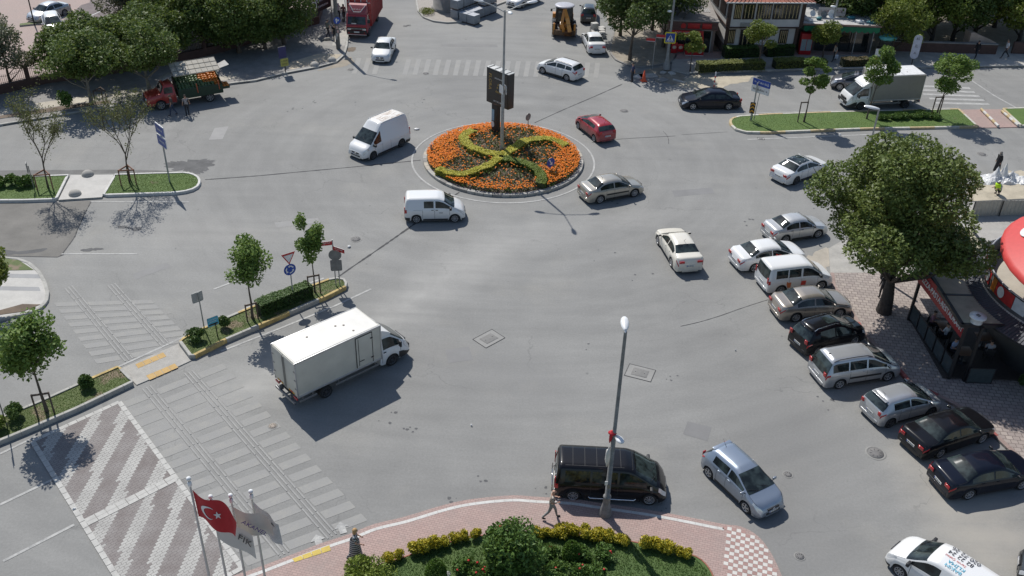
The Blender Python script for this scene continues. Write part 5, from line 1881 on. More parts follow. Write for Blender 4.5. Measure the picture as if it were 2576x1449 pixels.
for sd in (1, -1):
 g = MB()
 g.tube([(1.9, sd * .6, 1.5), (3.4, sd * .7, 1.5), (4.4, sd * .75, .9)], .09, 6)
 g.build('loader_arm', YL, broot)
g = MB()
g.box((1.35, 1.28, 2.35), (.08, .18, .26), 0, 0, .03)
g.tube([(1.4, .78, 2.6), (1.38, 1.2, 2.45)], .02, 5)
g.build('side_mirror', DK, broot)
ma, mb_ = wheel_meshes(.72, .44, 6, mat('digger_rim', (.45, .4, .3), .5))
ma2, mb2 = wheel_meshes(.46, .32, 6, mat('digger_rim', (.45, .4, .3), .5))
for x, r__, m1_, m2_ in ((1.0, .72, ma, mb_), (3.4, .46, ma2, mb2)):
 for sd in (1, -1):
  o = bpy.data.objects.new('wheel', m1_)
  C.objects.link(o)
  o.parent = broot
  o.location = (x, sd * .92, r__)
  o.rotation_euler.z = 0 if sd > 0 else math.pi
  q = bpy.data.objects.new('rim', m2_)
  C.objects.link(q)
  q.parent = o
text('arm_lettering', 'JCB', .3, BLACKPL, broot, frame((-.66, -.36, 1.5), (0, -1, 0), (-.1, -.15, 1)), .01)
# ---------------------------------------------------------------- vegetation
def leaf_mesh(name, centres, sizes, seed, aspect=.62, flat=.0, npl=1):
 "one quad leaf per centre, freely turned (numpy, one mesh)"
 rs = np.random.RandomState(seed)
 c = np.asarray(centres, dtype=np.float64)
 n = len(c)
 nrm = rs.normal(size=(n, 3))
 nrm[:, 2] = np.abs(nrm[:, 2]) * (1 + flat) + flat
 nrm /= np.linalg.norm(nrm, axis=1)[:, None]
 t = rs.normal(size=(n, 3))
 t -= nrm * (t * nrm).sum(1)[:, None]
 t /= np.linalg.norm(t, axis=1)[:, None]
 b = np.cross(nrm, t)
 s = np.asarray(sizes).reshape(-1, 1) * np.ones((n, 1))
 L, Wd = t * s, b * s * aspect
 v = np.stack([c - L, c + Wd * .9 - L * .1, c + L, c - Wd * .9 - L * .1], axis=1).reshape(-1, 3)
 me = bpy.data.meshes.new(name)
 me.vertices.add(4 * n)
 me.vertices.foreach_set('co', v.ravel())
 me.loops.add(4 * n)
 me.loops.foreach_set('vertex_index', np.arange(4 * n))
 me.polygons.add(n)
 me.polygons.foreach_set('loop_start', np.arange(0, 4 * n, 4))
 me.update(calc_edges=True)
 return me
def crown_points(clumps, n, seed, shell=.55):
 "points in ellipsoid clumps, denser near their skin, so gaps stay between clumps"
 rs = np.random.RandomState(seed)
 vol = np.array([c[1][0] * c[1][1] * c[1][2] for c in clumps]) ** .72
 k = rs.choice(len(clumps), size=n, p=vol / vol.sum())
 d = rs.normal(size=(n, 3))
 d /= np.linalg.norm(d, axis=1)[:, None]
 rad = (shell + (1.08 - shell) * rs.rand(n) ** .6)
 rad *= 1 + .12 * np.sin(d[:, 0] * 5 + k) * np.cos(d[:, 2] * 6 + k * 2)
 cen = np.array([c[0] for c in clumps])[k]
 r = np.array([c[1] for c in clumps])[k]
 return cen + d * r * rad[:, None]
def make_clumps(R_, H0, H1, n, seed, cr=(.3, .45), shape='round', flat=.8):
 "clump centres through a crown volume between heights H0 and H1"
 r = random.Random(seed)
 out = []
 zc, hz = (H0 + H1) / 2, (H1 - H0) / 2
 for i in range(n):
  while True:
   x, y, z = (r.uniform(-1, 1) for _ in range(3))
   q = x * x + y * y + z * z
   if q < 1 and (q > .25 or r.random() < .3):
    break
  if shape == 'vase':
   k = .35 + .65 * (z * .5 + .5)
  elif shape == 'egg':
   k = 1.05 - .4 * (z * .5 + .5)
  elif shape == 'dome':
   k = 1.0 if z < 0 else 1.0
   z = max(z, -.55)
  else:
   k = 1.
  s = r.uniform(*cr) * R_
  if r.random() < .45:
   j_ = r.uniform(1., 1.22)
   x, y, z, s = x * j_, y * j_, z * (1 + (j_ - 1) * .6), s * .82
  out.append(((x * (R_ - s * .7) * k, y * (R_ - s * .7) * k, zc + z * (hz - s * .5)), (s, s * r.uniform(.85, 1.15), s * flat * r.uniform(.8, 1.1))))
 return out
BARK = mat('bark', (.10, .08, .062), .9, var=.35, scale=6, bump=.4)
BARK_L = mat('pale_bark', (.22, .2, .165), .9, var=.3, scale=6, bump=.3)
BARK_D = mat('dark_bark', (.05, .042, .035), .9, var=.3, scale=6, bump=.4)
L_ACACIA = leafmat('acacia_leaf', (0.090, 0.139, 0.033), (0.158, 0.197, 0.039), (0.103, 0.165, 0.048), .7)
L_OLIVE = leafmat('olive_leaf', (0.154, 0.166, 0.108), (0.209, 0.209, 0.148), (0.128, 0.143, 0.078), .8, .2)
L_DARK = leafmat('dark_leaf', (0.069, 0.117, 0.030), (0.112, 0.157, 0.038), (0.060, 0.101, 0.030), .6, .25)
L_YELG = leafmat('yellow_green_leaf', (0.172, 0.225, 0.038), (0.244, 0.265, 0.047), (0.122, 0.177, 0.034), .7)
L_PLANE = leafmat('plane_leaf', (0.145, 0.242, 0.053), (0.224, 0.315, 0.070), (0.111, 0.190, 0.043), 1.2, .35)
L_BIG = leafmat('big_tree_leaf', (0.135, 0.193, 0.049), (0.182, 0.227, 0.057), (0.112, 0.144, 0.039), .45, .25)
L_SPARSE = leafmat('sparse_leaf', (0.128, 0.148, 0.052), (0.164, 0.157, 0.061), (0.100, 0.104, 0.043), 1.)
L_BOX = leafmat('hedge_leaf', (0.060, 0.117, 0.029), (0.101, 0.166, 0.038), (0.081, 0.138, 0.038), 2., .2)
L_EUO = leafmat('golden_leaf', (.7, .52, .03), (.56, .47, .045), (.2, .24, .04), 3.2, .25)
L_EUO2 = leafmat('lime_leaf', (.72, .6, .07), (.6, .54, .07), (.4, .42, .07), 3., .25)
L_THUJA = leafmat('thuja_leaf', (0.072, 0.145, 0.017), (0.102, 0.189, 0.023), (0.058, 0.116, 0.017), 2., .2)
L_SHRUB = leafmat('shrub_leaf', (0.097, 0.184, 0.039), (0.146, 0.232, 0.048), (0.072, 0.135, 0.034), 2., .2)
L_LIME = leafmat('light_shrub_leaf', (0.203, 0.274, 0.047), (0.284, 0.332, 0.066), (0.162, 0.216, 0.038), 2.5, .25)
L_REDG = leafmat('bronze_leaf', (0.136, 0.104, 0.052), (0.109, 0.131, 0.052), (0.181, 0.131, 0.070), 2.2, .2)
L_HEDGEY = leafmat('shop_hedge_leaf', (0.203, 0.225, 0.056), (0.284, 0.293, 0.075), (0.132, 0.157, 0.042), 1.6, .2)

def tree(name, label, loc, h, crownR, h0, leafm, barkm, n, leaf, seed, clumps=16, tr=.12, shape='round', group=None, shell=.55, flat=.8, cr=(.3, .45), lean=(0, 0), squash=1., copy_of=None, rz=0.):
 if copy_of is not None:
  o = copy_tree(copy_of)
  o.location = loc
  o.rotation_euler.z = rz
  o['label'] = label
  return o
 root = thing(name, label, 'tree', loc, rz, group)
 r = random.Random(seed)
 cl = make_clumps(crownR, h0, h, clumps, seed, cr, shape, flat)
 cl = [((c[0][0] + lean[0], c[0][1] + lean[1] , c[0][2]), c[1]) for c in cl]
 pts = crown_points(cl, n, seed, shell)
 sz = np.random.RandomState(seed + 1).uniform(.65, 1.3, size=n) * leaf
 me = leaf_mesh('crown', pts, sz, seed, .62, .25)
 me.materials.append(leafm)
 o = bpy.data.objects.new('crown', me)
 C.objects.link(o)
 o.parent = root
 mb = MB()
 zt = h0 + (h - h0) * .55
 k = 7
 tp = [Vector((lean[0] * (i / k) ** 1.5 + r.uniform(-.03, .03) * (i > 0), lean[1] * (i / k) ** 1.5 + r.uniform(-.03, .03) * (i > 0), zt * i / k)) for i in range(k + 1)]
 rd = [tr * (1.45 if i == 0 else 1.1 if i == 1 else 1 - .75 * i / k) for i in range(k + 1)]
 mb.tube(tp, rd, 9)
 for c in cl:
  ct = Vector(c[0])
  zs = max(h0 * .75, min(zt * .95, ct.z - (Vector((ct.x, ct.y)).length) * .9))
  i = min(k, max(1, int(zs / zt * k)))
  p0 = tp[i]
  mid = p0.lerp(ct, .5) + Vector((0, 0, -.08 * (ct - p0).length))
  mb.tube([p0, mid, ct, ct + (ct - mid) * .4], [max(.02, rd[i] * .5), tr * .25, tr * .12, .01], 6)
 mb.build('trunk', barkm, root)
 return root
GL = 'round crowned trees behind the car park fence'
def gp(u, v):
 p = G(u, v)
 return (p.x, p.y, 0)
# big tree over the parked row
bt = tree('big_tree', 'huge dark green tree with a thick trunk on the cafe pavement', gp(2222, 788), 11.0, 5.45, 3.5, L_BIG, BARK_D, 60000, .1, 17, 46, .33, 'egg', None, .62, .75, (.19, .31), (-.7, -.1))
# trees along the far left pavement
t1 = tree('street_tree', 'leafy tree in the planting strip left of the fruit truck', gp(231, 262), 6.1, 3.2, 2.1, L_ACACIA, BARK_L, 11000, .12, 21, 20, .14, 'dome', 'trees along the far left pavement')
t2 = tree('street_tree', 'leafy tree directly behind the red cab of the fruit truck', gp(378, 233), 6.2, 3.2, 2.1, L_ACACIA, BARK_L, 11000, .12, 22, 20, .14, 'dome', 'trees along the far left pavement', lean=(-.3, 0))
ol = tree('olive_tree', 'grey green tree at the left edge above the railing fence', gp(30, 222), 6.4, 3.0, 1.2, L_OLIVE, BARK, 10000, .11, 31, 18, .13, 'round', GL)
for (u, v, lab) in ((-60, 232, 'grey green tree cut off by the left frame edge beyond the fence'), (348, 98, 'grey green tree high up between the two rows of green trees')):
 tree('olive_tree', lab, gp(u, v), 0, 0, 0, None, None, 0, 0, 0, copy_of=ol, rz=2.1 + u)
g1 = tree('round_tree', 'green round tree behind the railing left of the fruit truck flap', gp(310, 180), 5.6, 3.1, .9, L_ACACIA, BARK, 11000, .125, 41, 22, .15, 'dome', GL)
g2 = tree('round_tree', 'dark round tree behind the fence just above the truck flap', gp(520, 128), 7.0, 3.8, .8, L_ACACIA, BARK, 12000, .125, 42, 22, .16, 'round', GL)
g3 = tree('round_tree', 'yellow green round tree at the top edge between the darker crowns', gp(560, 86), 7.0, 3.9, .9, L_ACACIA, BARK, 12000, .125, 43, 22, .16, 'dome', GL)
for src, lst in ((g1, (((196, 200), 1.1, 'green tree behind the railing at the left pavement'), ((668, 126), 2.2, 'green tree just left of the black banner'), ((420, 150), 3.3, 'green tree whose crown touches the raised truck flap'))),
     (g2, (((462, 62), 1.4, 'dark tree at the top edge by the pale blue car'), ((602, 136), 3.3, 'dark tree behind the fence right of the truck flap'), ((715, 114), 5.0, 'dark tree hanging over the black banner'), ((650, 50), 5.6, 'dark tree at the top edge in the second row'))),
     (g3, (((470, 108), .9, 'yellow green tree behind the raised truck flap'), ((700, 52), 2.9, 'yellow green tree at the top edge near the concrete pole'), ((780, 30), 4.4, 'yellow green tree nearest the red lorry')))):
 for (uv, rz, lab) in lst:
  tree('round_tree', lab, gp(*uv), 0, 0, 0, None, None, 0, 0, 0, copy_of=src, rz=rz)
# clump at the top centre
c1 = tree('leafy_tree', 'big leafy tree on the dug up corner behind the white sedan', gp(1584, 154), 7.8, 3.4, 2.6, L_DARK, BARK, 11000, .13, 51, 24, .14, 'round', 'trees at the dug up corner', lean=(.2, .2))
for (u, v, rz, lab) in ((1668, 120, 1., 'leafy tree left of the red fronted shop'), (1560, 92, 2.4, 'leafy tree over the charcoal hatchback'), (1640, 76, 3.9, 'leafy tree at the top edge above the corner')):
 tree('leafy_tree', lab, gp(u, v), 0, 0, 0, None, None, 0, 0, 0, copy_of=c1, rz=rz)
# small trees in front of the shops
tree('small_tree', 'small thin trunked tree in front of the red shop', gp(1735, 183), 3.9, 1.35, 2.0, L_YELG, BARK, 3000, .085, 61, 10, .06, 'round', 'small trees before the shops')
tree('small_tree', 'small bushy tree in front of the white house', gp(1906, 176), 4.7, 1.75, 1.9, L_YELG, BARK, 4500, .09, 62, 12, .08, 'round', 'small trees before the shops')
tree('small_tree', 'small round tree in front of the green shop', gp(2067, 152), 4.0, 1.7, 1.6, L_YELG, BARK, 4500, .09, 63, 12, .08, 'round', 'small trees before the shops')
tree('small_tree', 'broad olive coloured tree right of the green shop', gp(2240, 140), 5.6, 2.6, 1.0, L_YELG, BARK, 8000, .11, 64, 18, .12, 'round', 'small trees before the shops')
# wooded park at the top right
fk = [(2120, 96), (2175, 80), (2230, 70), (2290, 100), (2340, 112), (2395, 104), (2450, 92), (2320, 60), (2400, 52), (2500, 70), (2560, 110), (2620, 96), (2560, 60), (2200, 30), (2100, 40), (2470, 30), (2020, 60), (1960, 40), (2690, 80)]
f1 = tree('park_tree', 'dark park tree behind the green shop', gp(*fk[0]), 8.5, 3.8, 1.6, L_DARK, BARK_D, 10000, .15, 71, 24, .18, 'round', 'trees of the wooded park')
f2 = tree('park_tree', 'olive toned park tree at the top right', gp(*fk[4]), 7.5, 3.5, 1.4, L_YELG, BARK_D, 9500, .14, 72, 22, .18, 'round', 'trees of the wooded park')
for i, (u, v) in enumerate(fk):
 if i in (0, 4):
  continue
 tree('park_tree', 'park tree among the dark wood at the top right', gp(u, v), 0, 0, 0, None, None, 0, 0, 0, copy_of=f2 if i in (6, 10, 11, 15) else f1, rz=i * 1.3)
for o in (f1, f2):
 o['label'] = 'park tree among the dark wood at the top right'
# right-hand median
tree('median_tree', 'staked young tree at the left end of the right median', gp(2021, 311), 5.9, 1.15, 2.5, L_PLANE, BARK, 3600, .1, 81, 12, .06, 'round', 'young trees on the right median', lean=(.15, 0))
tree('median_tree', 'young tree in front of the white lorry box', gp(2179, 303), 6.5, 1.5, 2.6, L_PLANE, BARK, 4200, .1, 82, 13, .06, 'egg', 'young trees on the right median', lean=(.3, 0))
tree('median_tree', 'staked young tree behind the white lorry at the median crossing', gp(2354, 297), 6.2, 1.85, 2.3, L_PLANE, BARK, 5200, .1, 83, 14, .07, 'egg', 'young trees on the right median', lean=(.35, 0))
# young planes on the left
GP_ = 'young plane trees on the left medians'
tree('plane_tree', 'bright green young plane tree beside the hedge of the long median', gp(637, 808), 5.8, 1.5, 2.6, L_PLANE, BARK, 4200, .095, 91, 16, .07, 'egg', GP_, flat=.9, shell=.35)
tree('plane_tree', 'slim young plane tree at the tip of the long median', gp(793, 742), 5.6, .82, 2.4, L_PLANE, BARK, 2800, .09, 92, 14, .05, 'round', GP_, flat=1.2, shell=.3, cr=(.35, .6))
tree('plane_tree', 'heart shaped young plane tree above the striped speed table', gp(120, 1042), 5.7, 2.05, 2.4, L_PLANE, BARK, 5200, .11, 93, 20, .08, 'vase', GP_, flat=.9, shell=.35)
tree('plane_tree', 'round low tree cut off by the left frame edge', gp(-22, 800), 4.4, 1.6, 1.6, L_YELG, BARK, 5000, .09, 94, 14, .08, 'round', GP_)
# thin, nearly bare trees
def thin_tree(label, loc, h, R_, seed):
 root = thing('thin_tree', label, 'tree', loc, 0, 'sparse young trees on the grass median')
 r = random.Random(seed)
 mb = MB()
 tips = []
 def grow(p, d, ln, rad, lev):
  q = p + d * ln
  mb.tube([p, p.lerp(q, .5) + Vector((r.uniform(-1, 1), r.uniform(-1, 1), 0)) * ln * .04, q], [rad, rad * .8, rad * .6], 5 if lev else 8)
  if lev >= 1:
   for k in range(3):
    tips.append(p.lerp(q, r.uniform(.3, 1)))
  if lev < 4:
   for k in range((4, 4, 3, 2)[lev]):
    a = r.uniform(0, 2 * math.pi)
    sp = r.uniform(.3, .62)
    nd = (d + Vector((math.cos(a), math.sin(a), r.uniform(.1, .6))) * sp).normalized()
    grow(q if k else p.lerp(q, .8), nd, ln * r.uniform(.6, .82), rad * .58, lev + 1)
 grow(Vector((0, 0, 0)), Vector((.05, 0, 1)).normalized(), h * .36, .07, 0)
 mb.build('trunk', BARK, root)
 rs = np.random.RandomState(seed)
 base = np.array([tuple(t) for t in tips])
 pts = base[rs.randint(len(base), size=3400)] + rs.normal(size=(3400, 3)) * .17
 me = leaf_mesh('crown', pts, rs.uniform(.035, .075, size=3400), seed)
 me.materials.append(L_SPARSE)
 o = bpy.data.objects.new('crown', me)
 C.objects.link(o)
 o.parent = root
 return root
thin_tree('sparse young tree with bare branches next to the left frame edge', gp(122, 477), 6.6, 1.6, 101)
thin_tree('sparse young tree with bare branches on the oval grass island', gp(327, 464), 6.4, 1.6, 102)
# tree guards
WOOD = mat('guard_wood', (.09, .065, .05), .8, var=.3)
WOODR = mat('guard_wood_red', (.2, .1, .065), .8, var=.3)
def guard(label, loc, hh, wd_, ang, m, tri=False):
 root = thing('tree_guard', label, 'tree guard', loc, ang, 'wooden tree guards')
 pts = [(-wd_, 0), (wd_, 0)] if not tri else [(-wd_, -wd_ * .6), (wd_, -wd_ * .6), (0, wd_)]
 for x, y in pts:
  g = MB()
  g.box((x, y, hh / 2), (.07, .07, hh))
  g.build('post', m, root)
 for i in range(len(pts) if tri else 1):
  a_, b_ = pts[i], pts[(i + 1) % len(pts)]
  g = MB()
  d = Vector((b_[0] - a_[0], b_[1] - a_[1]))
  g.box(((a_[0] + b_[0]) / 2, (a_[1] + b_[1]) / 2, hh - .06), (d.length + .07, .05, .09), 0, math.atan2(d.y, d.x))
  g.build('rail', m, root)
guard('dark wooden guard round the heart shaped plane tree', gp(118, 1050), 1.5, .38, .3, WOOD)
guard('dark wooden guard round the bright plane tree by the hedge', gp(637, 812), 1.3, .3, .5, WOOD)
guard('dark wooden guard round the slim plane tree at the median tip', gp(793, 747), 1.5, .33, .4, WOOD)
guard('reddish wooden guard round the left sparse tree', gp(118, 478), 1.35, .5, .2, WOODR, True)
guard('reddish wooden guard round the sparse tree on the oval island', gp(327, 466), 1.35, .5, .2, WOODR, True)
guard('dark wooden guard round the first tree of the right median', gp(2014, 311), 1.9, .3, .2, WOOD)
guard('dark wooden guard round the last tree of the right median', gp(2350, 297), 1.9, .35, .2, WOOD)
guard('dark wooden stakes in the strip beside the street tree', gp(258, 262), 1.3, .45, .2, WOOD, True)

# hedges and shrubs
def shrub(name, label, cat, loc, r3, m, n, leaf, seed, group=None, flowers=None, clumps=7, mesh=None):
 o_ = None
 rs = np.random.RandomState(seed)
 rr = random.Random(seed)
 cl = []
 for i in range(clumps):
  a = rr.uniform(0, 2 * math.pi)
  q = math.sqrt(rr.random()) * .6
  s = rr.uniform(.38, .6)
  cl.append(((r3[0] * q * math.cos(a), r3[1] * q * math.sin(a), r3[2] * rr.uniform(.7, 1.25)), (r3[0] * s, r3[1] * s, r3[2] * s * 1.1)))
 pts = crown_points(cl, n, seed, .5)
 pts[:, 2] = np.abs(pts[:, 2])
 me = leaf_mesh(name, pts, rs.uniform(.7, 1.3, size=n) * leaf, seed)
 me.materials.append(m)
 if flowers:
  root = thing(name, label, cat, loc, 0, group)
  o = bpy.data.objects.new('foliage', me)
  C.objects.link(o)
  o.parent = root
  top = pts[np.argsort(-(pts[:, 2] + .25 * rs.rand(n)))][:n // 4]
  for k in range(flowers[1]):
   p = top[rs.randint(len(top))]
   g = MB()
   g.blob((0, 0, 0), (.055, .055, .04), 7, 5)
   g.build('bloom', flowers[0], root, tuple(p + np.array([0, 0, .03])))
  return root
 o = bpy.data.objects.new(name, me)
 C.objects.link(o)
 o.location = loc
 return tag(o, label, cat, group)
def hedge(name, label, line, w, h, m, n, leaf, seed, z0=.15, group=None, cat='hedge', core=(.02, .03, .012), zf=None):
 "clipped hedge along a line: leaves through a box-section body round a dark twig core"
 rs = np.random.RandomState(seed)
 L = [Vector((p[0], p[1])) for p in line]
 seg = [(L[i + 1] - L[i]).length for i in range(len(L) - 1)]
 tot = sum(seg)
 pts = []
 for k in range(n):
  s = rs.rand() * tot
  i = 0
  while i < len(seg) - 1 and s > seg[i]:
   s -= seg[i]
   i += 1
  d = (L[i + 1] - L[i]).normalized()
  p = L[i] + d * s
  nn = Vector((-d.y, d.x))
  face = rs.rand()
  if face < .55:
   q, z = (rs.rand() * 2 - 1) * .5, h * (1 - .08 * rs.rand()) + .03 * math.sin(s * 3 + i)
  else:
   q, z = (.5 if rs.rand() < .5 else -.5) * (1 - .12 * rs.rand()), h * rs.rand()
  q *= w * (1 + .1 * math.sin(s * 2.3 + i * 1.7))
  zb = zf(p.x, p.y) if zf else z0
  pts.append((p.x + nn.x * q, p.y + nn.y * q, zb + z + rs.normal() * .02))
 root = thing(name, label, cat, (L[0].x, L[0].y, z0), 0, group)
 off = np.array([L[0].x, L[0].y, z0])
 me = leaf_mesh('foliage', np.array(pts) - off, rs.uniform(.7, 1.3, size=n) * leaf, seed, .62, 1.2)
 me.materials.append(m)
 o = bpy.data.objects.new('foliage', me)
 C.objects.link(o)
 o.parent = root
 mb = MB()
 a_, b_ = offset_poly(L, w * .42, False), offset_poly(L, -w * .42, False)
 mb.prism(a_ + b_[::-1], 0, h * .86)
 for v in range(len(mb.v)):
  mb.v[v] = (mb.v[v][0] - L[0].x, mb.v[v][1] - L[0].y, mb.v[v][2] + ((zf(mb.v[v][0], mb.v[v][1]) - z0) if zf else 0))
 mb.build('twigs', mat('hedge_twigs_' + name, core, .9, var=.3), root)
 return root
hedge('box_hedge', 'clipped green hedge on the long median between the two plane trees', W2([(652, 797), (690, 782), (735, 764), (782, 745)]), .75, .75, L_BOX, 6000, .06, 201, .2)
GB = 'bushes on the long median'
for i, (u, v, r3, lab) in enumerate(((492, 866, (.62, .5, .4), 'dense bush at the lower corner of the long median'), (575, 828, (.45, .42, .42), 'thin bush beside the turquoise board'), (222, 985, (.45, .42, .5), 'dark bush on the lower median by the bare soil'), (42, 1060, (.55, .5, .5), 'dark round bush on the lower median near the left frame edge'), (-4, 1084, (.5, .45, .45), 'light green bush cut by the left frame edge'))):
 p = G(u, v)
 shrub('bush', lab, 'bush', (p.x, p.y, .2), r3, L_BOX if i < 4 else L_LIME, 1800, .06, 210 + i, GB)
for i, (u, v) in enumerate(((6, 472), (32, 470), (58, 476), (80, 468))):
 p = G(u, v)
 shrub('bush', 'leafy dark bush on the grass median at the left frame edge', 'bush', (p.x, p.y, .16), (.55, .5, .42), L_SHRUB, 1100, .07, 220 + i, 'bushes on the grass median')
for i, (u, v) in enumerate(((2218, 304), (2245, 303), (2272, 303), (2300, 302), (2328, 301), (2350, 303), (2260, 296), (2310, 294))):
 p = G(u, v)
 shrub('bush', 'low dark bush on the right median behind the young tree', 'bush', (p.x, p.y, .16), (.6, .5, .26), L_SHRUB, 1200, .07, 230 + i, 'low bushes on the right median')
p = G(172, 277)
shrub('bush', 'tall leafy sapling in the planting strip', 'bush', (p.x, p.y, .16), (.8, .6, .85), L_SHRUB, 1100, .09, 240)
hedge('shop_hedge', 'sunlit yellow green hedge before the red shop and white house', W2([(1752, 183), (1840, 179), (1918, 177)]), 1.0, .8, L_HEDGEY, 5500, .07, 250, .15)
hedge('shop_hedge', 'hedge between the white house and the green shop', W2([(1945, 175), (1985, 173), (2022, 172)]), 1.0, .8, L_HEDGEY, 3200, .07, 251, .15)
hedge('shop_hedge', 'low reddish hedge in front of the green shop', W2([(2030, 172), (2075, 171)]), .9, .7, L_HEDGEY, 2400, .07, 252, .15)
hedge('shop_hedge', 'low hedge half hidden behind the white lorry', W2([(2116, 170), (2180, 167)]), .9, .7, L_REDG, 2800, .07, 253, .15)
hedge('shop_hedge', 'clipped dark hedge under the left half of the white house', W2([(1818, 147), (1905, 144)]), .9, .95, L_BOX, 4000, .07, 254, .15)
hedge('shop_hedge', 'clipped dark hedge under the right half of the white house', W2([(1924, 143), (1992, 141)]), .9, .95, L_BOX, 3200, .07, 255, .15)

# ---------------------------------------------------------------- roundabout
def rc(u, v, z=.0):
 g = G(u, v, z)
 return Vector((g.x, g.y))
RK = 5.95
mb = MB()
circ = [Vector((RC.x + RK * math.cos(2 * math.pi * k / 72), RC.y + RK * math.sin(2 * math.pi * k / 72))) for k in range(72)]
krnd = random.Random(9)
kerb_line(mb, circ, .3, .2, True, lambda k: krnd.choice((0, 0, 1, 2)), .62, gap=.03)
tag(mb.build('roundabout_kerb', [KERB_S, patch_mat('kerb_cream', (.44, .4, .33), .15), CONC_D]), kind='structure')
mb = MB()
rings = [(RK - .28, .16), (RK - .9, .3), (4.0, .5), (2.0, .66), (.05, .72)]
mb.lathe([(r_, z) for r_, z in rings], 64, 0)
o = mb.build('flowerbed_soil', SOIL)
o.location = (RC.x, RC.y, 0)
tag(o, kind='structure')
def mound(x, y):
 r_ = math.hypot(x - RC.x, y - RC.y)
 return float(np.interp(r_, [.05, 2, 4, RK - .9, RK - .28], [.72, .66, .5, .3, .16]))
ARMS = [[(1258, 394), (1240, 390), (1216, 385), (1192, 376), (1176, 364), (1167, 350), (1170, 338), (1182, 330), (1192, 325)],
  [(1264, 396), (1280, 385), (1300, 372), (1322, 357), (1350, 350), (1380, 348), (1405, 352), (1425, 361)],
  [(1256, 400), (1240, 411), (1218, 420), (1190, 428), (1162, 431), (1135, 427), (1118, 420), (1100, 414)],
  [(1266, 402), (1290, 405), (1318, 411), (1344, 421), (1359, 431), (1364, 441), (1360, 451)]]
arm_lines = []
for i, A_ in enumerate(ARMS):
 line = [Vector((p.x, p.y)) for p in smooth_line([(*rc(u, v, .9), 0) for u, v in A_], False, 3)]
 arm_lines.append(line)
lab = ['golden hedge arm of the flower swirl curving up left', 'golden hedge arm of the flower swirl curving up right', 'golden hedge arm of the flower swirl curving down left', 'greener hedge arm of the flower swirl curving down right']
for i, line in enumerate(arm_lines):
 hedge('swirl_hedge', lab[i], line, .7 if i != 2 else .62, .42, L_EUO2 if i < 3 else L_LIME, 6500, .05, 300 + i, .42, 'hedge arms of the flower swirl', core=(.05, .06, .02), zf=mound)
def darm(p):
 best = 9
 for line in arm_lines:
  for q in line[::2]:
   best = min(best, (q - p).length)
 return best
# where the marigolds bloom: outer ring plus drifts, thin or absent in the inner fields
rs = np.random.RandomState(4)
fl_pts, gr_pts, br_pts = [], [], []
for k in range(26000):
 a = rs.rand() * 2 * math.pi
 r_ = math.sqrt(rs.rand()) * (RK - .3)
 x, y = RC.x + r_ * math.cos(a), RC.y + r_ * math.sin(a)
 if darm(Vector((x, y))) < .42:
  continue
 inner = 4.35 + .55 * math.sin(2 * a + .4) + .3 * math.sin(5 * a + 1.)
 if a > 3.6 and a < 5.4:
  inner = 5.1 + .15 * math.sin(9 * a)
 if a > 2.3 and a < 3.6:
  inner = 3.6 + .3 * math.sin(7 * a)
 if a < 1.0 or a > 5.6:
  inner = 4.0 + .3 * math.sin(8 * a)
 dn = 1 / (1 + math.exp(-(r_ - inner) * 5))
 z = mound(x, y)
 t_ = rs.rand()
 if t_ < .5:
  (gr_pts if rs.rand() < .25 + .6 * dn else br_pts).append((x, y, z + rs.rand() * .32))
 elif rs.rand() < dn * .95 + .06:
  fl_pts.append((x, y, z + .3 + rs.rand() * .1))
def blooms(name, pts, r_, m, seed):
 rs_ = np.random.RandomState(seed)
 base = np.array([(0, 0, .5), (1, 0, 0), (.31, .95, -.05), (-.81, .59, 0), (-.81, -.59, -.05), (.31, -.95, 0)]) * r_
 P = np.array(pts)
 n = len(P)
 sc = rs_.uniform(.7, 1.25, size=(n, 1, 1))
 tl = rs_.normal(size=(n, 2)) * .25
 B_ = base[None] * sc
 B_ = B_.copy()
 B_[:, :, 2] += B_[:, :, 0] * tl[:, :1] + B_[:, :, 1] * tl[:, 1:]
 V_ = (P[:, None, :] + B_).reshape(-1, 3)
 F_ = np.array([(0, 1, 2), (0, 2, 3), (0, 3, 4), (0, 4, 5), (0, 5, 1)])
 me = bpy.data.meshes.new(name)
 me.from_pydata(V_.tolist(), [], (F_[None] + np.arange(n)[:, None, None] * 6).reshape(-1, 3).tolist())
 me.materials.append(m)
 o = bpy.data.objects.new(name, me)
 C.objects.link(o)
 return o
MARI = leafmat('marigold', (.82, .22, .006), (.88, .31, .012), (.74, .15, .004), 3., .1)
o = blooms('marigolds', fl_pts, .062, MARI, 1)
tag(o, 'orange marigolds filling the outer ring of the roundabout', 'flowers', None, 'stuff')
for nm, pts, m, lb in (('marigold_leaves', gr_pts, L_SHRUB, 'green marigold foliage on the roundabout'), ('bronze_plants', br_pts, L_REDG, 'bronze ground cover in the inner fields of the roundabout')):
 me = leaf_mesh(nm, np.array(pts), rs.uniform(.05, .1, size=len(pts)), 7)
 me.materials.append(m)
 o = bpy.data.objects.new(nm, me)
 C.objects.link(o)
 tag(o, lb, 'plants', None, 'stuff')

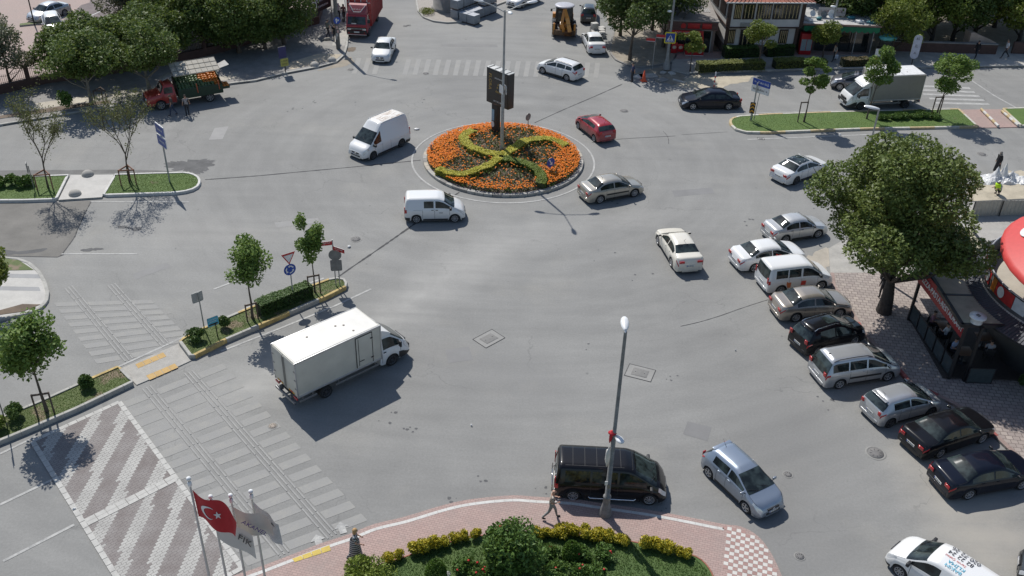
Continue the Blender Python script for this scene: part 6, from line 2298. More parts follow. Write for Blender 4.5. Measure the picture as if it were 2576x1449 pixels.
# ---------------------------------------------------------------- garden along the bottom
RED_R = mat('rose_red', (.5, .015, .02), .5)
WHT_F = mat('white_bloom', (.6, .6, .58), .6)
YLW_F = mat('yellow_bloom', (.65, .45, .03), .6)
def gl(u, v, z=.15):
 p = G(u, v, z)
 return (p.x, p.y, z)
GY = 'golden shrubs edging the garden'
gy = [(976, 1412), (1001, 1403), (1044, 1390), (1066, 1384), (1094, 1374), (1117, 1370), (1146, 1361), (1170, 1355), (1198, 1350), (1350, 1349), (1367, 1351), (1386, 1350), (1412, 1348), (1440, 1349), (1473, 1353), (1503, 1357), (1526, 1360), (1551, 1365), (1569, 1368), (1622, 1374), (1650, 1380), (1678, 1387), (1710, 1395), (1728, 1400)]
proto = None
for i, (u, v) in enumerate(gy):
 big = i in (2, 3, 4, 12, 13, 14, 15, 16, 19, 20, 21)
 lab = 'golden leaved dwarf shrub in the row edging the garden lawn'
 if i < 3:
  o = shrub('golden_shrub', lab, 'shrub', gl(u, v), (.36, .34, .3), L_EUO, 1000, .05, 400 + i, GY)
  if i == 0:
   proto = [o]
  else:
   proto.append(o)
 else:
  o = proto[i % 3].copy()
  C.objects.link(o)
 o.location = gl(u, v)
 o.rotation_euler.z = i * 1.7
 s_ = 1.12 if big else .85
 o.scale = (s_, s_, s_)
shrub('large_shrub', 'big dark green shrub at the centre of the garden edge', 'shrub', gl(1286, 1432), (1.35, 1.2, 1.35), L_SHRUB, 11000, .085, 430, None, (RED_R, 1), 14)
shrub('light_shrub', 'light green rounded shrub at the left end of the garden', 'shrub', gl(930, 1470), (1.05, .9, .62), L_LIME, 5200, .07, 431, None, None, 12)
def thuja(label, loc, r_, h, seed):
 rs_ = np.random.RandomState(seed)
 n = 4200
 t = rs_.rand(n) ** .8
 a = rs_.rand(n) * 2 * math.pi
 rad = r_ * np.sqrt(np.clip(1 - ((t - .3) / .72) ** 2, 0.02, 1)) * rs_.uniform(.86, 1.04, size=n)
 pts = np.stack([rad * np.cos(a), rad * np.sin(a), t * h + .03], 1)
 me = leaf_mesh('thuja', pts, rs_.uniform(.03, .06, size=n), seed, .45)
 me.materials.append(L_THUJA)
 o = bpy.data.objects.new('thuja', me)
 C.objects.link(o)
 o.location = loc
 tag(o, label, 'conifer', 'small conifers in the garden')
thuja('egg shaped conifer beside the white blooms on the garden lawn', gl(1097, 1462), .44, 1.15, 440)
thuja('small conifer half hidden among the rose bushes', gl(1436, 1408), .38, 1.0, 441)
GR = 'rose bushes in the garden'
for i, (u, v, n_, lab) in enumerate(((1200, 1452, 3, 'rose bush with red blooms left of the big dark shrub'), (1170, 1440, 2, 'rose bush with red blooms by the conifer'), (1232, 1462, 2, 'rose bush with red blooms at the foot of the big dark shrub'), (1378, 1400, 1, 'rose bush right of the big dark shrub'), (1400, 1440, 1, 'rose bush at the bottom edge right of the big dark shrub'), (1470, 1408, 1, 'rose bush with one bloom right of the small conifer'), (1495, 1446, 2, 'rose bush with red blooms at the bottom edge'), (1455, 1445, 2, 'rose bush below the small conifer'), (1520, 1400, 2, 'rose bush nearest the lamp post side of the garden'), (1395, 1462, 1, 'rose bush cut by the bottom edge'))):
 shrub('rose_bush', lab, 'rose bush', gl(u, v), (.52, .46, .34), L_SHRUB, 1100, .06, 450 + i, GR, (RED_R, n_), 7)
o = shrub('blooming_plant', 'white flowered clump at the foot of the egg shaped conifer', 'plant', gl(1122, 1450), (.16, .2, .1), WHT_F, 260, .03, 470)
o = shrub('blooming_plant', 'tiny white bloom at the left of the garden edge', 'plant', gl(983, 1414), (.12, .1, .07), WHT_F, 160, .03, 471)
# grass blades
def blades(name, poly, n, z, seed, hgt=.09, m=BLADE, lab='grass'):
 rs_ = np.random.RandomState(seed)
 xs = [p.x for p in poly]
 ys = [p.y for p in poly]
 P = []
 while len(P) < n:
  p = (rs_.uniform(min(xs), max(xs)), rs_.uniform(min(ys), max(ys)))
  if inside(p, poly):
   P.append((p[0], p[1], z))
 P = np.array(P)
 a = rs_.rand(n) * 2 * math.pi
 w = .016
 lean_ = rs_.normal(size=(n, 2)) * .03
 h = rs_.uniform(.5, 1.3, size=n) * hgt
 v0 = P + np.stack([np.cos(a) * w, np.sin(a) * w, 0 * a], 1)
 v1 = P - np.stack([np.cos(a) * w, np.sin(a) * w, 0 * a], 1)
 v2 = P + np.stack([lean_[:, 0], lean_[:, 1], h], 1)
 V_ = np.stack([v0, v1, v2], 1).reshape(-1, 3)
 me = bpy.data.meshes.new(name)
 me.from_pydata(V_.tolist(), [], np.arange(3 * n).reshape(-1, 3).tolist())
 me.materials.append(m)
 o = bpy.data.objects.new(name, me)
 C.objects.link(o)
 tag(o, lab, 'grass', None, 'stuff')
BLADE_D = leafmat('garden_blade', (0.061, 0.132, 0.027), (0.101, 0.182, 0.039), (0.081, 0.162, 0.035), .9, .25)
gvis = [p for p in gpoly if True]
blades('garden_grass', ccw(W2([(900, 1465), (1016, 1410), (1100, 1382), (1290, 1352), (1500, 1360), (1580, 1371), (1745, 1408), (1785, 1449), (1790, 1500), (900, 1500)])), 20000, .15, 1, .06, BLADE_D, 'dark lawn of the corner garden')
blades('median_grass', M1, 8400, .16, 2, .032, BLADE, 'grass on the oval island')
blades('median_grass', M2, 8400, .16, 3, .032, BLADE, 'grass on the left median')
blades('median_grass', M5, 12600, .16, 4, .032, BLADE, 'grass on the right median')
blades('median_grass', M3, 8400, .2, 5, .032, BLADE, 'patchy grass on the long median')
blades('median_grass', M4, 8400, .2, 6, .032, BLADE, 'patchy grass on the lower median')
# ---------------------------------------------------------------- street furniture
STEEL = mat('galvanised_steel', (.34, .35, .35), .5, .5, var=.15)
DPOLE = mat('weathered_pole', (.17, .17, .165), .6, .3, var=.2)
LWHITE = mat('lamp_white', (.72, .73, .73), .35, coat=.3)
SBLUE = mat('sign_blue', (.012, .06, .32), .4)
SRED = mat('sign_red', (.45, .015, .02), .4)
SWHITE = mat('sign_white', (.68, .68, .67), .45)
SGREY = mat('sign_back', (.2, .205, .205), .5, .4, var=.2)
SYEL = mat('sign_yellow', (.75, .62, .02), .4)
SBLK = mat('sign_black', (.02, .02, .022), .5)
def up(u, v, z=0.):
 p = G(u, v)
 return Vector((p.x, p.y, z))
def plate(name, parent, o, ex, w, h, m, th=.02, shape='rect', back=None, tilt=0.):
 "sign plate standing upright, local x along ex, centred on o; front is ex x up"
 ex = Vector((ex[0], ex[1], 0)).normalized()
 M_ = frame(o, ex, (0, 0, 1))
 g = MB()
 if shape == 'rect':
  c = min(w, h) * .08
  po = [(-w / 2 + c, -h / 2), (w / 2 - c, -h / 2), (w / 2, -h / 2 + c), (w / 2, h / 2 - c), (w / 2 - c, h / 2), (-w / 2 + c, h / 2), (-w / 2, h / 2 - c), (-w / 2, -h / 2 + c)]
 elif shape == 'disc':
  po = [(w / 2 * math.cos(2 * math.pi * k / 28), h / 2 * math.sin(2 * math.pi * k / 28)) for k in range(28)]
 elif shape == 'tri':
  po = [(-w / 2, h / 2), (0, -h / 2), (w / 2, h / 2)]
 elif shape == 'oval':
  po = [(w / 2 * math.cos(q), (h / 2 - w / 2) * (1 if math.sin(q) > 0 else -1) + w / 2 * math.sin(q)) for q in [2 * math.pi * (k + .5) / 24 for k in range(24)]]
 elif isinstance(shape, list):
  po = shape
 n = len(po)
 g.add([(x, y, 0) for x, y in po], [list(range(n))], 0, False, M_)
 g.add([(x, y, -th) for x, y in po], [list(range(n))[::-1]], 1, False, M_)
 g.add([(x, y, 0) for x, y in po] + [(x, y, -th) for x, y in po], [(i, i + n, (i + 1) % n + n, (i + 1) % n) for i in range(n)], 1, False, M_)
 return g.build(name, [m, back or SGREY], parent), M_
def face_cam(p, turn=0.):
 "horizontal x axis of a sign that faces the viewer, turned by some degrees"
 d = Vector((-p.x, -p.y))
 a = math.atan2(d.y, d.x) + math.pi / 2 + R(turn)
 return Vector((math.cos(a), math.sin(a), 0))
def lamp_head(g, p, d, L=.75, w=.3, mi=0, mi2=1):
 "drop shaped lantern lying along direction d from p"
 d = Vector(d).normalized()
 sx = d.cross(Vector((0, 0, 1))).normalized()
 uz = sx.cross(d)
 vs, fs = [], []
 st = [(0, .25, .4), (.1, .5, .6), (.3, .85, .9), (.6, 1, 1), (.85, .8, .8), (.96, .45, .5), (1, .12, .2)]
 for t, ww, hh in st:
  for k in range(12):
   q = 2 * math.pi * k / 12
   vs.append(Vector(p) + d * L * t + sx * math.cos(q) * w / 2 * ww + uz * math.sin(q) * (.12 if math.sin(q) > 0 else .07) * hh)
 for i in range(len(st) - 1):
  for k in range(12):
   fs.append((i * 12 + k, i * 12 + (k + 1) % 12, (i + 1) * 12 + (k + 1) % 12, (i + 1) * 12 + k))
 fs += [list(range(12))[::-1], [72 + k for k in range(12)]]
 g.add(vs, fs, mi, True)

# foreground lamp post
b0 = up(1522, 1298)
root = thing('lamp_post', 'tall tapered grey lamp post standing on the pink pavement in front of the black minibus', 'lamp post', b0, 0, 'street lamps')
g = MB()
g.lathe([(.3, 0), (.29, .25), (.17, .75), (.15, 1.15), (.175, 1.17), (.175, 1.22), (.115, 1.25), (.1, 4.5), (.085, 4.52), (.072, 8.8), (.066, 10.0)], 14)
g.build('pole', [patch_mat('post_grime', (.2, .2, .195), .3, 3.)], root)
g = MB()
g.box((0, 0, .03), (.75, .75, .06), 0, .3, .01)
g.build('base_plate', CONC, root)
g = MB()
lamp_head(g, (0, .05, 10.0), (.02, 1, .1), .85, .36)
g.tube([(0, 0, 9.9), (0, .12, 10.05)], .055, 8)
g.build('lantern', LWHITE, root)
g = MB()
lamp_head(g, (.1, -.05, 4.75), (.35, -1, .15), .6, .34)
g.tube([(0, 0, 4.6), (.1, -.1, 4.78)], .05, 8)
g.build('lantern', LWHITE, root)
for z, m_ in ((2.1, SWHITE), (1.9, SGREY)):
 g = MB()
 g.box((-.12 if m_ is SWHITE else .0, -.12, z), (.12, .02, .22))
 g.build('sticker', m_, root)
rag = thing('plastic_bag', 'white plastic bag tied to the foreground lamp post', 'bag', b0 + Vector((-.16, -.04, 3.55)))
g = MB()
g.blob((0, 0, 0), (.12, .1, .5), 9, 8, 0, .18, random.Random(4))
g.build('bag', mat('bag_white', (.6, .58, .55), .5), rag)
rag = thing('red_rag', 'red rag tied round the foreground lamp post', 'rag', b0 + Vector((-.08, -.02, 4.85)))
g = MB()
g.blob((0, 0, 0), (.16, .15, .12), 9, 6, 0, .25, random.Random(5))
g.blob((-.05, 0, -.25), (.07, .07, .25), 7, 5, 0, .25, random.Random(6))
g.build('cloth', mat('rag_red', (.45, .02, .03), .8), rag)
# roundabout lamp post
b0 = Vector((rc(1262, 384, .7).x, rc(1262, 384, .7).y, .65))
root = thing('lamp_post', 'tall grey lamp post in the middle of the flower roundabout', 'lamp post', b0, 0, 'street lamps')
g = MB()
g.lathe([(.15, 0), (.15, .1), (.13, .3), (.115, 4.9), (.085, 5.0), (.07, 10.6)], 12)
g.build('pole', STEEL, root)
for dx, dy in ((-1, .35), (1, .35), (.2, -1)):
 g = MB()
 g.tube([(0, 0, 10.5), (dx * .9, dy * .9, 10.85), (dx * 1.5, dy * 1.5, 11.0)], .035, 6)
 g.build('lamp_arm', STEEL, root)
 g = MB()
 lamp_head(g, (dx * 1.45, dy * 1.45, 11.0), (dx, dy, .1), .8, .32)
 g.build('lantern', LWHITE, root)
for sx, tl in ((-.13, -58), (.15, -68)):
 a_ = R(tl)
 plate('name_plate', root, (sx, -.1, 5.0), (math.cos(a_), math.sin(a_)), .55, .62, SWHITE, .03)
# billboard
b0 = Vector((rc(1249, 340, .5).x, rc(1249, 340, .5).y, .45))
root = thing('billboard', 'black two sided billboard with gold lettering standing in the flower roundabout', 'billboard', b0)
ax = Vector((.72, -.69, 0))
nr = Vector((-.69, -.72, 0))
Mb = frame((0, 0, 0), ax, (0, 0, 1))
g = MB()
g.box((-.1, 1.35, 0), (.62, 2.7, .34), 0, 0, .02, Mb)
g.build('post', SBLK, root)
g = MB()
g.box((.3, 4.0, 0), (2.3, 2.7, .62), 0, 0, .03, Mb)
g.build('panel_box', mat('billboard_black', (.03, .03, .032), .45), root)
g = MB()
g.box((.3, 5.37, 0), (2.32, .05, .64), 0, 0, .01, Mb)
for k in range(4):
 g.box((-.6 + k * .6, 5.41, 0), (.04, .05, .6), 1, 0, 0, Mb)
g.build('top_cover', [mat('cover_pale', (.5, .5, .48), .5), DPOLE], root)
g = MB()
g.box((.3, 4.0, .315), (2.1, 2.5, .02), 0, 0, 0, Mb)
g.build('poster', mat('poster_dark', (.035, .033, .03), .4), root)
GOLD = mat('poster_gold', (.42, .28, .07), .5)
Mf = Mb @ Matrix.Translation((0, 0, .328))
text('poster_lettering', 'FLORA', .42, GOLD, root, Mf @ Matrix.Translation((-.45, 4.35, 0)) @ Matrix.Rotation(R(-90), 4, 'Z'), .004)
text('poster_lettering', 'davet', .3, GOLD, root, Mf @ Matrix.Translation((.45, 3.75, 0)), .004)
text('poster_lettering', '0212 872 00', .16, SWHITE, root, Mf @ Matrix.Translation((.35, 2.95, 0)), .004)
text('poster_lettering', 'SALONLARI', .16, SWHITE, root, Mf @ Matrix.Translation((.45, 4.75, 0)), .004)
g = MB()
rr_ = random.Random(3)
for k in range(9):
 a_ = rr_.uniform(0, 6.28)
 g.add([(.45 + math.cos(a_) * .28, 4.15 + math.sin(a_) * .3, .0), (.45 + math.cos(a_ + .3) * .1, 4.15 + math.sin(a_ + .3) * .1, 0), (.45 + math.cos(a_ - .3) * .1, 4.15 + math.sin(a_ - .3) * .1, 0)], [(0, 2, 1)], 0, False, Mf)
g.build('poster_flower', GOLD, root)
g = MB()
g.box((-.25, 1.7, .176), (.26, .9, .012), 0, 0, 0, Mb)
g.build('post_sticker', mat('sticker_blue', (.25, .42, .55), .5), root)
plate('post_badge', root, tuple(Mb @ Vector((-.25, .95, .19))), ax, .34, .5, SWHITE, .01, 'disc')

def signpost(name, label, base, h, r_=.035, m=STEEL, group=None, cat='sign'):
 root = thing(name, label, cat, base, 0, group)
 g = MB()
 g.tube([(0, 0, 0), (0, 0, h)], r_, 8)
 g.build('post', m, root)
 return root
def arrow(parent, M_, s, m, rot=0.):
 g = MB()
 A_ = M_ @ Matrix.Rotation(rot, 4, 'Z')
 g.add([(-.05 * s, -.32 * s, .006), (.05 * s, -.32 * s, .006), (.05 * s, .08 * s, .006), (-.05 * s, .08 * s, .006)], [(0, 1, 2, 3)], 0, False, A_)
 g.add([(-.18 * s, .06 * s, .007), (.18 * s, .06 * s, .007), (0, .34 * s, .007)], [(0, 1, 2)], 0, False, A_)
 g.build('arrow_mark', m, parent)
# small signs on the roundabout
b0 = Vector((rc(1384, 440, .3).x, rc(1384, 440, .3).y, .3))
root = signpost('direction_sign', 'round blue arrow sign at the right edge of the flowers', b0, 1.05)
o, M_ = plate('sign_face', root, (0, -.05, 1.0), face_cam(b0, 40), .72, .72, SBLUE, .02, 'disc')
arrow(root, M_, .8, SWHITE, R(-150))
b0 = Vector((rc(1328, 322, .3).x, rc(1328, 322, .3).y, .3))
root = signpost('direction_sign', 'small round sign seen from its grey back at the far edge of the flowers', b0, .95)
plate('sign_face', root, (0, -.05, .95), face_cam(b0, 50), .6, .6, SGREY, .02, 'disc')
b0 = Vector((rc(1085, 385, .3).x, rc(1085, 385, .3).y, .25))
root = signpost('short_post', 'short grey post among the flowers at the left of the roundabout', b0, .7, .06, SGREY, cat='post')
g = MB()
g.lathe([(.07, .66), (.075, .7), (.03, .74), (.001, .745)], 10)
g.build('cap', SGREY, root)
# yield + roundabout signs
b0 = up(740, 766, .2)
root = signpost('traffic_sign', 'white yield triangle above a round blue roundabout sign on the long median', b0, 3.2)
fx = face_cam(b0, 22)
o, M_ = plate('yield_face', root, (0, -.05, 2.9), fx, .85, .75, SRED, .02, 'tri')
g = MB()
g.add([(-.29, .26, .006), (0, -.25, .006), (.29, .26, .006)], [(0, 1, 2)], 0, False, M_)
g.build('yield_field', SWHITE, root)
o, M_ = plate('roundabout_face', root, (0, -.05, 2.2), fx, .72, .72, SBLUE, .02, 'disc')
for k in range(3):
 g = MB()
 A_ = M_ @ Matrix.Rotation(2 * math.pi * k / 3, 4, 'Z')
 vs = []
 for i in range(6):
  q = R(20 + i * 13)
  vs += [(.18 * math.cos(q), .18 * math.sin(q), .006), (.25 * math.cos(q), .25 * math.sin(q), .006)]
 g.add(vs, [(2 * i, 2 * i + 1, 2 * i + 3, 2 * i + 2) for i in range(5)], 0, False, A_)
 q = R(88)
 g.add([(.13 * math.cos(q), .13 * math.sin(q), .006), (.3 * math.cos(q), .3 * math.sin(q), .006), (.215 * math.cos(q + .5), .215 * math.sin(q + .5), .006)], [(0, 1, 2)], 0, False, A_)
 g.build('ring_arrow', SWHITE, root)
# street name post at the median tip
b0 = up(846, 726, .2)
root = signpost('street_name_sign', 'red street name plates over two grey sign backs at the long median tip', b0, 3.15)
for (dx, z, tx, a_) in ((-.42, 2.95, 'HÜRRİYET', 18), (.42, 2.62, 'ATATÜRK', -28)):
 exx = Vector((math.cos(R(a_)), math.sin(R(a_)), 0))
 o, M_ = plate('name_plate', root, tuple(exx * dx + Vector((0, -.04, z))), exx, .82, .26, SRED, .02, 'rect', SWHITE)
 text('plate_lettering', tx, .13, SWHITE, root, M_ @ Matrix.Translation((0, .03, .004)), .003)
 text('plate_lettering', 'Caddesi', .08, SWHITE, root, M_ @ Matrix.Translation((-.12, -.08, .004)), .003)
g = MB()
g.tube([(.22, .05, 0), (.22, .05, 1.8)], .035, 8)
g.build('post', STEEL, root)
plate('sign_back', root, (.1, -.06, 2.15), face_cam(b0, -6), .74, .74, SGREY, .02, 'disc')
plate('sign_back', root, (.12, -.06, 1.45), face_cam(b0, -4), .66, .75, SGREY, .02)
# back of a square sign, turquoise board
b0 = up(516, 838, .2)
root = signpost('square_sign', 'square sign seen from its pale back beside the median bush', b0, 2.5)
plate('sign_back', root, (-.05, -.05, 2.2), face_cam(b0, 22), .62, .62, mat('pale_sign_back', (.34, .35, .35), .5, .3), .03)
g = MB()
g.box((-.05, -.08, 2.2), (.06, .03, .4))
g.build('bracket', STEEL, root)
b0 = up(549, 855, .2)
root = signpost('info_board', 'small turquoise notice board on the long median', b0, .9, .03, SBLK)
o, M_ = plate('board', root, (-.1, -.04, 1.05), face_cam(b0, 20), .62, .56, mat('board_turquoise', (.06, .33, .45), .5), .03, 'rect', SBLK)
text('board_lettering', 'BÜYÜKÇEKMECE', .07, SWHITE, root, M_ @ Matrix.Translation((0, .12, .004)), .003)
text('board_lettering', 'BELEDİYESİ', .07, SWHITE, root, M_ @ Matrix.Translation((0, .0, .004)), .003)
g = MB()
g.box((0, -.17, .004), (.5, .1, .006), 0, 0, 0, M_)
g.build('board_strip', SBLK, root)
# blue direction sign edge-on on the oval island, small sign at left
b0 = up(428, 463, .16)
root = signpost('direction_board', 'tall blue direction board seen almost edge on on the oval grass island', b0, 4.3, .06)
a_ = R(-48)
exx = Vector((math.cos(a_), math.sin(a_), 0))
for z, h_ in ((3.95, .75), (3.1, .75)):
 o, M_ = plate('board', root, tuple(exx * .05 + Vector((-.05, -.05, z))), exx, 1.35, h_, SBLUE, .05, 'rect', SWHITE)
 g = MB()
 for q in (-.34, .34):
  g.box((0, q, .006), (1.28, .03, .008), 0, 0, 0, M_)
 g.build('board_border', SWHITE, root)
 text('board_lettering', 'İstanbul' if z > 3.5 else 'Tekirdağ', .24, SWHITE, root, M_ @ Matrix.Translation((0, 0, .004)), .003)
b0 = up(87, 478, .16)
root = signpost('small_sign', 'small grey sign seen edge on on the left grass median', b0, 1.7, .03)
plate('sign_face', root, (-.1, -.04, 1.55), (.35, -.94), .45, .75, SGREY, .03)
b0 = up(20, 1078, .2)
root = signpost('thin_post', 'thin dark signpost in the lower median at the left frame edge', b0, 3.3, .03, DPOLE, cat='post')
plate('sign_face', root, (-.03, -.04, 3.0), (.5, -.85), .5, .5, SGREY, .03)
# Tekirdag sign and chevron
b0 = up(1889, 307, .16)
root = signpost('direction_board', 'blue and white place name boards at the left end of the right median', b0, 3.2, .06)
fx = face_cam(b0, -28)
o, M_ = plate('board', root, (.3, -.08, 3.2), fx, 1.6, .55, SBLUE, .04)
text('board_lettering', '← Tekirdağ', .27, SWHITE, root, M_ @ Matrix.Translation((0, 0, .004)), .004, xs=1.02)
o, M_ = plate('board', root, (.28, -.08, 2.62), fx, 1.6, .55, SWHITE, .04)
text('board_lettering', 'Beylikdüzü →', .24, SBLK, root, M_ @ Matrix.Translation((0, 0, .004)), .004)
g = MB()
for sgn in (1,):
 g.tube([(.22, .05, 0), (.32, .05, 2.4)], .03, 6)
g.build('post', STEEL, root)
b1 = up(1889, 305, .16)
root = signpost('chevron_board', 'yellow and black chevron board low on the right median tip', b1 + Vector((-.15, -.3, 0)), 1.1, .03)
o, M_ = plate('board', root, (.0, -.05, 1.15), face_cam(b1, 0), .42, .95, SBLK, .03)
for q in (-.27, .05, .33):
 g = MB()
 g.add([(-.19, q - .09, .006), (0, q + .07, .006), (.19, q - .09, .006), (.19, q + .02, .006), (0, q + .18, .006), (-.19, q + .02, .006)], [(0, 1, 4, 5), (1, 2, 3, 4)], 0, False, M_ @ Matrix.Translation((0, -.08, 0)))
 g.build('chevron', mat('chevron_orange', (.65, .3, .02), .5), root)
# pedestrian crossing sign on its lamp pole
b0 = up(1675.5, 176, .1)
root = thing('lamp_post', 'grey lamp post with a flared foot beside the dug up corner', 'lamp post', b0, 0, 'street lamps')
g = MB()
g.lathe([(.33, 0), (.3, .3), (.17, .9), (.13, 1.3), (.11, 3), (.09, 7), (.07, 9.5)], 12)
g.build('pole', patch_mat('pole_grime', (.3, .3, .29), .25, 3.), root)
g = MB()
lamp_head(g, (-.1, -.1, 5.3), (-.7, -.4, .1), .5, .3)
g.build('lantern', LWHITE, root)
root = thing('crossing_sign', 'yellow edged blue pedestrian crossing sign on the lamp post at the corner', 'sign', b0 + Vector((.02, -.16, 2.95)))
fx = face_cam(b0, 8)
o, M_ = plate('sign_face', root, (0, 0, 0), fx, 1.02, 1.02, SYEL, .03)
g = MB()
g.box((0, 0, .005), (.82, .82, .008), 0, 0, 0, M_)
g.build('blue_field', SBLUE, root)
g = MB()
g.add([(-.3, -.24, .012), (.3, -.24, .012), (0, .3, .012)], [(0, 1, 2)], 0, False, M_)
for k in range(5):
 g.box((-.28 + k * .14, -.31, .012), (.08, .08, .004), 0, 0, 0, M_)
g.build('white_triangle', SWHITE, root)
g = MB()
for (x0, y0, x1, y1, w_) in ((0, .12, 0, -.04, .09), (0, -.04, -.09, -.2, .05), (0, -.04, .08, -.2, .05), (0, .08, -.1, -.01, .035), (0, .08, .1, .0, .035)):
 d = Vector((x1 - x0, y1 - y0))
 n_ = Vector((-d.y, d.x)).normalized() * w_ / 2
 g.add([(x0 + n_.x, y0 + n_.y, .018), (x0 - n_.x, y0 - n_.y, .018), (x1 - n_.x, y1 - n_.y, .018), (x1 + n_.x, y1 + n_.y, .018)], [(0, 1, 2, 3)], 0, False, M_)
g.lathe([(.0, .018), (.045, .018)], 10, 0, M_ @ Matrix.Translation((0, .17, 0)))
g.build('walking_figure', SBLK, root)
b0 = up(1640.5, 177, .1)
root = signpost('street_name_sign', 'red street name plates on a thin post under the leafy trees', b0, 3.0)
for dx, z in ((-.42, 2.75), (.45, 3.1)):
 o, M_ = plate('name_plate', root, (dx, -.04, z), face_cam(b0, 0), .8, .3, SRED, .02, 'rect', SWHITE)
 g = MB()
 g.box((0, -.13, .005), (.8, .04, .008), 0, 0, 0, M_)
 g.build('plate_border', SWHITE, root)
# concrete pole at the left corner with blue sign
b0 = up(851.5, 126, .12)
root = thing('concrete_pole', 'dark concrete pole covered in torn posters at the left corner', 'pole', b0)
g = MB()
g.lathe([(.2, 0), (.19, 3), (.15, 8.2)], 8)
g.build('pole', patch_mat('pole_concrete', (.13, .125, .115), .3, 4.), root)
for k, (z, a_) in enumerate(((1.4, 0), (1.7, .6), (1.1, -.4), (2.1, .2))):
 g = MB()
 g.box((.19 * math.sin(a_), -.2 * math.cos(a_), z), (.2, .012, .28), 0, a_)
 g.build('torn_poster', mat('paper_%d' % (k % 2), ((.45, .43, .4), (.5, .35, .32))[k % 2], .8, var=.3), root)
g = MB()
g.tube([(0, 0, 8.1), (1.2, -.4, 8.6), (2.2, -.7, 8.7)], .04, 6)
g.build('lamp_arm', STEEL, root)
g = MB()
lamp_head(g, (2.1, -.66, 8.7), (1, -.3, 0), .7, .3)
g.build('lantern', LWHITE, root)
root = thing('direction_sign', 'round blue two arrow sign fixed to the dark concrete pole', 'sign', b0 + Vector((.1, -.24, 2.75)))
o, M_ = plate('sign_face', root, (0, 0, 0), face_cam(b0, 16), .66, .66, SBLUE, .02, 'disc')
arrow(root, M_ @ Matrix.Translation((-.06, 0, 0)), .7, SWHITE, 0)
arrow(root, M_ @ Matrix.Translation((.06, -.02, .004)), .5, SWHITE, R(-55))
# left blue/yellow signs
b0 = up(719, 186, .12)
root = signpost('advert_sign', 'dark blue and yellow stacked board signs on the left pavement', b0, 1.3, .04, SBLK)
plate('board', root, (-.1, -.05, 1.85), face_cam(b0, 22), .72, 1.0, mat('deep_blue', (.02, .022, .1), .5), .04)
o, M_ = plate('board', root, (.0, -.05, .95), face_cam(b0, 20), .72, .7, mat('dull_yellow', (.36, .34, .08), .5), .04)
text('board_lettering', '← PARK', .17, SBLK, root, M_ @ Matrix.Translation((0, .12, .004)), .003)
text('board_lettering', 'ÇARŞI', .17, SBLK, root, M_ @ Matrix.Translation((0, -.14, .004)), .003)
# other lamps
b0 = up(2165, 462, .0)
root = thing('lamp_post', 'slim lamp post rising behind the big tree toward the right median', 'lamp post', b0, 0, 'street lamps')
hh = HT(b0, 2213, 275)
g = MB()
g.tube([(0, 0, 0), (0, 0, hh)], [.09, .06], 8)
g.build('pole', STEEL, root)
g = MB()
lamp_head(g, (.05, 0, hh), (-1, .15, .12), 1.1, .42)
g.build('lantern', LWHITE, root)
b0 = up(2080, 131, .12)
root = thing('lamp_post', 'grey lamp post rising past the roof of the green shop', 'lamp post', b0, 0, 'street lamps')
g = MB()
g.lathe([(.14, 0), (.11, 2.5), (.07, 9)], 10)
g.build('pole', STEEL, root)
g = MB()
lamp_head(g, (-.05, -.1, 4.3), (-.9, -.3, .1), .6, .42)
g.build('lantern', LWHITE, root)
b0 = up(87.5, 65, .06)
root = thing('lamp_post', 'thin black lamp post in the brick car park', 'lamp post', b0, 0, 'street lamps')
g = MB()
g.tube([(0, 0, 0), (0, 0, 4.6)], [.07, .05], 8)
g.build('pole', SBLK, root)
g = MB()
g.lathe([(.05, 4.6), (.2, 4.7), (.22, 4.9), (.05, 5.0)], 10)
g.build('lantern', LWHITE, root)
# flag poles
POLEW = mat('flag_pole_white', (.5, .5, .49), .4, .3)
def flagpole(label, u, v, h):
 p = G(u, v, h)
 root = thing('flagpole', label, 'flagpole', (p.x, p.y, .11), 0, 'flagpoles at the lower left')
 g = MB()
 g.lathe([(.05, 0), (.045, h * .5), (.034, h - .35)], 10)
 g.build('pole', POLEW, root)
 g = MB()
 g.lathe([(.045, h - .4), (.07, h - .36), (.07, h - .2), (.05, h - .18)], 10)
 g.lathe([(.03, h - .18), (.03, h - .1), (.075, h - .1), (.075, h - .02), (.001, h - .0)], 12)
 g.build('finial', LWHITE, root)
 return p
p1 = flagpole('first flagpole from the left carrying the red flag', 475, 1207, 9.2)
p2 = flagpole('second flagpole from the left hidden at its top by the red flag', 530, 1252, 8.0)
p3 = flagpole('third flagpole from the left carrying the cream lettered flag', 580, 1249, 7.9)
p4 = flagpole('rightmost flagpole with a limp white flag', 631, 1239, 7.8)
FLR = mat('flag_red', (.42, .015, .022), .7, var=.05)
def cloth(name, top, bot, fun, nx, ny, m, parent):
 "flag surface: fun(s, t) gives the point s along the fly, t down the hoist"
 g = MB()
 vs = [fun(i / nx, j / ny) for i in range(nx + 1) for j in range(ny + 1)]
 fs = [(i * (ny + 1) + j, (i + 1) * (ny + 1) + j, (i + 1) * (ny + 1) + j + 1, i * (ny + 1) + j + 1) for i in range(nx) for j in range(ny)]
 g.add(vs, fs, 0, True)
 return g.build(name, m, parent)
fl1 = thing('flag', 'red flag with white crescent and star waving at the lower left', 'flag', (p1.x, p1.y, 8.75))
def flag1(s, t):
 # flies to the right and droops, with rolling folds
 L, Hh = 1.75, 1.2
 x = L * s * (1 - .16 * t)
 z = -Hh * t * (1 - .08 * s) - .5 * s ** 1.35 - .06 * math.sin(s * 8 + t * 2)
 y = -.18 * math.sin(s * 7.2 - t * 1.6) * (0.25 + s) - .1 * s
 return Vector((.05 + x * .9, y - .55 * s, z))
cloth('cloth', None, None, flag1, 36, 20, FLR, fl1)
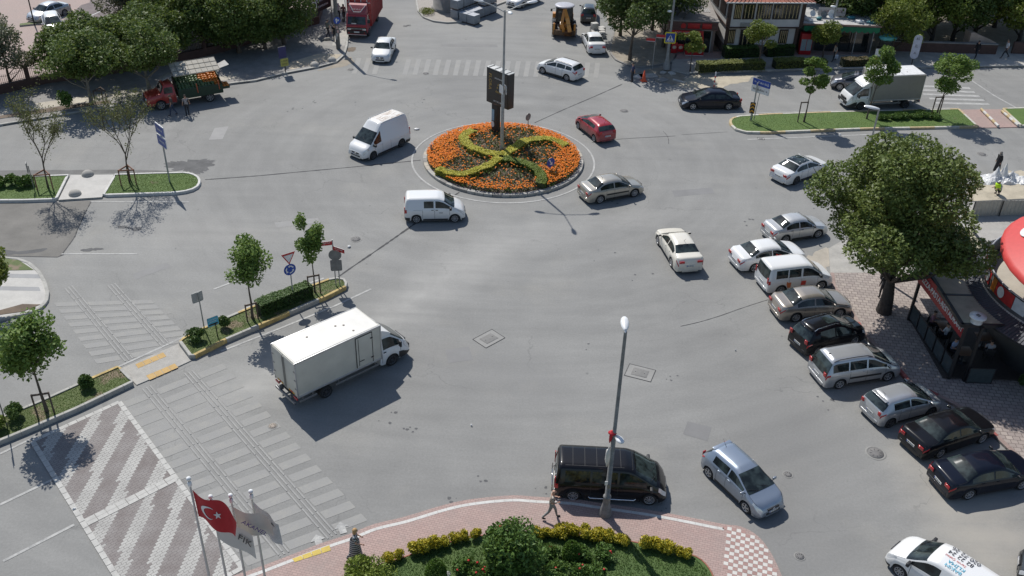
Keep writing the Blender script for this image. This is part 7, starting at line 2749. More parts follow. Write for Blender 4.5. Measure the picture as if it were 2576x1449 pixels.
def on_flag(fun, pts, name, m, parent, off=-.012, fan=True):
 g = MB()
 vs = []
 for s, t in pts:
  p = fun(s, t)
  e = 1e-3
  n_ = (fun(s + e, t) - p).cross(fun(s, t + e) - p).normalized()
  if n_.y > 0:
   n_ = -n_
  vs.append(p + n_ * .014)
 return g, vs
# crescent: strip between two arcs, in flag coordinates (s scaled so that it stays round)
def sf(x, y):
 return (.36 + x / 1.75, .5 - y / 1.2)
outer, inner_ = [], []
for k in range(25):
 q = R(38 + 284 * k / 24)
 outer.append(sf(.30 * math.cos(q) - .05, .30 * math.sin(q)))
 q2 = R(48 + 264 * k / 24)
 inner_.append(sf(.24 * math.cos(q2) + .03, .24 * math.sin(q2)))
g, vo = on_flag(flag1, outer, '', None, None)
g, vi = on_flag(flag1, inner_, '', None, None)
g = MB()
g.add(vo + vi, [(i, i + 1, 25 + i + 1, 25 + i) for i in range(24)])
g.build('crescent', SWHITE, fl1)
star = []
for k in range(10):
 q = R(180 + 36 * k)
 r_ = .15 if k % 2 == 0 else .06
 star.append(sf(.34 + r_ * math.cos(q), r_ * math.sin(q)))
g, vsr = on_flag(flag1, star + [sf(.34, 0)], '', None, None)
g = MB()
g.add(vsr, [(i, (i + 1) % 10, 10) for i in range(10)])
g.build('star', SWHITE, fl1)
FLC = mat('flag_cream', (.52, .5, .46), .8, var=.05)
fl2 = thing('flag', 'cream flag with dark letters partly behind the red flag', 'flag', (p3.x, p3.y, 7.4))
def flag2b(s, t):
 x = 1.25 * s
 z = -1.1 * t * (1 - .2 * s) - .35 * s
 return Vector((.04 + x, -.12 * math.sin(s * 6.5 - t) * (.3 + s) - .2 * s, z))
cloth('cloth', None, None, flag2b, 26, 14, FLC, fl2)
fl3_ = thing('flag', 'cream flag lettered FIK hanging just right of the red flag', 'flag', (p2.x, p2.y, 7.3))
def flag3(s, t):
 x = 1.35 * s
 z = -1.15 * t - .3 * s - .12 * s * s
 return Vector((.05 + x, -.06 * math.sin(s * 6) - .5 * s - .1, z))
cloth('cloth', None, None, flag3, 24, 12, FLC, fl3_)
text('flag_lettering', 'FIK', .42, mat('flag_ink', (.06, .06, .06), .8), fl3_, frame(tuple(flag3(.76, .42) + Vector((0, -.07, 0))), (1, -.4, -.36), (0, 0, 1)), .004)
text('flag_lettering', 'AKANEL', .26, mat('flag_violet', (.09, .06, .22), .8), fl2, frame(tuple(flag2b(.55, .5) + Vector((0, -.16, 0))), (1, 0, -.75), (.3, 0, 1)), .004)
fl4 = thing('flag', 'limp white flag on the rightmost flagpole', 'flag', (p4.x, p4.y, 7.35))
def flag4(s, t):
 x = .75 * s
 z = -1.2 * t - 1.0 * s
 return Vector((.04 + x, -.1 * math.sin(s * 9 + t * 2) * s, z))
cloth('cloth', None, None, flag4, 22, 12, mat('flag_grey_white', (.46, .45, .47), .8), fl4)
g = MB()
p_ = flag4(.55, .35)
g.tube([p_ + Vector((-.1, -.1, .0)), p_ + Vector((-.06, -.1, .1)), p_ + Vector((.08, -.1, .06)), p_ + Vector((.2, -.1, -.12))], .015, 5)
g.build('flag_emblem', mat('flag_ink', (.06, .06, .06), .8), fl4)

# small street things
def lay(name, label, cat, mb, m, loc, rz=0., group=None, kind=None):
 o = mb.build(name, m, None, loc, rz)
 return tag(o, label, cat, group, kind)
for i, ((u, v), lb) in enumerate((((222, 444), 'concrete half sphere at the far side of the concrete path'), ((190, 493), 'concrete half sphere at the near side of the concrete path'), ((835, 156), 'concrete half sphere on the left corner pavement near its kerb tip'), ((792, 168), 'concrete half sphere on the left corner pavement further from the tip'))):
 g = MB()
 g.blob((0, 0, 0), (.42, .42, .36), 18, 10)
 p = up(u, v, .12)
 lay('dome_bollard', lb, 'bollard', g, CONC, p, 0, 'half sphere bollards')
def manhole(label, u, v, r_, sq=False, rot=0., m=None):
 root = thing('manhole_cover', label, 'manhole cover', up(u, v, .006), rot, 'manhole covers')
 g = MB()
 if sq:
  g.box((0, 0, 0), (r_ * 2.3, r_ * 1.7, .012))
  for a_, b_, w_, d_ in ((0, r_ * .86, r_ * 2.3, .03), (0, -r_ * .86, r_ * 2.3, .03), (r_ * 1.15, 0, .03, r_ * 1.75), (-r_ * 1.15, 0, .03, r_ * 1.75)):
   g.box((a_, b_, .008), (w_, d_, .012), 1)
  g.build('surround', [patch_mat('patch_concrete', (.27, .265, .25), .12), TAR], root)
  g = MB()
  g.box((0, 0, .012), (r_ * 1.35, r_ * 1.0, .014), 0, 0, .004)
  for q in (-.4, .4):
   g.box((q * r_, 0, .02), (.05, .05, .006), 1)
  g.build('lid', [m or patch_mat('iron_lid', (.2, .195, .185), .15, 4.), TAR], root)
 else:
  g = MB()
  g.lathe([(r_ * 1.25, .0), (r_ * 1.22, .008), (r_ * 1.0, .01), (r_ * .98, .002)], 28)
  g.build('surround', patch_mat('patch_concrete2', (.25, .245, .23), .12), root)
  g = MB()
  g.lathe([(r_ * .95, .002), (r_ * .94, .014), (r_ * .3, .016), (.001, .016)], 24)
  for k in range(8):
   q = 2 * math.pi * k / 8
   g.box((r_ * .6 * math.cos(q), r_ * .6 * math.sin(q), .016), (r_ * .3, .03, .008), 1, q)
  g.build('lid', [m or patch_mat('iron_lid2', (.17, .165, .16), .15, 4.), TAR], root)
 return root
manhole('round manhole cover left of the street name post and tar seam', 895, 602, .32)
manhole('round manhole cover in front of the dark blue sedan', 1570, 279, .33)
manhole('square manhole cover in a diamond patch in the open asphalt', 1230, 852, .62, True, .78)
manhole('broken square manhole cover beside the lamp post top', 1610, 938, .62, True, -.35)
manhole('large worn manhole cover before the lowest parked cars', 2203, 1140, .4)
manhole('small manhole cover right of the blue grey hatchback', 1982, 1194, .2)
manhole('pale round manhole cover behind the white box lorry', 686, 1072, .2, m=patch_mat('pale_lid', (.36, .31, .26), .15))
manhole('narrow drain cover right of the chequered paving', 2012, 1400, .2)
manhole('round manhole cover far right beyond the big tree', 2470, 388, .34)
manhole('drain grate in front of the right median', 1914, 349, .22, True)
manhole('manhole cover near the left zebra end', 882, 175, .28)
manhole('manhole cover on the far zebra crossing', 1071, 185, .28)
for i, (u, v) in enumerate(((1028, 64), (1020, 65.5))):
 manhole('drain grate before the corner with the concrete blocks' if i else 'second drain grate before the corner with the concrete blocks', u, v, .16, True)
# litter
for i, (u, v, s_) in enumerate(((1048, 326, .2), (878, 622, .16), (1186, 1072, .07), (713, 912, .16), (188, 1282, .08), (1181, 388, .1), (2113, 340, .12), (1850, 882, .05), (310, 968, .16))):
 g = MB()
 g.blob((0, 0, .04), (s_, s_ * .6, .06), 8, 5, 0, .35, random.Random(i))
 lay('litter', 'scrap of white litter lying on the ground', 'litter', g, SWHITE, up(u, v, .01 if i not in (3, 8) else .06), i, 'scraps of litter')
# cone, striped bollard, loose slabs
b0 = up(1619, 204)
root = thing('traffic_cone', 'orange traffic cone beside the man in blue', 'traffic cone', b0)
g = MB()
g.box((0, 0, .03), (.5, .5, .06), 0, .3, .01)
g.build('base', mat('cone_orange', (.75, .1, .03), .5), root)
g = MB()
g.lathe([(.2, .06), (.035, 1.0), (.001, 1.0)], 14)
g.build('cone', mat('cone_orange', (.75, .1, .03), .5), root)
b0 = up(1796, 218)
root = thing('striped_bollard', 'red and white striped bollard behind the dark blue sedan', 'bollard', b0)
g = MB()
for k in range(6):
 g.lathe([(.055, k * .2), (.055, k * .2 + .2)], 10, k % 2)
g.lathe([(.06, 1.2), (.07, 1.24), (.03, 1.36), (.001, 1.37)], 10, 1)
g.build('post', [SRED, SWHITE], root)
for i, (u, v, w_, d_, a_, m_, lb) in enumerate(((1630, 193, 1.6, .9, .2, CONC, 'broken concrete slab lying beside the traffic cone'), (1610, 194, 1.0, .7, .8, CONC_W, 'smaller concrete slab left of the traffic cone'), (1664, 203, 1.0, .8, .6, CONC_D, 'dark slab lying on the road right of the cone'), (1668, 184, .5, .4, .9, CONC_W, 'small stone by the lamp post foot'), (1690, 186, .5, .6, .5, CONC_W, 'tilted paving stone near the shop kerb'), (1708, 206, 1.2, .14, -.6, CONC_W, 'loose kerb stone on the sand'))):
 g = MB()
 g.box((0, 0, .07), (w_, d_, .14), 0, 0, .02)
 lay('loose_slab', lb, 'slab', g, m_, up(u, v), a_, 'loose slabs at the dug up corner')
# concrete cubes by the white sedan
k_ = 0
o0 = up(1500, 92)
for (i, j, lv) in ((0, 0, 0), (1, 0, 0), (0, 1, 0), (1, 1, 0), (0, 1, 1), (1.1, 2, 0), (.0, 2, 0)):
 g = MB()
 g.box((0, 0, .3), (.62, .55, .6), 0, 0, .03)
 lay('concrete_cube', 'pale concrete cube stacked at the kerb above the white sedan', 'block', g, CONC_W, o0 + Vector((i * .7 - .2, j * .68 - .2, lv * .61)), .1 * k_, 'concrete cubes by the leafy trees')
 k_ += 1
# wrapped block stacks
O_ = Vector((*up(1192.7, 65.6).xy, 0))
e1 = (up(1210.5, 58.8) - up(1192.7, 65.6)).normalized()
e2 = Vector((-e1.y, e1.x, 0))
ang = math.atan2(e1.y, e1.x)
BLK = patch_mat('grey_block', (.25, .27, .29), .15, 2.)
BLKT = patch_mat('wrapped_top', (.42, .43, .45), .25, 1.5)
sk = [(0, 0, 1), (0, 1.02, 1), (1.0, 1.0, 1), (2.0, 1.0, 1), (3.02, 1.0, 2), (4.04, 1.0, 2), (.1, 2.3, 2), (1.25, 2.35, 2), (2.3, 2.4, 2), (3.3, 2.4, 2)]
for n_, (i, j, lv) in enumerate(sk):
 for l_ in range(lv):
  p = O_ + e1 * ((i + .5) * .98) + e2 * ((j + .5) * .98)
  root = thing('block_pallet', ('upper' if l_ else 'lower' if lv > 1 else 'single') + ' pallet of grey concrete blocks stacked at the top centre corner', 'pallet', (p.x, p.y, .02 + l_ * 1.02), ang, 'pallets of concrete blocks')
  g = MB()
  for q in (-.4, 0, .4):
   g.box((q, 0, .05), (.1, .92, .08))
  g.box((0, 0, .1), (.94, .94, .025))
  g.build('pallet', WOOD, root)
  g = MB()
  for a_ in range(3):
   g.box((-.315 + a_ * .315, 0, .53), (.305, .94, .83), 0, 0, .012)
  g.box((0, 0, .955), (.93, .92, .015), 1)
  g.build('blocks', [BLK, BLKT], root)
# round concrete plinth with a red board
p = up(1119, 34)
root = thing('concrete_plinth', 'round concrete plinth with a red phone number board beside the block pallets', 'plinth', (p.x, p.y + 1.2, .1))
g = MB()
g.lathe([(1.5, 0), (1.5, .22), (1.32, .24), (1.32, 1.55), (1.2, 1.6), (.001, 1.6)], 24)
g.build('plinth', CONC_D, root)
g = MB()
for k in range(7):
 q0, q1 = R(-115 + k * 16), R(-115 + (k + 1) * 16)
 g.add([(1.36 * math.cos(q), 1.36 * math.sin(q), z) for q, z in ((q0, 1.5), (q1, 1.5), (q1, 2.2), (q0, 2.2))], [(0, 1, 2, 3)])
g.build('red_board', SRED, root)
text('board_lettering', '444 0 972', .32, SWHITE, root, frame((.3, -1.38, 1.8), (.98, .2, 0), (0, 0, 1)), .004)
p = up(1072, 42, .13)
blotchg = shrub('weed_patch', 'weedy growth on the corner pavement beside the round plinth', 'plant', (p.x, p.y + .8, .13), (.8, 1.4, .22), L_HEDGEY, 900, .06, 480)
# fence on its low wall beyond the far-left pavement
WALLM = patch_mat('maroon_wall', (.085, .05, .042), .25)
WC = [Vector((q.x, q.y)) for q in fl]
for i in range(len(WC) - 2):
 pass
wroot = thing('boundary_wall', 'low maroon wall along the back of the left pavement', 'wall', (WC[1].x, WC[1].y, .0))
g = MB()
a_, b_ = offset_poly(WC, .15, False), offset_poly(WC, -.15, False)
vsn = []
poly_pts = a_ + b_[::-1]
N_ = len(WC)
for i in range(N_ - 1):
 q = [a_[i], a_[i + 1], b_[i + 1], b_[i]]
 g.prism([(p.x - WC[1].x, p.y - WC[1].y) for p in q], 0, .85)
g.build('wall', WALLM, wroot)
froot_ = thing('railing_fence', 'black spiked railing with curved tops on the maroon wall', 'fence', (WC[1].x, WC[1].y, .85))
def along(L, s):
 for i in range(len(L) - 1):
  d = (L[i + 1] - L[i]).length
  if s <= d:
   return L[i].lerp(L[i + 1], s / d), (L[i + 1] - L[i]).normalized()
  s -= d
 return L[-1], (L[-1] - L[-2]).normalized()
tot = sum((WC[i + 1] - WC[i]).length for i in range(N_ - 1))
s_ = 0
nb = int(tot / 3.0)
for k in range(nb):
 p0, d0 = along(WC, k * 3.0)
 g = MB()
 g.box((p0.x - WC[1].x, p0.y - WC[1].y, .55), (.3, .3, 1.1), 0, math.atan2(d0.y, d0.x))
 g.build('pillar', WALLM, froot_)
 g = MB()
 for q in range(1, 20):
  p, d = along(WC, k * 3.0 + q * .15)
  hh = .72 + .22 * abs(q / 10 - 1)
  g.box((p.x - WC[1].x, p.y - WC[1].y, hh / 2 + .04), (.022, .022, hh))
  if q < 19:
   p2_, _ = along(WC, k * 3.0 + (q + 1) * .15)
   h2 = .72 + .22 * abs((q + 1) / 10 - 1)
   for za, zb in ((.12, .12), (hh - .12, h2 - .12)):
    g.tube([(p.x - WC[1].x, p.y - WC[1].y, za), (p2_.x - WC[1].x, p2_.y - WC[1].y, zb)], .018, 4)
 g.build('railing_panel', SBLK, froot_)
# black banner
b0 = G(834.6, 58)
pa, pb_ = up(786, 88), up(836, 64)
ex_ = (pb_ - pa)
root = thing('banner', 'black banner with white lettering hung above the fence at the left corner', 'banner', (pa.x, pa.y, 0))
L_ = ex_.length
hz0, hz1 = 1.9, 3.4
o, M_ = plate('cloth', root, tuple(ex_ / 2 + Vector((0, 0, 2.65))), ex_, L_, 1.5, mat('banner_black', (.018, .018, .018), .6), .02)
text('banner_lettering', 'PETEK İNŞAAT & EMLAK', .38, SWHITE, root, M_ @ Matrix.Translation((.3, .3, .004)), .004, xs=.86 * L_ / 5.2)
text('banner_lettering', '0532 324 90 90 / 853 90 90', .28, SWHITE, root, M_ @ Matrix.Translation((.35, -.3, .004)), .004, xs=.86 * L_ / 5.2)
g = MB()
g.lathe([(.36, .006), (.48, .006)], 24, 0, M_ @ Matrix.Translation((-L_ / 2 + .6, -.05, 0)))
g.build('banner_ring', SWHITE, root)
g = MB()
g.lathe([(.0, .006), (.28, .006)], 20, 0, M_ @ Matrix.Translation((-L_ / 2 + .6, -.05, 0)))
g.build('banner_emblem', mat('emblem_green', (.25, .25, .1), .6), root)
for q in (0, 1):
 g = MB()
 pp = ex_ * q
 g.tube([(pp.x, pp.y + .05, 0), (pp.x, pp.y + .05, 3.5)], .04, 6)
 g.build('banner_post', DPOLE, root)
# low barrier bars on the right crossing
for i, (a_, b_) in enumerate((((2467, 279), (2510, 322)), ((2519, 284), (2560, 320)))):
 A_, B_ = up(*a_, .05), up(*b_, .05)
 g = MB()
 for k in range(6):
  g.tube([(A_.lerp(B_, k / 6) - A_) + Vector((0, 0, .12)), (A_.lerp(B_, (k + 1) / 6) - A_) + Vector((0, 0, .12))], .11, 10, k % 2)
 lay('low_barrier', 'low yellow and white bar across the right median crossing' if i == 0 else 'low yellow and white bar at the edge of the next median', 'barrier', g, [YELF, KERB_W], A_, 0, 'low barrier bars')
# ---------------------------------------------------------------- buildings at the top right
TIMB = mat('dark_timber', (.055, .032, .025), .7, var=.25, scale=5)
PLAST = mat('white_plaster', (.55, .54, .52), .8, var=.08, scale=1.5)
TILE = mat('roof_tile', (.34, .13, .085), .8, var=.25, scale=3)
SHADEG = mat('shop_glass', (.015, .018, .018), .08, spec=.8)
STONE_D = pavers('dark_rubble', (.13, .115, .115), (.08, .07, .075), (.2, .19, .18), .5, .35, .3, .03)
SLAT = mat('cream_slat', (.42, .32, .16), .7, var=.2)
hl_, hr_ = up(1818, 139), up(1995, 139)
hx = (hr_ - hl_).normalized()
hy = Vector((-hx.y, hx.x, 0))
Mh = frame((hl_.x, hl_.y, .1), hx, hy)      # x along the front, y into the building
WH = (hr_ - hl_).length
house = thing('timber_house', 'two storey white plastered house with dark timber bands and slatted windows', 'house', (0, 0, 0))
def inh(mb, nm, mats, parent=None):
 mb.v = [tuple(Mh @ Vector(v)) for v in mb.v]
 return mb.build(nm, mats, parent or house)
g = MB()
g.box((WH / 2, 4.5, .45), (WH, 9, .9))
inh(g, 'stone_base', STONE_D)
g = MB()
g.box((WH / 2, 4.5, 1.8), (WH - .04, 8.96, 1.8))
inh(g, 'wall', PLAST)
g = MB()
g.box((WH / 2, 4.3, 4.0), (WH + .1, 9.4, 2.5))
inh(g, 'upper_wall', PLAST)
for (z, y, hh_) in ((2.72, -.44, .14), (5.2, -.44, .14)):
 g = MB()
 g.box((WH / 2, y, z), (WH + .16, .06, hh_))
 inh(g, 'timber_band', TIMB)
for x in (-.05, WH + .05):
 g = MB()
 g.box((x, -.43, 3.98), (.34, .1, 2.4))
 inh(g, 'corner_post', TIMB)
 g = MB()
 g.box((x + (.12 if x < 1 else -.12), -.03, 1.8), (.3, .1, 1.76))
 inh(g, 'corner_post', TIMB)
g = MB()
g.box((-.08, 4.3, 2.72), (.06, 9.4, .14))
inh(g, 'timber_band', TIMB)
g = MB()
g.box((-.1, -.38 + .2, 3.98), (.1, .4, 2.4))
inh(g, 'corner_post', TIMB)
def hwin(x0, x1, z0, z1, y, n, slat=True, side=False):
 g = MB()
 if side:
  g.box((-.09, (x0 + x1) / 2, (z0 + z1) / 2), (.08, x1 - x0, z1 - z0))
  f = inh(g, 'window', TIMB)
  return
 g.box(((x0 + x1) / 2, y, (z0 + z1) / 2), (x1 - x0, .08, z1 - z0))
 f = inh(g, 'window', TIMB)
 g = MB()
 g.box(((x0 + x1) / 2, y - .045, (z0 + z1) / 2), (x1 - x0 - .16, .012, z1 - z0 - .16))
 inh(g, 'pane', SHADEG, f)
 g = MB()
 for k in range(n):
  xx = x0 + (x1 - x0) * (k + .7) / (n + .4)
  g.box((xx, y - .062, (z0 + z1) / 2), (.07, .02, z1 - z0 - .24))
 inh(g, 'slats', SLAT, f)
for a_, b_, n_ in ((.05, .155, 4), (.17, .335, 3), (.36, .565, 5), (.585, .95, 7)):
 hwin(WH * a_, WH * b_, 3.5, 4.95, -.41, n_)
for a_, b_ in ((.03, .13), (.75, .87)):
 hwin(WH * a_, WH * b_, 1.05, 2.4, -.01, 4)
hwin(WH * .2, WH * .42, .15, 2.4, -.03, 3)
for a_, b_ in ((.8, 2.6), (3.4, 5.2), (6.0, 8.0)):
 hwin(a_, b_, 3.4, 4.9, 0, 3, True, True)
g = MB()
e_ = .75
zz0, zz1 = 5.28, 7.2
vs = [(-e_, -.45 - e_, zz0), (WH + e_, -.45 - e_, zz0), (WH + e_, 9 + e_, zz0), (-e_, 9 + e_, zz0), (WH / 2, 3.4, zz1), (WH / 2, 5.6, zz1)]
g.add(vs, [(0, 1, 4), (1, 2, 5, 4), (2, 3, 5), (3, 0, 4, 5), (3, 2, 1, 0)])
for k in range(22):
 xx = -e_ + (WH + 2 * e_) * k / 21
 g.tube([(xx, -.45 - e_, zz0 + .03), (WH / 2 + (xx - WH / 2) * .05, 3.3, zz1 + .02)], .05, 5)
inh(g, 'roof', TILE)
g = MB()
g.box((WH / 2, -.45 - e_, 5.26), (WH + 2 * e_, .1, .1), 0)
inh(g, 'gutter', PLAST)
g = MB()
g.box((WH * .24, -.42, 3.0), (1.1, .08, .36))
inh(g, 'vent_panel', mat('vent_grey', (.3, .3, .29), .6))

# red fronted shop
SRX0, SRX1, SRY = 14.0, 18.3, 90.3
shop = thing('corner_shop', 'low shop with a red front left of the timber house', 'shop', (0, 0, 0))
g = MB()
g.box(((SRX0 + SRX1) / 2, SRY + 3.6, 1.62), (SRX1 - SRX0, 7, 3.0))
g.build('wall', mat('shop_wall', (.2, .15, .13), .8), shop)
g = MB()
g.box(((SRX0 + SRX1) / 2, SRY + 3.5, 3.17), (SRX1 - SRX0 + .4, 7.4, .1))
g.box(((SRX0 + SRX1) / 2, SRY + 7.15, 3.35), (SRX1 - SRX0 + .4, .15, .35))
g.build('roof', patch_mat('flat_roof', (.26, .24, .225), .2), shop)
g = MB()
for i in range(4):
 g.box((SRX1 - .9 + i * .18, SRY + 3.0, 3.27), (.04, 1.1, .03))
for i in range(4):
 g.box((SRX1 - .63, SRY + 2.5 + i * .33, 3.29), (.75, .04, .03))
g.build('roof_grille', SWHITE, shop)
g = MB()
for k in range(6):
 g.box(((SRX0 + SRX1) / 2, SRY - .0, 2.35 + k * .13), (SRX1 - SRX0 + .3, .16, .09))
g.build('fascia', mat('fascia_brown', (.16, .085, .075), .6, var=.15), shop)
for a_, b_ in ((15.6, 16.75), (16.95, 17.85)):
 g = MB()
 g.box(((a_ + b_) / 2, SRY - .12, 2.72), (b_ - a_, .1, .5), 0, 0, .06)
 g.build('red_letters_panel', SRED, shop)
plate('round_emblem', shop, (15.2, SRY - .14, 2.7), (1, 0), .5, .5, SRED, .04, 'disc')
g = MB()
g.box((15.6, SRY - .14, 2.05), (3.1, .1, .42), 0, 0, .02)
g.build('red_banner', SRED, shop)
text('banner_lettering', 'TOST  HAMBURGER', .26, SWHITE, shop, frame((15.6, SRY - .2, 2.05), (1, 0, 0), (0, 0, 1)), .004)
g = MB()
g.box((15.5, SRY + .06, 1.15), (2.7, .06, 1.5))
g.build('shop_window', SHADEG, shop)
g = MB()
for x in (16.95, 17.95):
 g.box((x, SRY + .02, 1.25), (.1, .14, 2.2))
g.box((17.45, SRY + .02, 2.3), (1.1, .14, .1))
g.build('door_frame', mat('door_grey', (.3, .29, .28), .6), shop)
g = MB()
g.box((17.45, SRY + .05, 1.2), (.95, .05, 2.1))
g.build('door', SHADEG, shop)
POSTC = mat('poster_cream', (.6, .5, .38), .6)
for i, (x, lb) in enumerate(((14.55, 'red food picture board at the left of the red fronted shop'), (15.15, 'smaller red food picture board at the red fronted shop'))):
 root = thing('picture_board', lb, 'board', (x, SRY - .35, .15), 0, 'food picture boards')
 g = MB()
 g.box((0, 0, .5), (.55, .06, 1.0 - i * .25), 0, 0, .01)
 g.build('panel', SRED, root)
 plate('picture', root, (0, -.04, .55), (1, 0), .36, .32, POSTC, .005, 'disc')
root = thing('ice_cream_freezer', 'red chest freezer with white lettering in front of the red shop', 'freezer', (16.4, SRY - .7, .15))
g = MB()
g.box((0, 0, .5), (1.7, .75, .85), 0, 0, .04)
g.build('cabinet', SRED, root)
g = MB()
g.box((0, 0, .94), (1.66, .72, .05), 0, 0, .01)
g.build('lid', mat('freezer_lid', (.3, .33, .35), .2), root)
g = MB()
g.box((0, 0, .06), (1.72, .77, .05))
g.build('kick_strip', SWHITE, root)
text('lettering', 'ICE', .34, SWHITE, root, frame((-.4, -.39, .55), (1, 0, 0), (0, 0, 1)), .004)
plate('cone_picture', root, (.5, -.385, .52), (1, 0), .42, .5, POSTC, .004, 'disc')
root = thing('closed_umbrella', 'closed red and white umbrella standing beside the shop door', 'umbrella', (17.0, SRY - .75, .15))
g = MB()
g.lathe([(.02, 0), (.02, .9)], 8)
g.build('pole', STEEL, root)
g = MB()
g.lathe([(.2, .75), (.17, 1.1), (.1, 1.7), (.03, 2.15), (.001, 2.25)], 10)
g.build('canopy', SRED, root)

# green fronted shop
GX0, GX1, GY = 26.7, 33.6, 91.4
shop = thing('green_shop', 'single storey shop with a green fringed awning and clutter on its roof', 'shop', (0, 0, 0))
g = MB()
g.box(((GX0 + GX1) / 2, GY + 3.0, 1.55), (GX1 - GX0, 5.4, 2.8))
g.build('wall', mat('green_shop_wall', (.1, .09, .085), .8), shop)
g = MB()
g.box(((GX0 + GX1) / 2, GY + 2.7, 2.99), (GX1 - GX0 + .5, 6.4, .1))
g.build('roof', patch_mat('pale_flat_roof', (.42, .42, .41), .25), shop)
g = MB()
g.box(((GX0 + GX1) / 2, GY - .5, 2.98), (GX1 - GX0 + .55, .1, .16))
g.build('roof_edge', mat('edge_rust', (.3, .2, .16), .7, var=.25), shop)
AWG = mat('awning_green', (.01, .16, .07), .7, var=.15)
g = MB()
xx = GX0 - .1
while xx < GX1:
 w_ = .55
 vs = [(xx, GY - .55, 2.85), (xx + w_, GY - .55, 2.85), (xx + w_, GY - .58, 2.5), (xx + w_ * .75, GY - .58, 2.38), (xx + w_ / 2, GY - .58, 2.32), (xx + w_ * .25, GY - .58, 2.38), (xx, GY - .58, 2.5)]
 g.add(vs, [list(range(7))[::-1]])
 g.add([(a_, b_ + .02, c_) for a_, b_, c_ in vs], [list(range(7))])
 xx += w_
g.build('awning_fringe', AWG, shop)
g = MB()
for i in range(10):
 y0 = GY - .55 + i * .6
 vs = [(GX0 - .2, y0, 2.85), (GX0 - .2, y0 + .6, 2.85), (GX0 - .2, y0 + .6, 2.5), (GX0 - .2, y0 + .3, 2.34), (GX0 - .2, y0, 2.5)]
 g.add(vs, [list(range(5))])
 g.add([(a_ + .02, b_, c_) for a_, b_, c_ in vs], [list(range(5))[::-1]])
g.build('awning_fringe', AWG, shop)
for (a_, b_) in ((28.2, 30.3), (30.4, 31.6), (31.7, 33.2)):
 g = MB()
 g.box(((a_ + b_) / 2, GY + .26, 1.3), (b_ - a_, .06, 2.1))
 g.build('shop_window', SHADEG, shop)
for x in (31.65, 33.3):
 g = MB()
 g.tube([(x, GY - .4, .15), (x, GY - .4, 2.9)], .05, 8)
 g.build('awning_post', STEEL, shop)
root = thing('roof_sign', 'pale name board standing on the roof of the green shop', 'sign', (29.6, GY + 1.6, 3.05))
o, M_ = plate('board', root, (0, 0, .55), (1, 0), 2.6, .75, mat('board_dusty', (.4, .38, .38), .7), .06)
text('board_lettering', 'LAVRO ETLİK', .34, mat('letter_maroon', (.16, .08, .09), .7), root, M_ @ Matrix.Translation((0, 0, .004)), .004)
g = MB()
for q in (-1, 1):
 g.tube([(q, .1, 0), (q, .1, .9)], .03, 6)
g.build('support', STEEL, root)
for i, (x, y, r_, lb) in enumerate(((29.3, GY + .7, .42, 'white satellite dish nearest the roof sign of the green shop'), (28.5, GY + .6, .34, 'grey satellite dish left of the bigger dish'), (27.5, GY + .8, .3, 'small white dish at the left roof edge'))):
 root = thing('satellite_dish', lb, 'satellite dish', (x, y, 3.04), .3, 'satellite dishes on the green shop')
 g = MB()
 Mx = Matrix.Translation((0, 0, .55)) @ Matrix.Rotation(R(58), 4, 'X')
 g.lathe([(.001, 0), (r_ * .6, .05), (r_, .16), (r_ * .98, .17), (r_ * .58, .07), (.001, .02)], 18, 0, Mx)
 g.build('dish', LWHITE if i != 1 else SGREY, root)
 g = MB()
 g.tube([(0, 0, 0), (0, 0, .55)], .03, 6)
 g.build('mast', STEEL, root)
rj = random.Random(12)
for i in range(12):
 g = MB()
 if i % 3 == 0:
  g.box((0, 0, .12), (rj.uniform(.4, 1.1), rj.uniform(.3, .6), .22), 0, rj.uniform(0, 3), .03)
 elif i % 3 == 1:
  g.tube([(-.7, 0, .05), (.7, rj.uniform(-.3, .3), .12)], .04, 6)
 else:
  g.blob((0, 0, .12), (rj.uniform(.25, .5), .25, .14), 8, 5, 0, .3, rj)
 o = g.build('roof_clutter', (LWHITE, mat('tarp_teal', (.05, .2, .24), .6), SGREY)[(i * 5) % 3], None, (GX0 + .5 + i * .53, GY + rj.uniform(.0, 3.5), 3.05))
 tag(o, 'odds and ends lying on the roof of the green shop', 'clutter', 'roof clutter')
root = thing('drinks_fridge', 'red drinks fridge with glass doors at the left of the green shop', 'fridge', (27.05, GY - .45, .15))
g = MB()
g.box((0, 0, 1.0), (1.1, .7, 2.0), 0, 0, .03)
g.build('cabinet', SRED, root)
for q in (-.26, .26):
 g = MB()
 g.box((q, -.36, .95), (.46, .03, 1.1))
 g.build('glass_door', mat('fridge_glass', (.3, .36, .38), .15), root)
root = thing('market_stand', 'stand with a turquoise canopy right of the green shop', 'stall', (34.6, GY - .6, .1))
g = MB()
g.blob((0, 0, 1.9), (.85, .6, .28), 12, 6, 0, .15, random.Random(2))
g.build('canopy', mat('tarp_turquoise', (.1, .38, .36), .5, var=.3), root)
g = MB()
g.box((0, 0, .5), (1.4, .6, .9), 0, 0, .03)
for q in (-.6, .6):
 g.tube([(q, 0, .9), (q, 0, 1.9)], .03, 6)
g.build('counter', SBLK, root)
root = thing('menu_board', 'white and orange sandwich board on the pavement by the green shop', 'board', (33.6, 89.6, .12), -.1)
g = MB()
g.box((0, 0, .62), (.62, .06, 1.2), 0, 0, .02)
g.build('frame', SBLK, root)
g = MB()
g.box((0, -.035, .78), (.52, .015, .8))
g.build('upper_poster', SWHITE, root)
g = MB()
g.box((0, -.035, .24), (.52, .014, .26))
g.build('lower_poster', mat('poster_orange', (.5, .28, .04), .5), root)
b0 = up(2292, 166, .12)
root = signpost('oval_sign', 'tall rounded white sign with a yellow edge behind the white lorry', b0, 1.0, .05, SBLK)
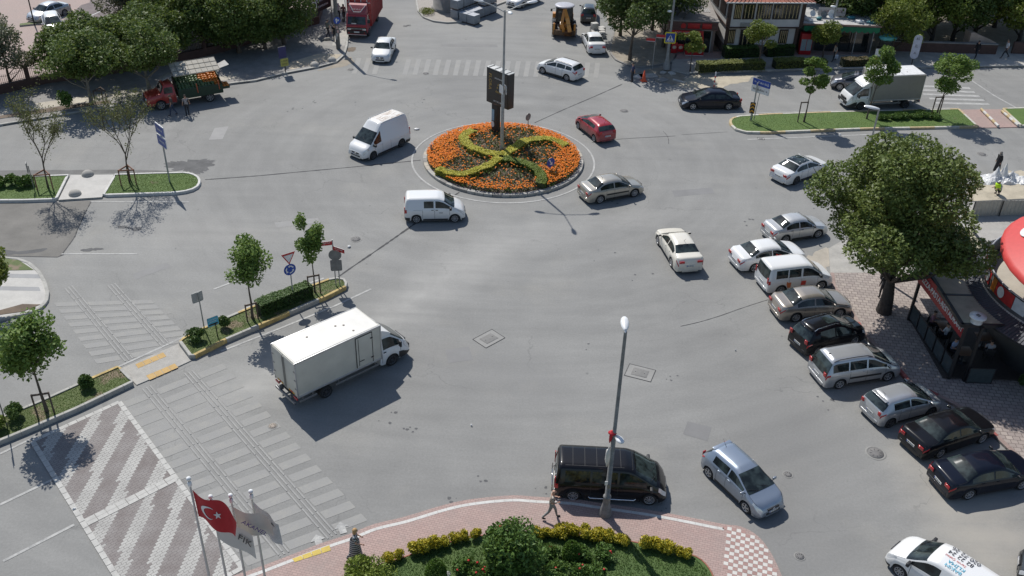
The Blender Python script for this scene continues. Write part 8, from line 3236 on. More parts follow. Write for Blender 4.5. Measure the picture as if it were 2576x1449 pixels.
o, M_ = plate('sign_face', root, (.0, -.06, 1.75), face_cam(b0, 12), .75, 2.3, mat('sign_lilac', (.5, .52, .6), .5), .12, 'oval', mat('sign_lime', (.45, .5, .04), .5))
for q in (.75, .05, -.6):
 text('sign_lettering', 'Bİ' if q > .5 else 'İL' if q > 0 else 'A', .3, SBLK, root, M_ @ Matrix.Translation((0, q, .004)), .004)
# low park wall and gate pillars at the far right
root = thing('park_wall', 'low dark wall along the park at the right of the shops', 'wall', (37, 92.6, .05))
g = MB()
g.box((4.0, 0, .5), (10, .25, 1.0))
g.box((4.0, 0, 1.05), (10, .35, .1), 1)
g.build('wall', [WALLM, CONC_D], root)
root = thing('park_wall', 'low dark wall at the upper right corner behind the walking man in white', 'wall', (48.2, 93, .05))
g = MB()
g.box((4.0, 0, .6), (9, .25, 1.2))
g.build('wall', [WALLM], root)
root = thing('ramp_wall', 'pale pinkish ramp block by the path at the upper right', 'wall', (45.0, 93.5, .05), .2)
g = MB()
pr = [(-1.6, 0), (1.6, 0), (1.6, .7), (-1.3, 1.9), (-1.6, 1.9)]
g.add([(x, 0, z) for x, z in pr] + [(x, 1.0, z) for x, z in pr], [[0, 1, 2, 3, 4], [9, 8, 7, 6, 5]] + [(i, i + 5, (i + 1) % 5 + 5, (i + 1) % 5) for i in range(5)])
g.build('block', patch_mat('pinkish_plaster', (.42, .33, .27), .15), root)
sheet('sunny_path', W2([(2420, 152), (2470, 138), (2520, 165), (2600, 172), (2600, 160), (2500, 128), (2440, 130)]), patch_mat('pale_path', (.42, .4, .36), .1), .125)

# ---------------------------------------------------------------- cafe at the right edge
CBLK = mat('frame_black', (.018, .018, .02), .5)
CX, CY0, CY1 = 23.05, 41.2, 46.6
cafe = thing('cafe_pavilion', 'black framed cafe with tan roof panels and a red fascia sign', 'cafe', (0, 0, 0))
for (x, y) in ((23.25, CY0), (22.85, CY1), (24.0, CY0 - .15), (22.6, 51.0)):
 g = MB()
 g.box((x, y, 1.85), (.14, .14, 3.5))
 g.build('post', CBLK, cafe)
g = MB()
for y in (CY0, 43.9, CY1, 48.8, 51.2):
 g.box((25.1, y, 3.6), (4.3, .16, .2))
g.box((23.0, 46.2, 3.6), (.18, 10.2, .2))
g.box((27.2, 46.2, 3.6), (.18, 10.2, .2))
g.build('roof_frame', CBLK, cafe)
PANEL = mat('roof_panel_tan', (.42, .385, .28), .55, var=.22, scale=1.4)
for y0, y1 in ((CY0, 43.9), (43.9, CY1), (CY1, 48.8), (48.8, 51.2)):
 g = MB()
 g.box((25.1, (y0 + y1) / 2, 3.66), (3.98, y1 - y0 - .2, .05))
 g.build('roof_panel', PANEL, cafe)
exs = Vector((23.3 - 22.85, CY0 - CY1, 0)).normalized()
ctr = Vector(((23.3 + 22.85) / 2 - .1, (CY0 + CY1) / 2, 3.2))
o, M_ = plate('fascia_sign', cafe, tuple(ctr), exs, 5.55, .95, mat('fascia_red', (.30, .012, .02), .45), .1, [(-2.78, -.47), (2.78, -.47), (2.78, .47), (-2.78, .47)], CBLK)
text('fascia_lettering', 'PİZZA-PASTA-RESTAURANT', .47, SWHITE, cafe, M_ @ Matrix.Translation((.05, -.02, .01)), .03, xs=.86)
GLP = mat('terrace_glass', (.05, .065, .068), .1, spec=.7)
for k in range(5):
 a_, b_ = k / 5, (k + 1) / 5
 A_, B_ = Vector((22.85, CY1, 0)), Vector((23.25, CY0, 0))
 pa, pb2 = A_.lerp(B_, a_ + .01), A_.lerp(B_, b_ - .01)
 g = MB()
 m_ = (pa + pb2) / 2
 d = pb2 - pa
 g.box((m_.x, m_.y, .75), (d.length - .06, .03, .9), 0, math.atan2(d.y, d.x))
 g.build('glass_panel', GLP, cafe)
 g = MB()
 g.box((m_.x, m_.y, .28), (d.length, .06, .06), 0, math.atan2(d.y, d.x))
 g.box((m_.x, m_.y, 1.23), (d.length, .06, .06), 0, math.atan2(d.y, d.x))
 g.box((pb2.x, pb2.y, .7), (.06, .06, 1.0))
 g.build('panel_frame', CBLK, cafe)
g = MB()
g.box((25.6, 44.0, .17), (5.3, 5.6, .08))
g.build('deck', mat('dark_deck', (.05, .042, .038), .7), cafe)
for (x, y) in ((24.2, 45.0), (24.4, 42.6), (26.0, 44.0)):
 root = thing('cafe_table', 'dark square table under the cafe roof', 'table', (x, y, .21), 0, 'cafe tables')
 g = MB()
 g.box((0, 0, .73), (.8, .8, .05), 0, 0, .01)
 g.build('tabletop', mat('table_top', (.14, .08, .05), .4), root)
 g = MB()
 g.lathe([(.28, 0), (.28, .03), (.05, .05), (.05, .7)], 12)
 g.build('leg', CBLK, root)
# round tower: dark ground floor, metal awning ring, terrace with parapet banners
TC = Vector((31.0, 43.9, 0))
tower = thing('round_terrace', 'rounded terrace building with red parapet banners and a dark metal awning at the right edge', 'building', TC)
def arc(r_, z, a0, a1, n):
 return [(r_ * math.cos(R(a0 + (a1 - a0) * k / n)), r_ * math.sin(R(a0 + (a1 - a0) * k / n)), z) for k in range(n + 1)]
def band(mb, A_, B_, mi=0, smooth=False):
 n = len(A_)
 mb.add(A_ + B_, [(i, i + 1, n + i + 1, n + i) for i in range(n - 1)], mi, smooth)
g = MB()
g.lathe([(4.4, .1), (4.4, 3.7), (0.001, 3.7)], 40)
g.build('ground_floor', mat('tower_dark', (.03, .03, .03), .5), tower)
g = MB()
band(g, arc(6.9, 3.52, 100, 262, 60), arc(5.6, 4.0, 100, 262, 60), 0)
for k in range(110):
 q = R(100 + 162 * k / 109)
 g.tube([(6.9 * math.cos(q), 6.9 * math.sin(q), 3.535), (5.6 * math.cos(q), 5.6 * math.sin(q), 4.015)], .022, 4)
band(g, arc(6.9, 3.40, 100, 262, 60), arc(6.9, 3.52, 100, 262, 60), 1)
band(g, arc(5.6, 3.4, 100, 262, 60), arc(6.9, 3.40, 100, 262, 60), 1)
g.build('metal_awning', [mat('corrugated_grey', (.085, .09, .105), .45, .4, var=.15), CBLK], tower)
g = MB()
g.lathe([(5.5, 3.9), (5.5, 4.02), (.001, 4.02)], 48)
g.build('terrace_floor', patch_mat('terrace_tiles', (.36, .33, .28), .12), tower)
g = MB()
g.lathe([(5.75, 3.75), (5.75, 4.05), (5.62, 4.08), (5.6, 4.9), (5.52, 4.9), (5.5, 4.05)], 72)
g.build('parapet', mat('parapet_dark', (.06, .055, .055), .4), tower)
g = MB()
g.lathe([(5.79, 3.8), (5.83, 3.85), (5.8, 3.95), (5.74, 4.0)], 72)
g.build('parapet_moulding', mat('moulding_grey', (.38, .34, .31), .5), tower)
g = MB()
g.tube([(5.56 * math.cos(R(q)), 5.56 * math.sin(R(q)), 4.94) for q in range(90, 280, 4)], .045, 6)
g.build('handrail', mat('rail_white', (.5, .5, .52), .35, .4), tower)
BRED = mat('banner_red', (.4, .02, .02), .5)
def par_panel(a0, a1, m_, nm='banner', r_=5.63):
 g = MB()
 band(g, arc(r_, 4.12, a0, a1, 6), arc(r_ - .015, 4.86, a0, a1, 6))
 g.build(nm, m_, tower)
def par_disc(a_, m_, rr=.28):
 c = Vector((5.65 * math.cos(R(a_)), 5.65 * math.sin(R(a_)), 4.5))
 plate('banner_emblem', tower, tuple(c), (-math.sin(R(a_)), math.cos(R(a_)) ) if False else (math.sin(R(a_)) * 1., -math.cos(R(a_)) * 1.) if False else (-math.sin(R(a_)), math.cos(R(a_))), rr * 2, rr * 2.2, m_, .01, 'disc')
for a0, a1 in ((152, 160), (168, 176), (184, 199), (208, 216), (230, 246)):
 par_panel(a0, a1, BRED)
for a_ in (156, 172, 189, 212, 238):
 par_disc(a_, SWHITE)
par_panel(199.3, 207.5, mat('banner_pale', (.5, .52, .55), .5))
par_panel(179, 183.5, mat('banner_orange', (.5, .16, .02), .5))
par_panel(217, 229, mat('banner_pale', (.5, .52, .55), .5))
g = MB()
g.lathe([(1.6, 4.03), (1.6, 4.1), (.001, 4.1)], 30, 0, Matrix.Translation((-2.2, -1.9, 0)))
g.build('terrace_dark_disc', mat('dark_round', (.025, .024, .026), .6), tower)  # flat dark disc laid on the terrace floor
par = thing('red_parasol', 'huge round red canopy with a white oval emblem above the terrace', 'canopy', (31.0, 41.5, 0))
g = MB()
prof = [(6.4, 6.75), (6.42, 6.95), (6.2, 7.12), (4.5, 7.75), (2.5, 8.4), (.001, 9.0)]
g.lathe(prof, 40)
g.build('canopy', mat('canopy_red', (.55, .055, .05), .55, var=.06), par)
g = MB()
for q in (30, 150, 210, 330):
 g.tube([(4.2 * math.cos(R(q)), 4.2 * math.sin(R(q)), 4.0), (4.2 * math.cos(R(q)), 4.2 * math.sin(R(q)), 7.85)], .08, 8)
g.build('posts', CBLK, par)
pe = G(2557, 582, 7.35) - Vector((31.0, 41.5, 0))
rad_ = Vector((pe.x, pe.y, 0)).normalized()
tan_ = Vector((rad_.y, -rad_.x, 0))
slope = Vector((-rad_.x * .93, -rad_.y * .93, .36))
Me = frame(tuple(rad_ * 5.35 + Vector((0, 0, 7.50))), tan_, slope)
g = MB()
g.add([(.62 * math.cos(q), .34 * math.sin(q), 0) for q in [2 * math.pi * k / 28 for k in range(28)]], [list(range(28))], 0, False, Me)
g.build('emblem', SWHITE, par)
g = MB()
for k in range(4):
 g.lathe([(.05, .012), (.09, .012)], 12, 0, Me @ Matrix.Translation((-.3 + k * .2, .03 * (-1) ** k, 0)))
g.build('emblem_marks', SRED, par)
root = thing('roof_lamp', 'white round drum lamp standing on the near corner of the cafe roof', 'lamp', (23.75, 41.35, 3.7))
g = MB()
g.lathe([(.3, 0), (.3, .3), (.42, .32), (.42, .4), (.18, .41), (.001, .41)], 24)
g.build('drum', LWHITE, root)
g = MB()
g.box((0, 0, .43), (.16, .2, .04), 0, .5)
g.build('knob', SGREY, root)
root = thing('glass_screen', 'low dark glass screen beside the near post of the cafe', 'screen', (24.7, 40.9, .12))
g = MB()
g.box((0, 0, .5), (1.3, .04, .95))
g.build('glass', GLP, root)
g = MB()
for a_, b_, c_, d_ in ((0, .98, 1.36, .06), (0, .03, 1.36, .06), (-.66, .5, .06, .95), (.66, .5, .06, .95)):
 g.box((a_, 0, b_), (c_, .06, d_))
g.build('frame', CBLK, root)
root = thing('menu_board', 'tall tan framed board leaning at the cafe entrance', 'board', (27.4, 39.6, .12), -.5)
g = MB()
g.box((0, 0, .95), (1.0, .08, 1.9), 0, 0, .02)
g.build('frame', mat('board_tan', (.3, .24, .13), .6), root)
g = MB()
g.box((0, -.045, 1.15), (.86, .01, 1.35))
g.build('dark_panel', SBLK, root)
shrub('potted_bush', 'dark round bush at the right frame edge by the cafe', 'bush', tuple(up(2572, 972, .12)), (.4, .4, .35), L_DARK, 900, .06, 490)
# corrugated hoarding, sheeting bundle by the dug strip
root = thing('hoarding', 'pale corrugated metal hoarding beyond the big tree', 'fence', up(2440, 548, .1))
A_, B_ = up(2440, 548), up(2720, 540)
g = MB()
n_ = 60
vs = []
for k in range(n_ + 1):
 q = (B_ - A_) * k / n_
 off = .04 if k % 2 else 0
 vs += [(q.x, q.y + off, 0), (q.x, q.y + off, 1.15)]
g.add(vs, [(2 * i, 2 * i + 2, 2 * i + 3, 2 * i + 1) for i in range(n_)])
g.build('sheet', mat('hoarding_sheet', (.42, .4, .35), .5, .2, var=.12), root)
for k in range(5):
 g = MB()
 q = (B_ - A_) * k / 4
 g.box((q.x, q.y - .06, .6), (.06, .06, 1.2))
 g.build('post', SBLK, root)
rj = random.Random(21)
pk = [(rj.uniform(-1.2, 3.6), rj.uniform(-.6, .6), rj.uniform(.2, .45), rj.uniform(.25, .6)) for _ in range(26)] + [(-.75, 0, .3, 1.15), (-.2, .1, .26, 1.5), (.35, .0, .3, .9), (-1.1, -.1, .3, .6)]
g = MB()
vs = []
nx_, ny_ = 60, 18
for i in range(nx_ + 1):
 for j in range(ny_ + 1):
  x, y = -1.6 + 5.6 * i / nx_, -.9 + 1.8 * j / ny_
  z = max([h_ * max(0, 1 - math.hypot(x - a_, y - b_) / (r_ * 1.7)) for a_, b_, r_, h_ in pk])
  vs.append((x + rj.uniform(-.03, .03), y + rj.uniform(-.03, .03), max(.0, z + rj.uniform(-.04, .04)) if 0 < i < nx_ and 0 < j < ny_ else 0))
g.add(vs, [(i * (ny_ + 1) + j, (i + 1) * (ny_ + 1) + j, (i + 1) * (ny_ + 1) + j + 1, i * (ny_ + 1) + j + 1) for i in range(nx_) for j in range(ny_)])
o = g.build('plastic_sheeting', mat('sheeting_white', (.62, .62, .61), .3, var=.1), None, up(2528, 455, .0))
tag(o, 'crumpled heap of white plastic sheeting at the right edge by the sandy strip', 'sheeting')
# ---------------------------------------------------------------- people
SKIN = mat('skin', (.45, .26, .18), .6, var=.06)
SHOE = mat('shoe_dark', (.03, .025, .022), .6)
def checker_mat(name, a, b, sx, sz):
 m, t, bs = nodes_of(name)
 v = objvec(t)
 sp = t.nodes.new('ShaderNodeSeparateXYZ')
 t.links.new(v, sp.inputs[0])
 s1 = math_n(t, 'LESS_THAN', math_n(t, 'FRACT', math_n(t, 'MULTIPLY', sp.outputs[2], sz)), .5)
 f = s1
 if sx:
  f = math_n(t, 'LESS_THAN', math_n(t, 'FRACT', math_n(t, 'MULTIPLY', math_n(t, 'ADD', sp.outputs[1], sp.outputs[0]), sx)), .5)
 t.links.new(mixcol(t, f, a, b), bs.inputs['Base Color'])
 bs.inputs['Roughness'].default_value = .8
 return m
def person(label, loc, face, shirt, trousers, hair, h=1.72, pose='stand', arms=None, stride=.0, skirt=False, sleeve=.5, hairm=None, group=None, lean=0., kids_=(), longsleeve=False):
 """one continuous skinned body; local x is where the person faces. arms: ((elbow, hand), (elbow, hand)) for left, right,
 as offsets from the shoulder"""
 k = h / 1.72
 root = thing('person', label, 'person', loc, face, group)
 V, E, RD, KD = [], [], [], []
 def add(p, r_, kind, parent=None):
  V.append(tuple(c * k for c in p))
  RD.append(r_ * k)
  KD.append(kind)
  if parent is not None:
   E.append((parent, len(V) - 1))
  return len(V) - 1
 hip = .93
 zoff = 0
 if pose == 'sit':
  hip = .50
 if pose == 'squat':
  hip = .30
 lx = lean
 pel = add((0, 0, hip), .125, 'T')
 wst = add((.01 + lx * .3, 0, hip + .17), .125, 'S', pel)
 cst = add((.02 + lx * .7, 0, hip + .37), .15, 'S', wst)
 nk = add((.03 + lx * 1.0, 0, hip + .53), .06, 'K', cst)
 hd0 = add((.05 + lx * 1.1, 0, hip + .60), .068, 'K', nk)
 hd1 = add((.065 + lx * 1.15, 0, hip + .68), .085, 'K', hd0)
 hd2 = add((.055 + lx * 1.15, 0, hip + .76), .075, 'K', hd1)
 hands = []
 arms = arms or (((-.03, .06, -.28), (.05, .05, -.52)), ((-.03, -.06, -.28), (.05, -.05, -.52)))
 for sd, (el, ha) in zip((1, -1), arms):
  s0 = add((.02 + lx * .85, sd * .185, hip + .46), .062, 'S', cst)
  sh = Vector((.02 + lx * .85, sd * .185, hip + .46))
  e_ = add(tuple(sh + Vector(el) * .5), .05, 'S', s0)
  e2 = add(tuple(sh + Vector(el)), .042, 'S' if longsleeve else 'K', e_)
  w_ = add(tuple(sh + Vector(el).lerp(Vector(ha), .88)), .031, 'S' if longsleeve else 'K', e2)
  hh_ = add(tuple(sh + Vector(ha)), .036, 'K', w_)
  hands.append((sh + Vector(ha), (Vector(ha) - Vector(el)).normalized()))
 feet = []
 for sd in (1, -1):
  st = stride * sd
  h0 = add((0, sd * .09, hip - .07), .098, 'T', pel)
  if pose == 'sit':
   kn = (.42, sd * .11, hip - .02)
   an = (.40, sd * .11, .09)
  elif pose == 'squat':
   kn = (.36, sd * .17, .50)
   an = (.10, sd * .15, .09)
  else:
   kn = (st * .55 + .04, sd * .095, .50)
   an = (st * 1.0 - (.12 if st < 0 else 0.), sd * .1, .09 + (.05 if st < 0 else 0))
  k1 = add(kn, .066, 'T', h0)
  a1 = add(an, .046, 'T', k1)
  f1 = add((an[0] + .02, an[1], an[2] - .045), .042, 'F', a1)
  f2 = add((an[0] + .17, an[1] + sd * .02, max(.03, an[2] - .055)), .036, 'F', f1)
 me = bpy.data.meshes.new('body')
 me.from_pydata(V, E, [])
 ob = bpy.data.objects.new('body', me)
 C.objects.link(ob)
 sk = ob.modifiers.new('skin', 'SKIN')
 for i, r_ in enumerate(RD):
  fl = 1.25 if KD[i] in 'S' and abs(V[i][1]) < .01 else 1.
  me.skin_vertices[0].data[i].radius = (r_ * (.86 if fl > 1 else 1), r_ * fl)
 me.skin_vertices[0].data[0].use_root = True
 sb_ = ob.modifiers.new('sub', 'SUBSURF')
 sb_.levels = sb_.render_levels = 2
 bpy.context.view_layer.update()
 me2 = bpy.data.meshes.new_from_object(ob.evaluated_get(bpy.context.evaluated_depsgraph_get()))
 bpy.data.objects.remove(ob)
 # hands: palm end plus five unequal fingers, joined into the same mesh
 mb = MB()
 mb.v = [tuple(v.co) for v in me2.vertices]
 mb.f = [list(p.vertices) for p in me2.polygons]
 segs = [(Vector(V[a]), Vector(V[b]), KD[b], a, b) for a, b in E]
 kinds = {'S': 0, 'T': 1, 'K': 2, 'F': 3}
 for p in me2.polygons:
  c = p.center
  best, kd = 9, 'S'
  for a, b, kk, ia, ib in segs:
   d = b - a
   t = max(0, min(1, (c - a).dot(d) / max(1e-9, d.length_squared)))
   dd = (a + d * t - c).length - RD[ib] * .6
   if dd < best:
    best, kd = dd, (kk if t > .35 else KD[ia])
  mb.mi.append(kinds[kd])
  mb.sm.append(True)
 for (hp, hd) in hands:
  hp = Vector(hp) * k
  side = hd.cross(Vector((0, 0, 1)))
  side = side.normalized() if side.length > .1 else Vector((1, 0, 0))
  palm = hd.cross(side)
  for q, ln in ((-.027, .06), (-.009, .075), (.009, .07), (.027, .055)):
   r0 = hp + hd * .03 * k + side * q * k
   mb.tube([r0 - hd * .02, r0 + hd * ln * .55 * k, r0 + hd * ln * k * .9 + palm * .022 * k], [.0095 * k, .0085 * k, .006 * k], 5, 2)
  r0 = hp + side * .035 * k
  mb.tube([r0 - side * .015, r0 + side * .025 * k + hd * .03 * k, r0 + side * .028 * k + hd * .055 * k], [.011 * k, .01 * k, .007 * k], 5, 2)
 mb.build('body', [shirt, trousers, SKIN, SHOE], root)
 # face and hair
 hc = Vector(V[hd1])
 fm = MB()
 fm.blob((hc.x + .098 * k, 0, hc.z - .005 * k), (.02 * k, .014 * k, .026 * k), 7, 5)
 fm.build('nose', SKIN, root)
 for sd in (1, -1):
  fm = MB()
  fm.blob((hc.x + .085 * k, sd * .032 * k, hc.z + .022 * k), (.012 * k, .014 * k, .009 * k), 7, 5)
  fm.build('eye', SBLK, root)
  fm = MB()
  fm.blob((hc.x - .005 * k, sd * .09 * k, hc.z), (.022 * k, .012 * k, .03 * k), 7, 5)
  fm.build('ear', SKIN, root)
 fm = MB()
 fm.box((hc.x + .089 * k, 0, hc.z - .042 * k), (.012 * k, .045 * k, .008 * k))
 fm.build('mouth', mat('lips', (.25, .09, .08), .6), root)
 if hair:
  fm = MB()
  if hair == 'cap':
   fm.blob((hc.x - .005 * k, 0, hc.z + .045 * k), (.11 * k, .1 * k, .085 * k), 14, 8, 0, 0, None, None, -.15)
   fm.box((hc.x + .1 * k, 0, hc.z + .04 * k), (.1 * k, .14 * k, .015 * k), 0, 0, .005)
  elif hair == 'long':
   fm.blob((hc.x - .02 * k, 0, hc.z + .02 * k), (.105 * k, .108 * k, .105 * k), 14, 8)
   fm.blob((hc.x - .06 * k, 0, hc.z - .08 * k), (.07 * k, .1 * k, .13 * k), 12, 7)
  elif hair == 'scarf':
   fm.blob((hc.x - .012 * k, 0, hc.z + .01 * k), (.105 * k, .11 * k, .12 * k), 14, 8)
   fm.blob((hc.x - .03 * k, 0, hc.z - .14 * k), (.13 * k, .16 * k, .1 * k), 12, 7)
  else:
   fm.blob((hc.x - .018 * k, 0, hc.z + .035 * k), (.1 * k, .098 * k, .085 * k), 14, 8, 0, 0, None, None, -.35)
  fm.build('hair' if hair not in ('cap', 'scarf') else ('hat' if hair == 'cap' else 'headscarf'), hairm or mat('hair_dark', (.03, .022, .018), .7), root)
 if skirt:
  fm = MB()
  z1 = hip * k + .12
  fm.lathe([(.25 * k, .14), (.235 * k, .35), (.2 * k, .7), (.175 * k, z1), (.15 * k, z1 + .1)], 20, 0, Matrix.Diagonal((1.15, .85, 1, 1)))
  fm.build('skirt', skirt, root)
 return root
GREYT = mat('trousers_grey', (.24, .25, .24), .8)
DARKT = mat('trousers_dark', (.02, .02, .025), .8)
JEAN = mat('trousers_blue', (.035, .05, .09), .8)
STRIPE = checker_mat('striped_shirt', (.58, .5, .42), (.26, .2, .16), 0, 11)
DRESS = checker_mat('striped_dress', (.42, .42, .41), (.06, .06, .065), 0, 9)
PLAID = checker_mat('plaid_shirt', (.5, .48, .46), (.12, .08, .075), 14, 0)
WSH = mat('shirt_white', (.6, .6, .6), .8)
GREYHAIR = mat('hair_grey', (.4, .37, .33), .8)
BLOND = mat('hair_blond', (.42, .26, .11), .6)
m1 = person('elderly man in a striped shirt walking past the black minibus looking at his phone', up(1385, 1308, .11), R(2), STRIPE, GREYT, None, 1.7, stride=.27, arms=(((.02, .05, -.28), (.26, -.04, -.22)), ((.0, -.05, -.28), (.25, .03, -.25))))
ph = thing('phone', 'dark phone in the hand of the elderly man', 'phone', up(1385, 1308, .11) + Vector((.31, 0, 1.14)))
g = MB()
g.box((0, 0, 0), (.14, .07, .012), 0, .1, .004)
g.build('case', SBLK, ph)
person('woman with blond hair in a long striped dress walking on the pink pavement', up(896, 1408, .11), R(4), DRESS, DRESS, 'long', 1.72, stride=.24, skirt=DRESS, hairm=BLOND, arms=(((.05, .06, -.26), (.24, .0, -.32)), ((.06, -.07, -.26), (.32, -.05, -.34))))
person('man in a dark blue shirt standing on the road beside the traffic cone', up(1590, 205), R(200), mat('shirt_navy', (.035, .045, .1), .8), DARKT, 'short', 1.72, arms=(((-.06, .05, -.28), (-.1, .0, -.5)), ((-.03, -.06, -.28), (.05, -.05, -.52))))
person('woman in long black clothes walking beside the white sheeting at the right edge', up(2505, 433), R(200), mat('coat_black', (.015, .015, .017), .9), DARKT, 'scarf', 1.68, stride=.16, skirt=mat('coat_black', (.015, .015, .017), .9), hairm=mat('scarf_grey', (.16, .15, .14), .8), longsleeve=True)
HV = mat('hi_vis', (.5, .8, .01), .6)
wk = person('crouching worker in a bright yellow vest and white cap at the right edge', up(2511, 492, .12), R(195), mat('shirt_pale', (.35, .35, .38), .8), DARKT, 'cap', 1.74, 'squat', arms=(((.12, .02, -.2), (.36, -.02, -.24)), ((.12, -.02, -.2), (.38, .02, -.26))), hairm=SWHITE, lean=.14)
g = MB()
g.lathe([(.17, .36), (.2, .5), (.215, .7), (.2, .84), (.12, .9)], 16, 0, Matrix.Translation((.09, 0, 0)) @ Matrix.Shear('XY', 4, (.25, 0)) @ Matrix.Diagonal((.85, 1.12, 1, 1)))
g.lathe([(.206, .52), (.213, .56)], 16, 1, Matrix.Translation((.09, 0, 0)) @ Matrix.Shear('XY', 4, (.25, 0)) @ Matrix.Diagonal((.86, 1.13, 1, 1)))
g.build('vest', [HV, SGREY], wk)
person('man in a plaid shirt standing at the side of the fruit truck', up(473, 291), R(120), PLAID, DARKT, 'short', 1.72, lean=.05, arms=(((.02, .06, -.28), (.14, .06, -.5)), ((.05, -.08, -.27), (.15, -.12, -.48))))
person('man in a dark top walking past the red cab door of the fruit truck', up(436, 290), R(185), mat('top_brown', (.09, .065, .055), .8), JEAN, 'short', 1.7, stride=.2)
person('person carrying shopping bags in front of the green shop', up(2096, 157, .12), R(195), mat('blouse_mixed', (.28, .27, .24), .8, var=.5, scale=20), DARKT, 'long', 1.66, stride=.16)
bg = thing('shopping_bag', 'white and blue shopping bag hanging from the hand of the shopper', 'bag', up(2096, 157, .12) + Vector((.12, -.24, .38)))
g = MB()
g.box((0, 0, .15), (.3, .14, .36), 0, 0, .04)
g.tube([(-.08, 0, .32), (-.06, 0, .5), (.06, 0, .5), (.08, 0, .32)], .01, 5)
g.build('sack', mat('bag_pale', (.5, .54, .6), .6), bg)
person('person in black walking down the path at the upper right', up(2452, 149, .12), R(215), mat('coat_black', (.015, .015, .017), .9), DARKT, 'short', 1.72, stride=.18, longsleeve=True)
person('man in a white shirt striding along the wall at the upper right corner', up(2525, 149, .12), R(180), WSH, DARKT, 'short', 1.78, stride=.33)
person('person in a brown coat carrying a yellow bag beside the red lorry', up(866, 55, .12), R(-95), mat('coat_brown', (.2, .1, .085), .8), DARKT, 'long', 1.68, stride=.12)
person('person in a white top behind the dark concrete pole', up(853, 52, .12), R(-80), WSH, DARKT, 'scarf', 1.66, hairm=WSH, stride=.1)
person('man in a grey shirt walking under the black banner', up(826, 97, .12), R(60), mat('shirt_greenish', (.2, .21, .18), .8), DARKT, 'short', 1.74, stride=.3, arms=(((.02, .06, -.28), (.16, .1, -.1)), ((-.03, -.06, -.28), (.05, -.05, -.5))))
person('person in dark clothes standing right behind the postered concrete pole', up(844, 108, .12), R(-100), mat('coat_black', (.015, .015, .017), .9), DARKT, 'short', 1.7)
person('person standing behind the trunk of the big tree', up(2214, 753, .12), R(100), mat('top_dark', (.03, .03, .032), .8), mat('trousers_dark', (.02, .02, .025), .8), 'short', 1.7, longsleeve=True)
for (x, y, f_, sh, lab) in ((23.7, 45.6, -40, mat('shirt_pink', (.42, .2, .23), .8), 'seated guest in a pink shirt under the cafe roof'), (24.1, 44.4, 120, WSH, 'seated guest in a white shirt under the cafe roof'), (24.0, 43.1, -60, mat('shirt_lightblue', (.3, .36, .5), .8), 'seated guest in a light blue shirt near the cafe glass'), (25.9, 42.9, 80, mat('shirt_pale', (.35, .35, .38), .8), 'seated guest deeper in the cafe shade')):
 person(lab, (x, y, .21), R(f_), sh, DARKT, 'short', 1.72, 'sit', arms=(((.08, .05, -.25), (.3, -.02, -.22)), ((.08, -.05, -.25), (.3, .02, -.22))), group='guests seated at the cafe')
 c_ = thing('chair', 'dark chair under ' + lab.replace('seated guest', 'the guest').replace(' under the cafe roof', '').replace(' near the cafe glass', '').replace(' deeper in the cafe shade', ' in the shade'), 'chair', (x, y, .21), R(f_), 'cafe chairs')
 g = MB()
 g.box((0, 0, .37), (.44, .44, .05), 0, 0, .01)
 g.build('seat', CBLK, c_)
 g = MB()
 g.box((-.2, 0, .62), (.04, .42, .42), 0, 0, .01)
 g.build('backrest', CBLK, c_)
 for a_ in (-.18, .18):
  for b_ in (-.18, .18):
   g = MB()
   g.box((a_, b_, .18), (.035, .035, .36))
   g.build('leg', CBLK, c_)
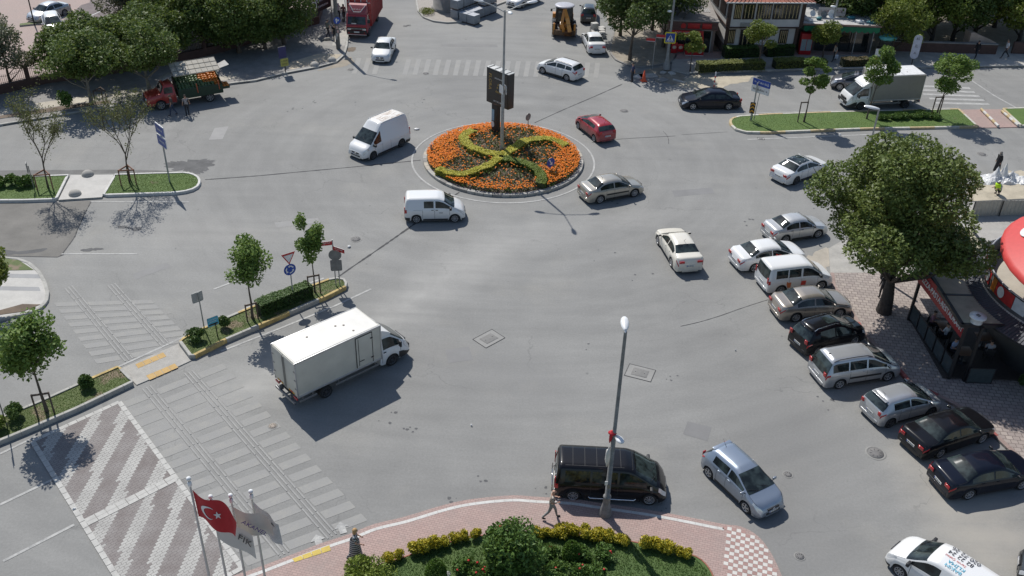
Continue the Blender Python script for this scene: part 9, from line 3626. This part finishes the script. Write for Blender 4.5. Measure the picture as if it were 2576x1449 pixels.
# red-sleeved driver's arm in the white sedan
drv = thing('person', 'driver in red resting an arm at the window of the white parked sedan', 'person', au.location + Vector((0, 0, 0)), au.rotation_euler.z)
g = MB()
g.blob((.05, -.5, .98), (.16, .2, .22), 10, 7)
g.tube([(.08, -.62, 1.08), (.0, -.92, 1.0), (.24, -.93, 1.02)], [.065, .055, .04], 8)
g.blob((.1, -.5, 1.22), (.09, .085, .11), 10, 7, 1)
g.blob((.28, -.93, 1.02), (.05, .03, .03), 8, 5, 1)
g.build('body', [mat('sleeve_red', (.5, .03, .02), .8), SKIN], drv)
# sleeping dog on the left corner pavement
dg = thing('dog', 'pale dog lying curled on the left corner pavement', 'dog', up(823, 104, .12), R(20))
V = [(0, 0, .13), (.22, .02, .15), (.4, .02, .16), (.52, .06, .14), (.6, .12, .1), (.68, .17, .07), (-.25, .02, .12), (-.4, .05, .08), (-.5, .15, .04), (-.45, .28, .03), (.36, .15, .06), (.46, .3, .035), (.6, .36, .03), (-.2, .16, .07), (-.05, .3, .045), (.08, .33, .03), (.34, -.1, .06), (.5, -.14, .035), (.64, -.12, .03)]
E_ = [(0, 1), (1, 2), (2, 3), (3, 4), (4, 5), (0, 6), (6, 7), (7, 8), (8, 9), (2, 10), (10, 11), (11, 12), (6, 13), (13, 14), (14, 15), (2, 16), (16, 17), (17, 18)]
RR = [.12, .135, .12, .075, .075, .035, .125, .06, .025, .015, .055, .035, .03, .07, .04, .03, .055, .035, .03]
me = bpy.data.meshes.new('body')
me.from_pydata(V, E_, [])
ob = bpy.data.objects.new('body', me)
C.objects.link(ob)
ob.modifiers.new('skin', 'SKIN')
for i, r_ in enumerate(RR):
 me.skin_vertices[0].data[i].radius = (r_, r_)
me.skin_vertices[0].data[0].use_root = True
s_ = ob.modifiers.new('sub', 'SUBSURF')
s_.levels = s_.render_levels = 2
bpy.context.view_layer.update()
me2 = bpy.data.meshes.new_from_object(ob.evaluated_get(bpy.context.evaluated_depsgraph_get()))
bpy.data.objects.remove(ob)
for p in me2.polygons:
 p.use_smooth = True
me2.materials.clear()
me2.materials.append(mat('dog_fur', (.38, .35, .3), .9, var=.35, scale=6))
ob = bpy.data.objects.new('body', me2)
C.objects.link(ob)
ob.parent = dg
for sd in (1, -1):
 g = MB()
 g.add([(.57, .09 + sd * .05, .17), (.61, .13 + sd * .07, .16), (.55, .1 + sd * .1, .1)], [(0, 1, 2), (2, 1, 0)])
 g.build('ear', mat('dog_ear', (.2, .16, .12), .9), dg)
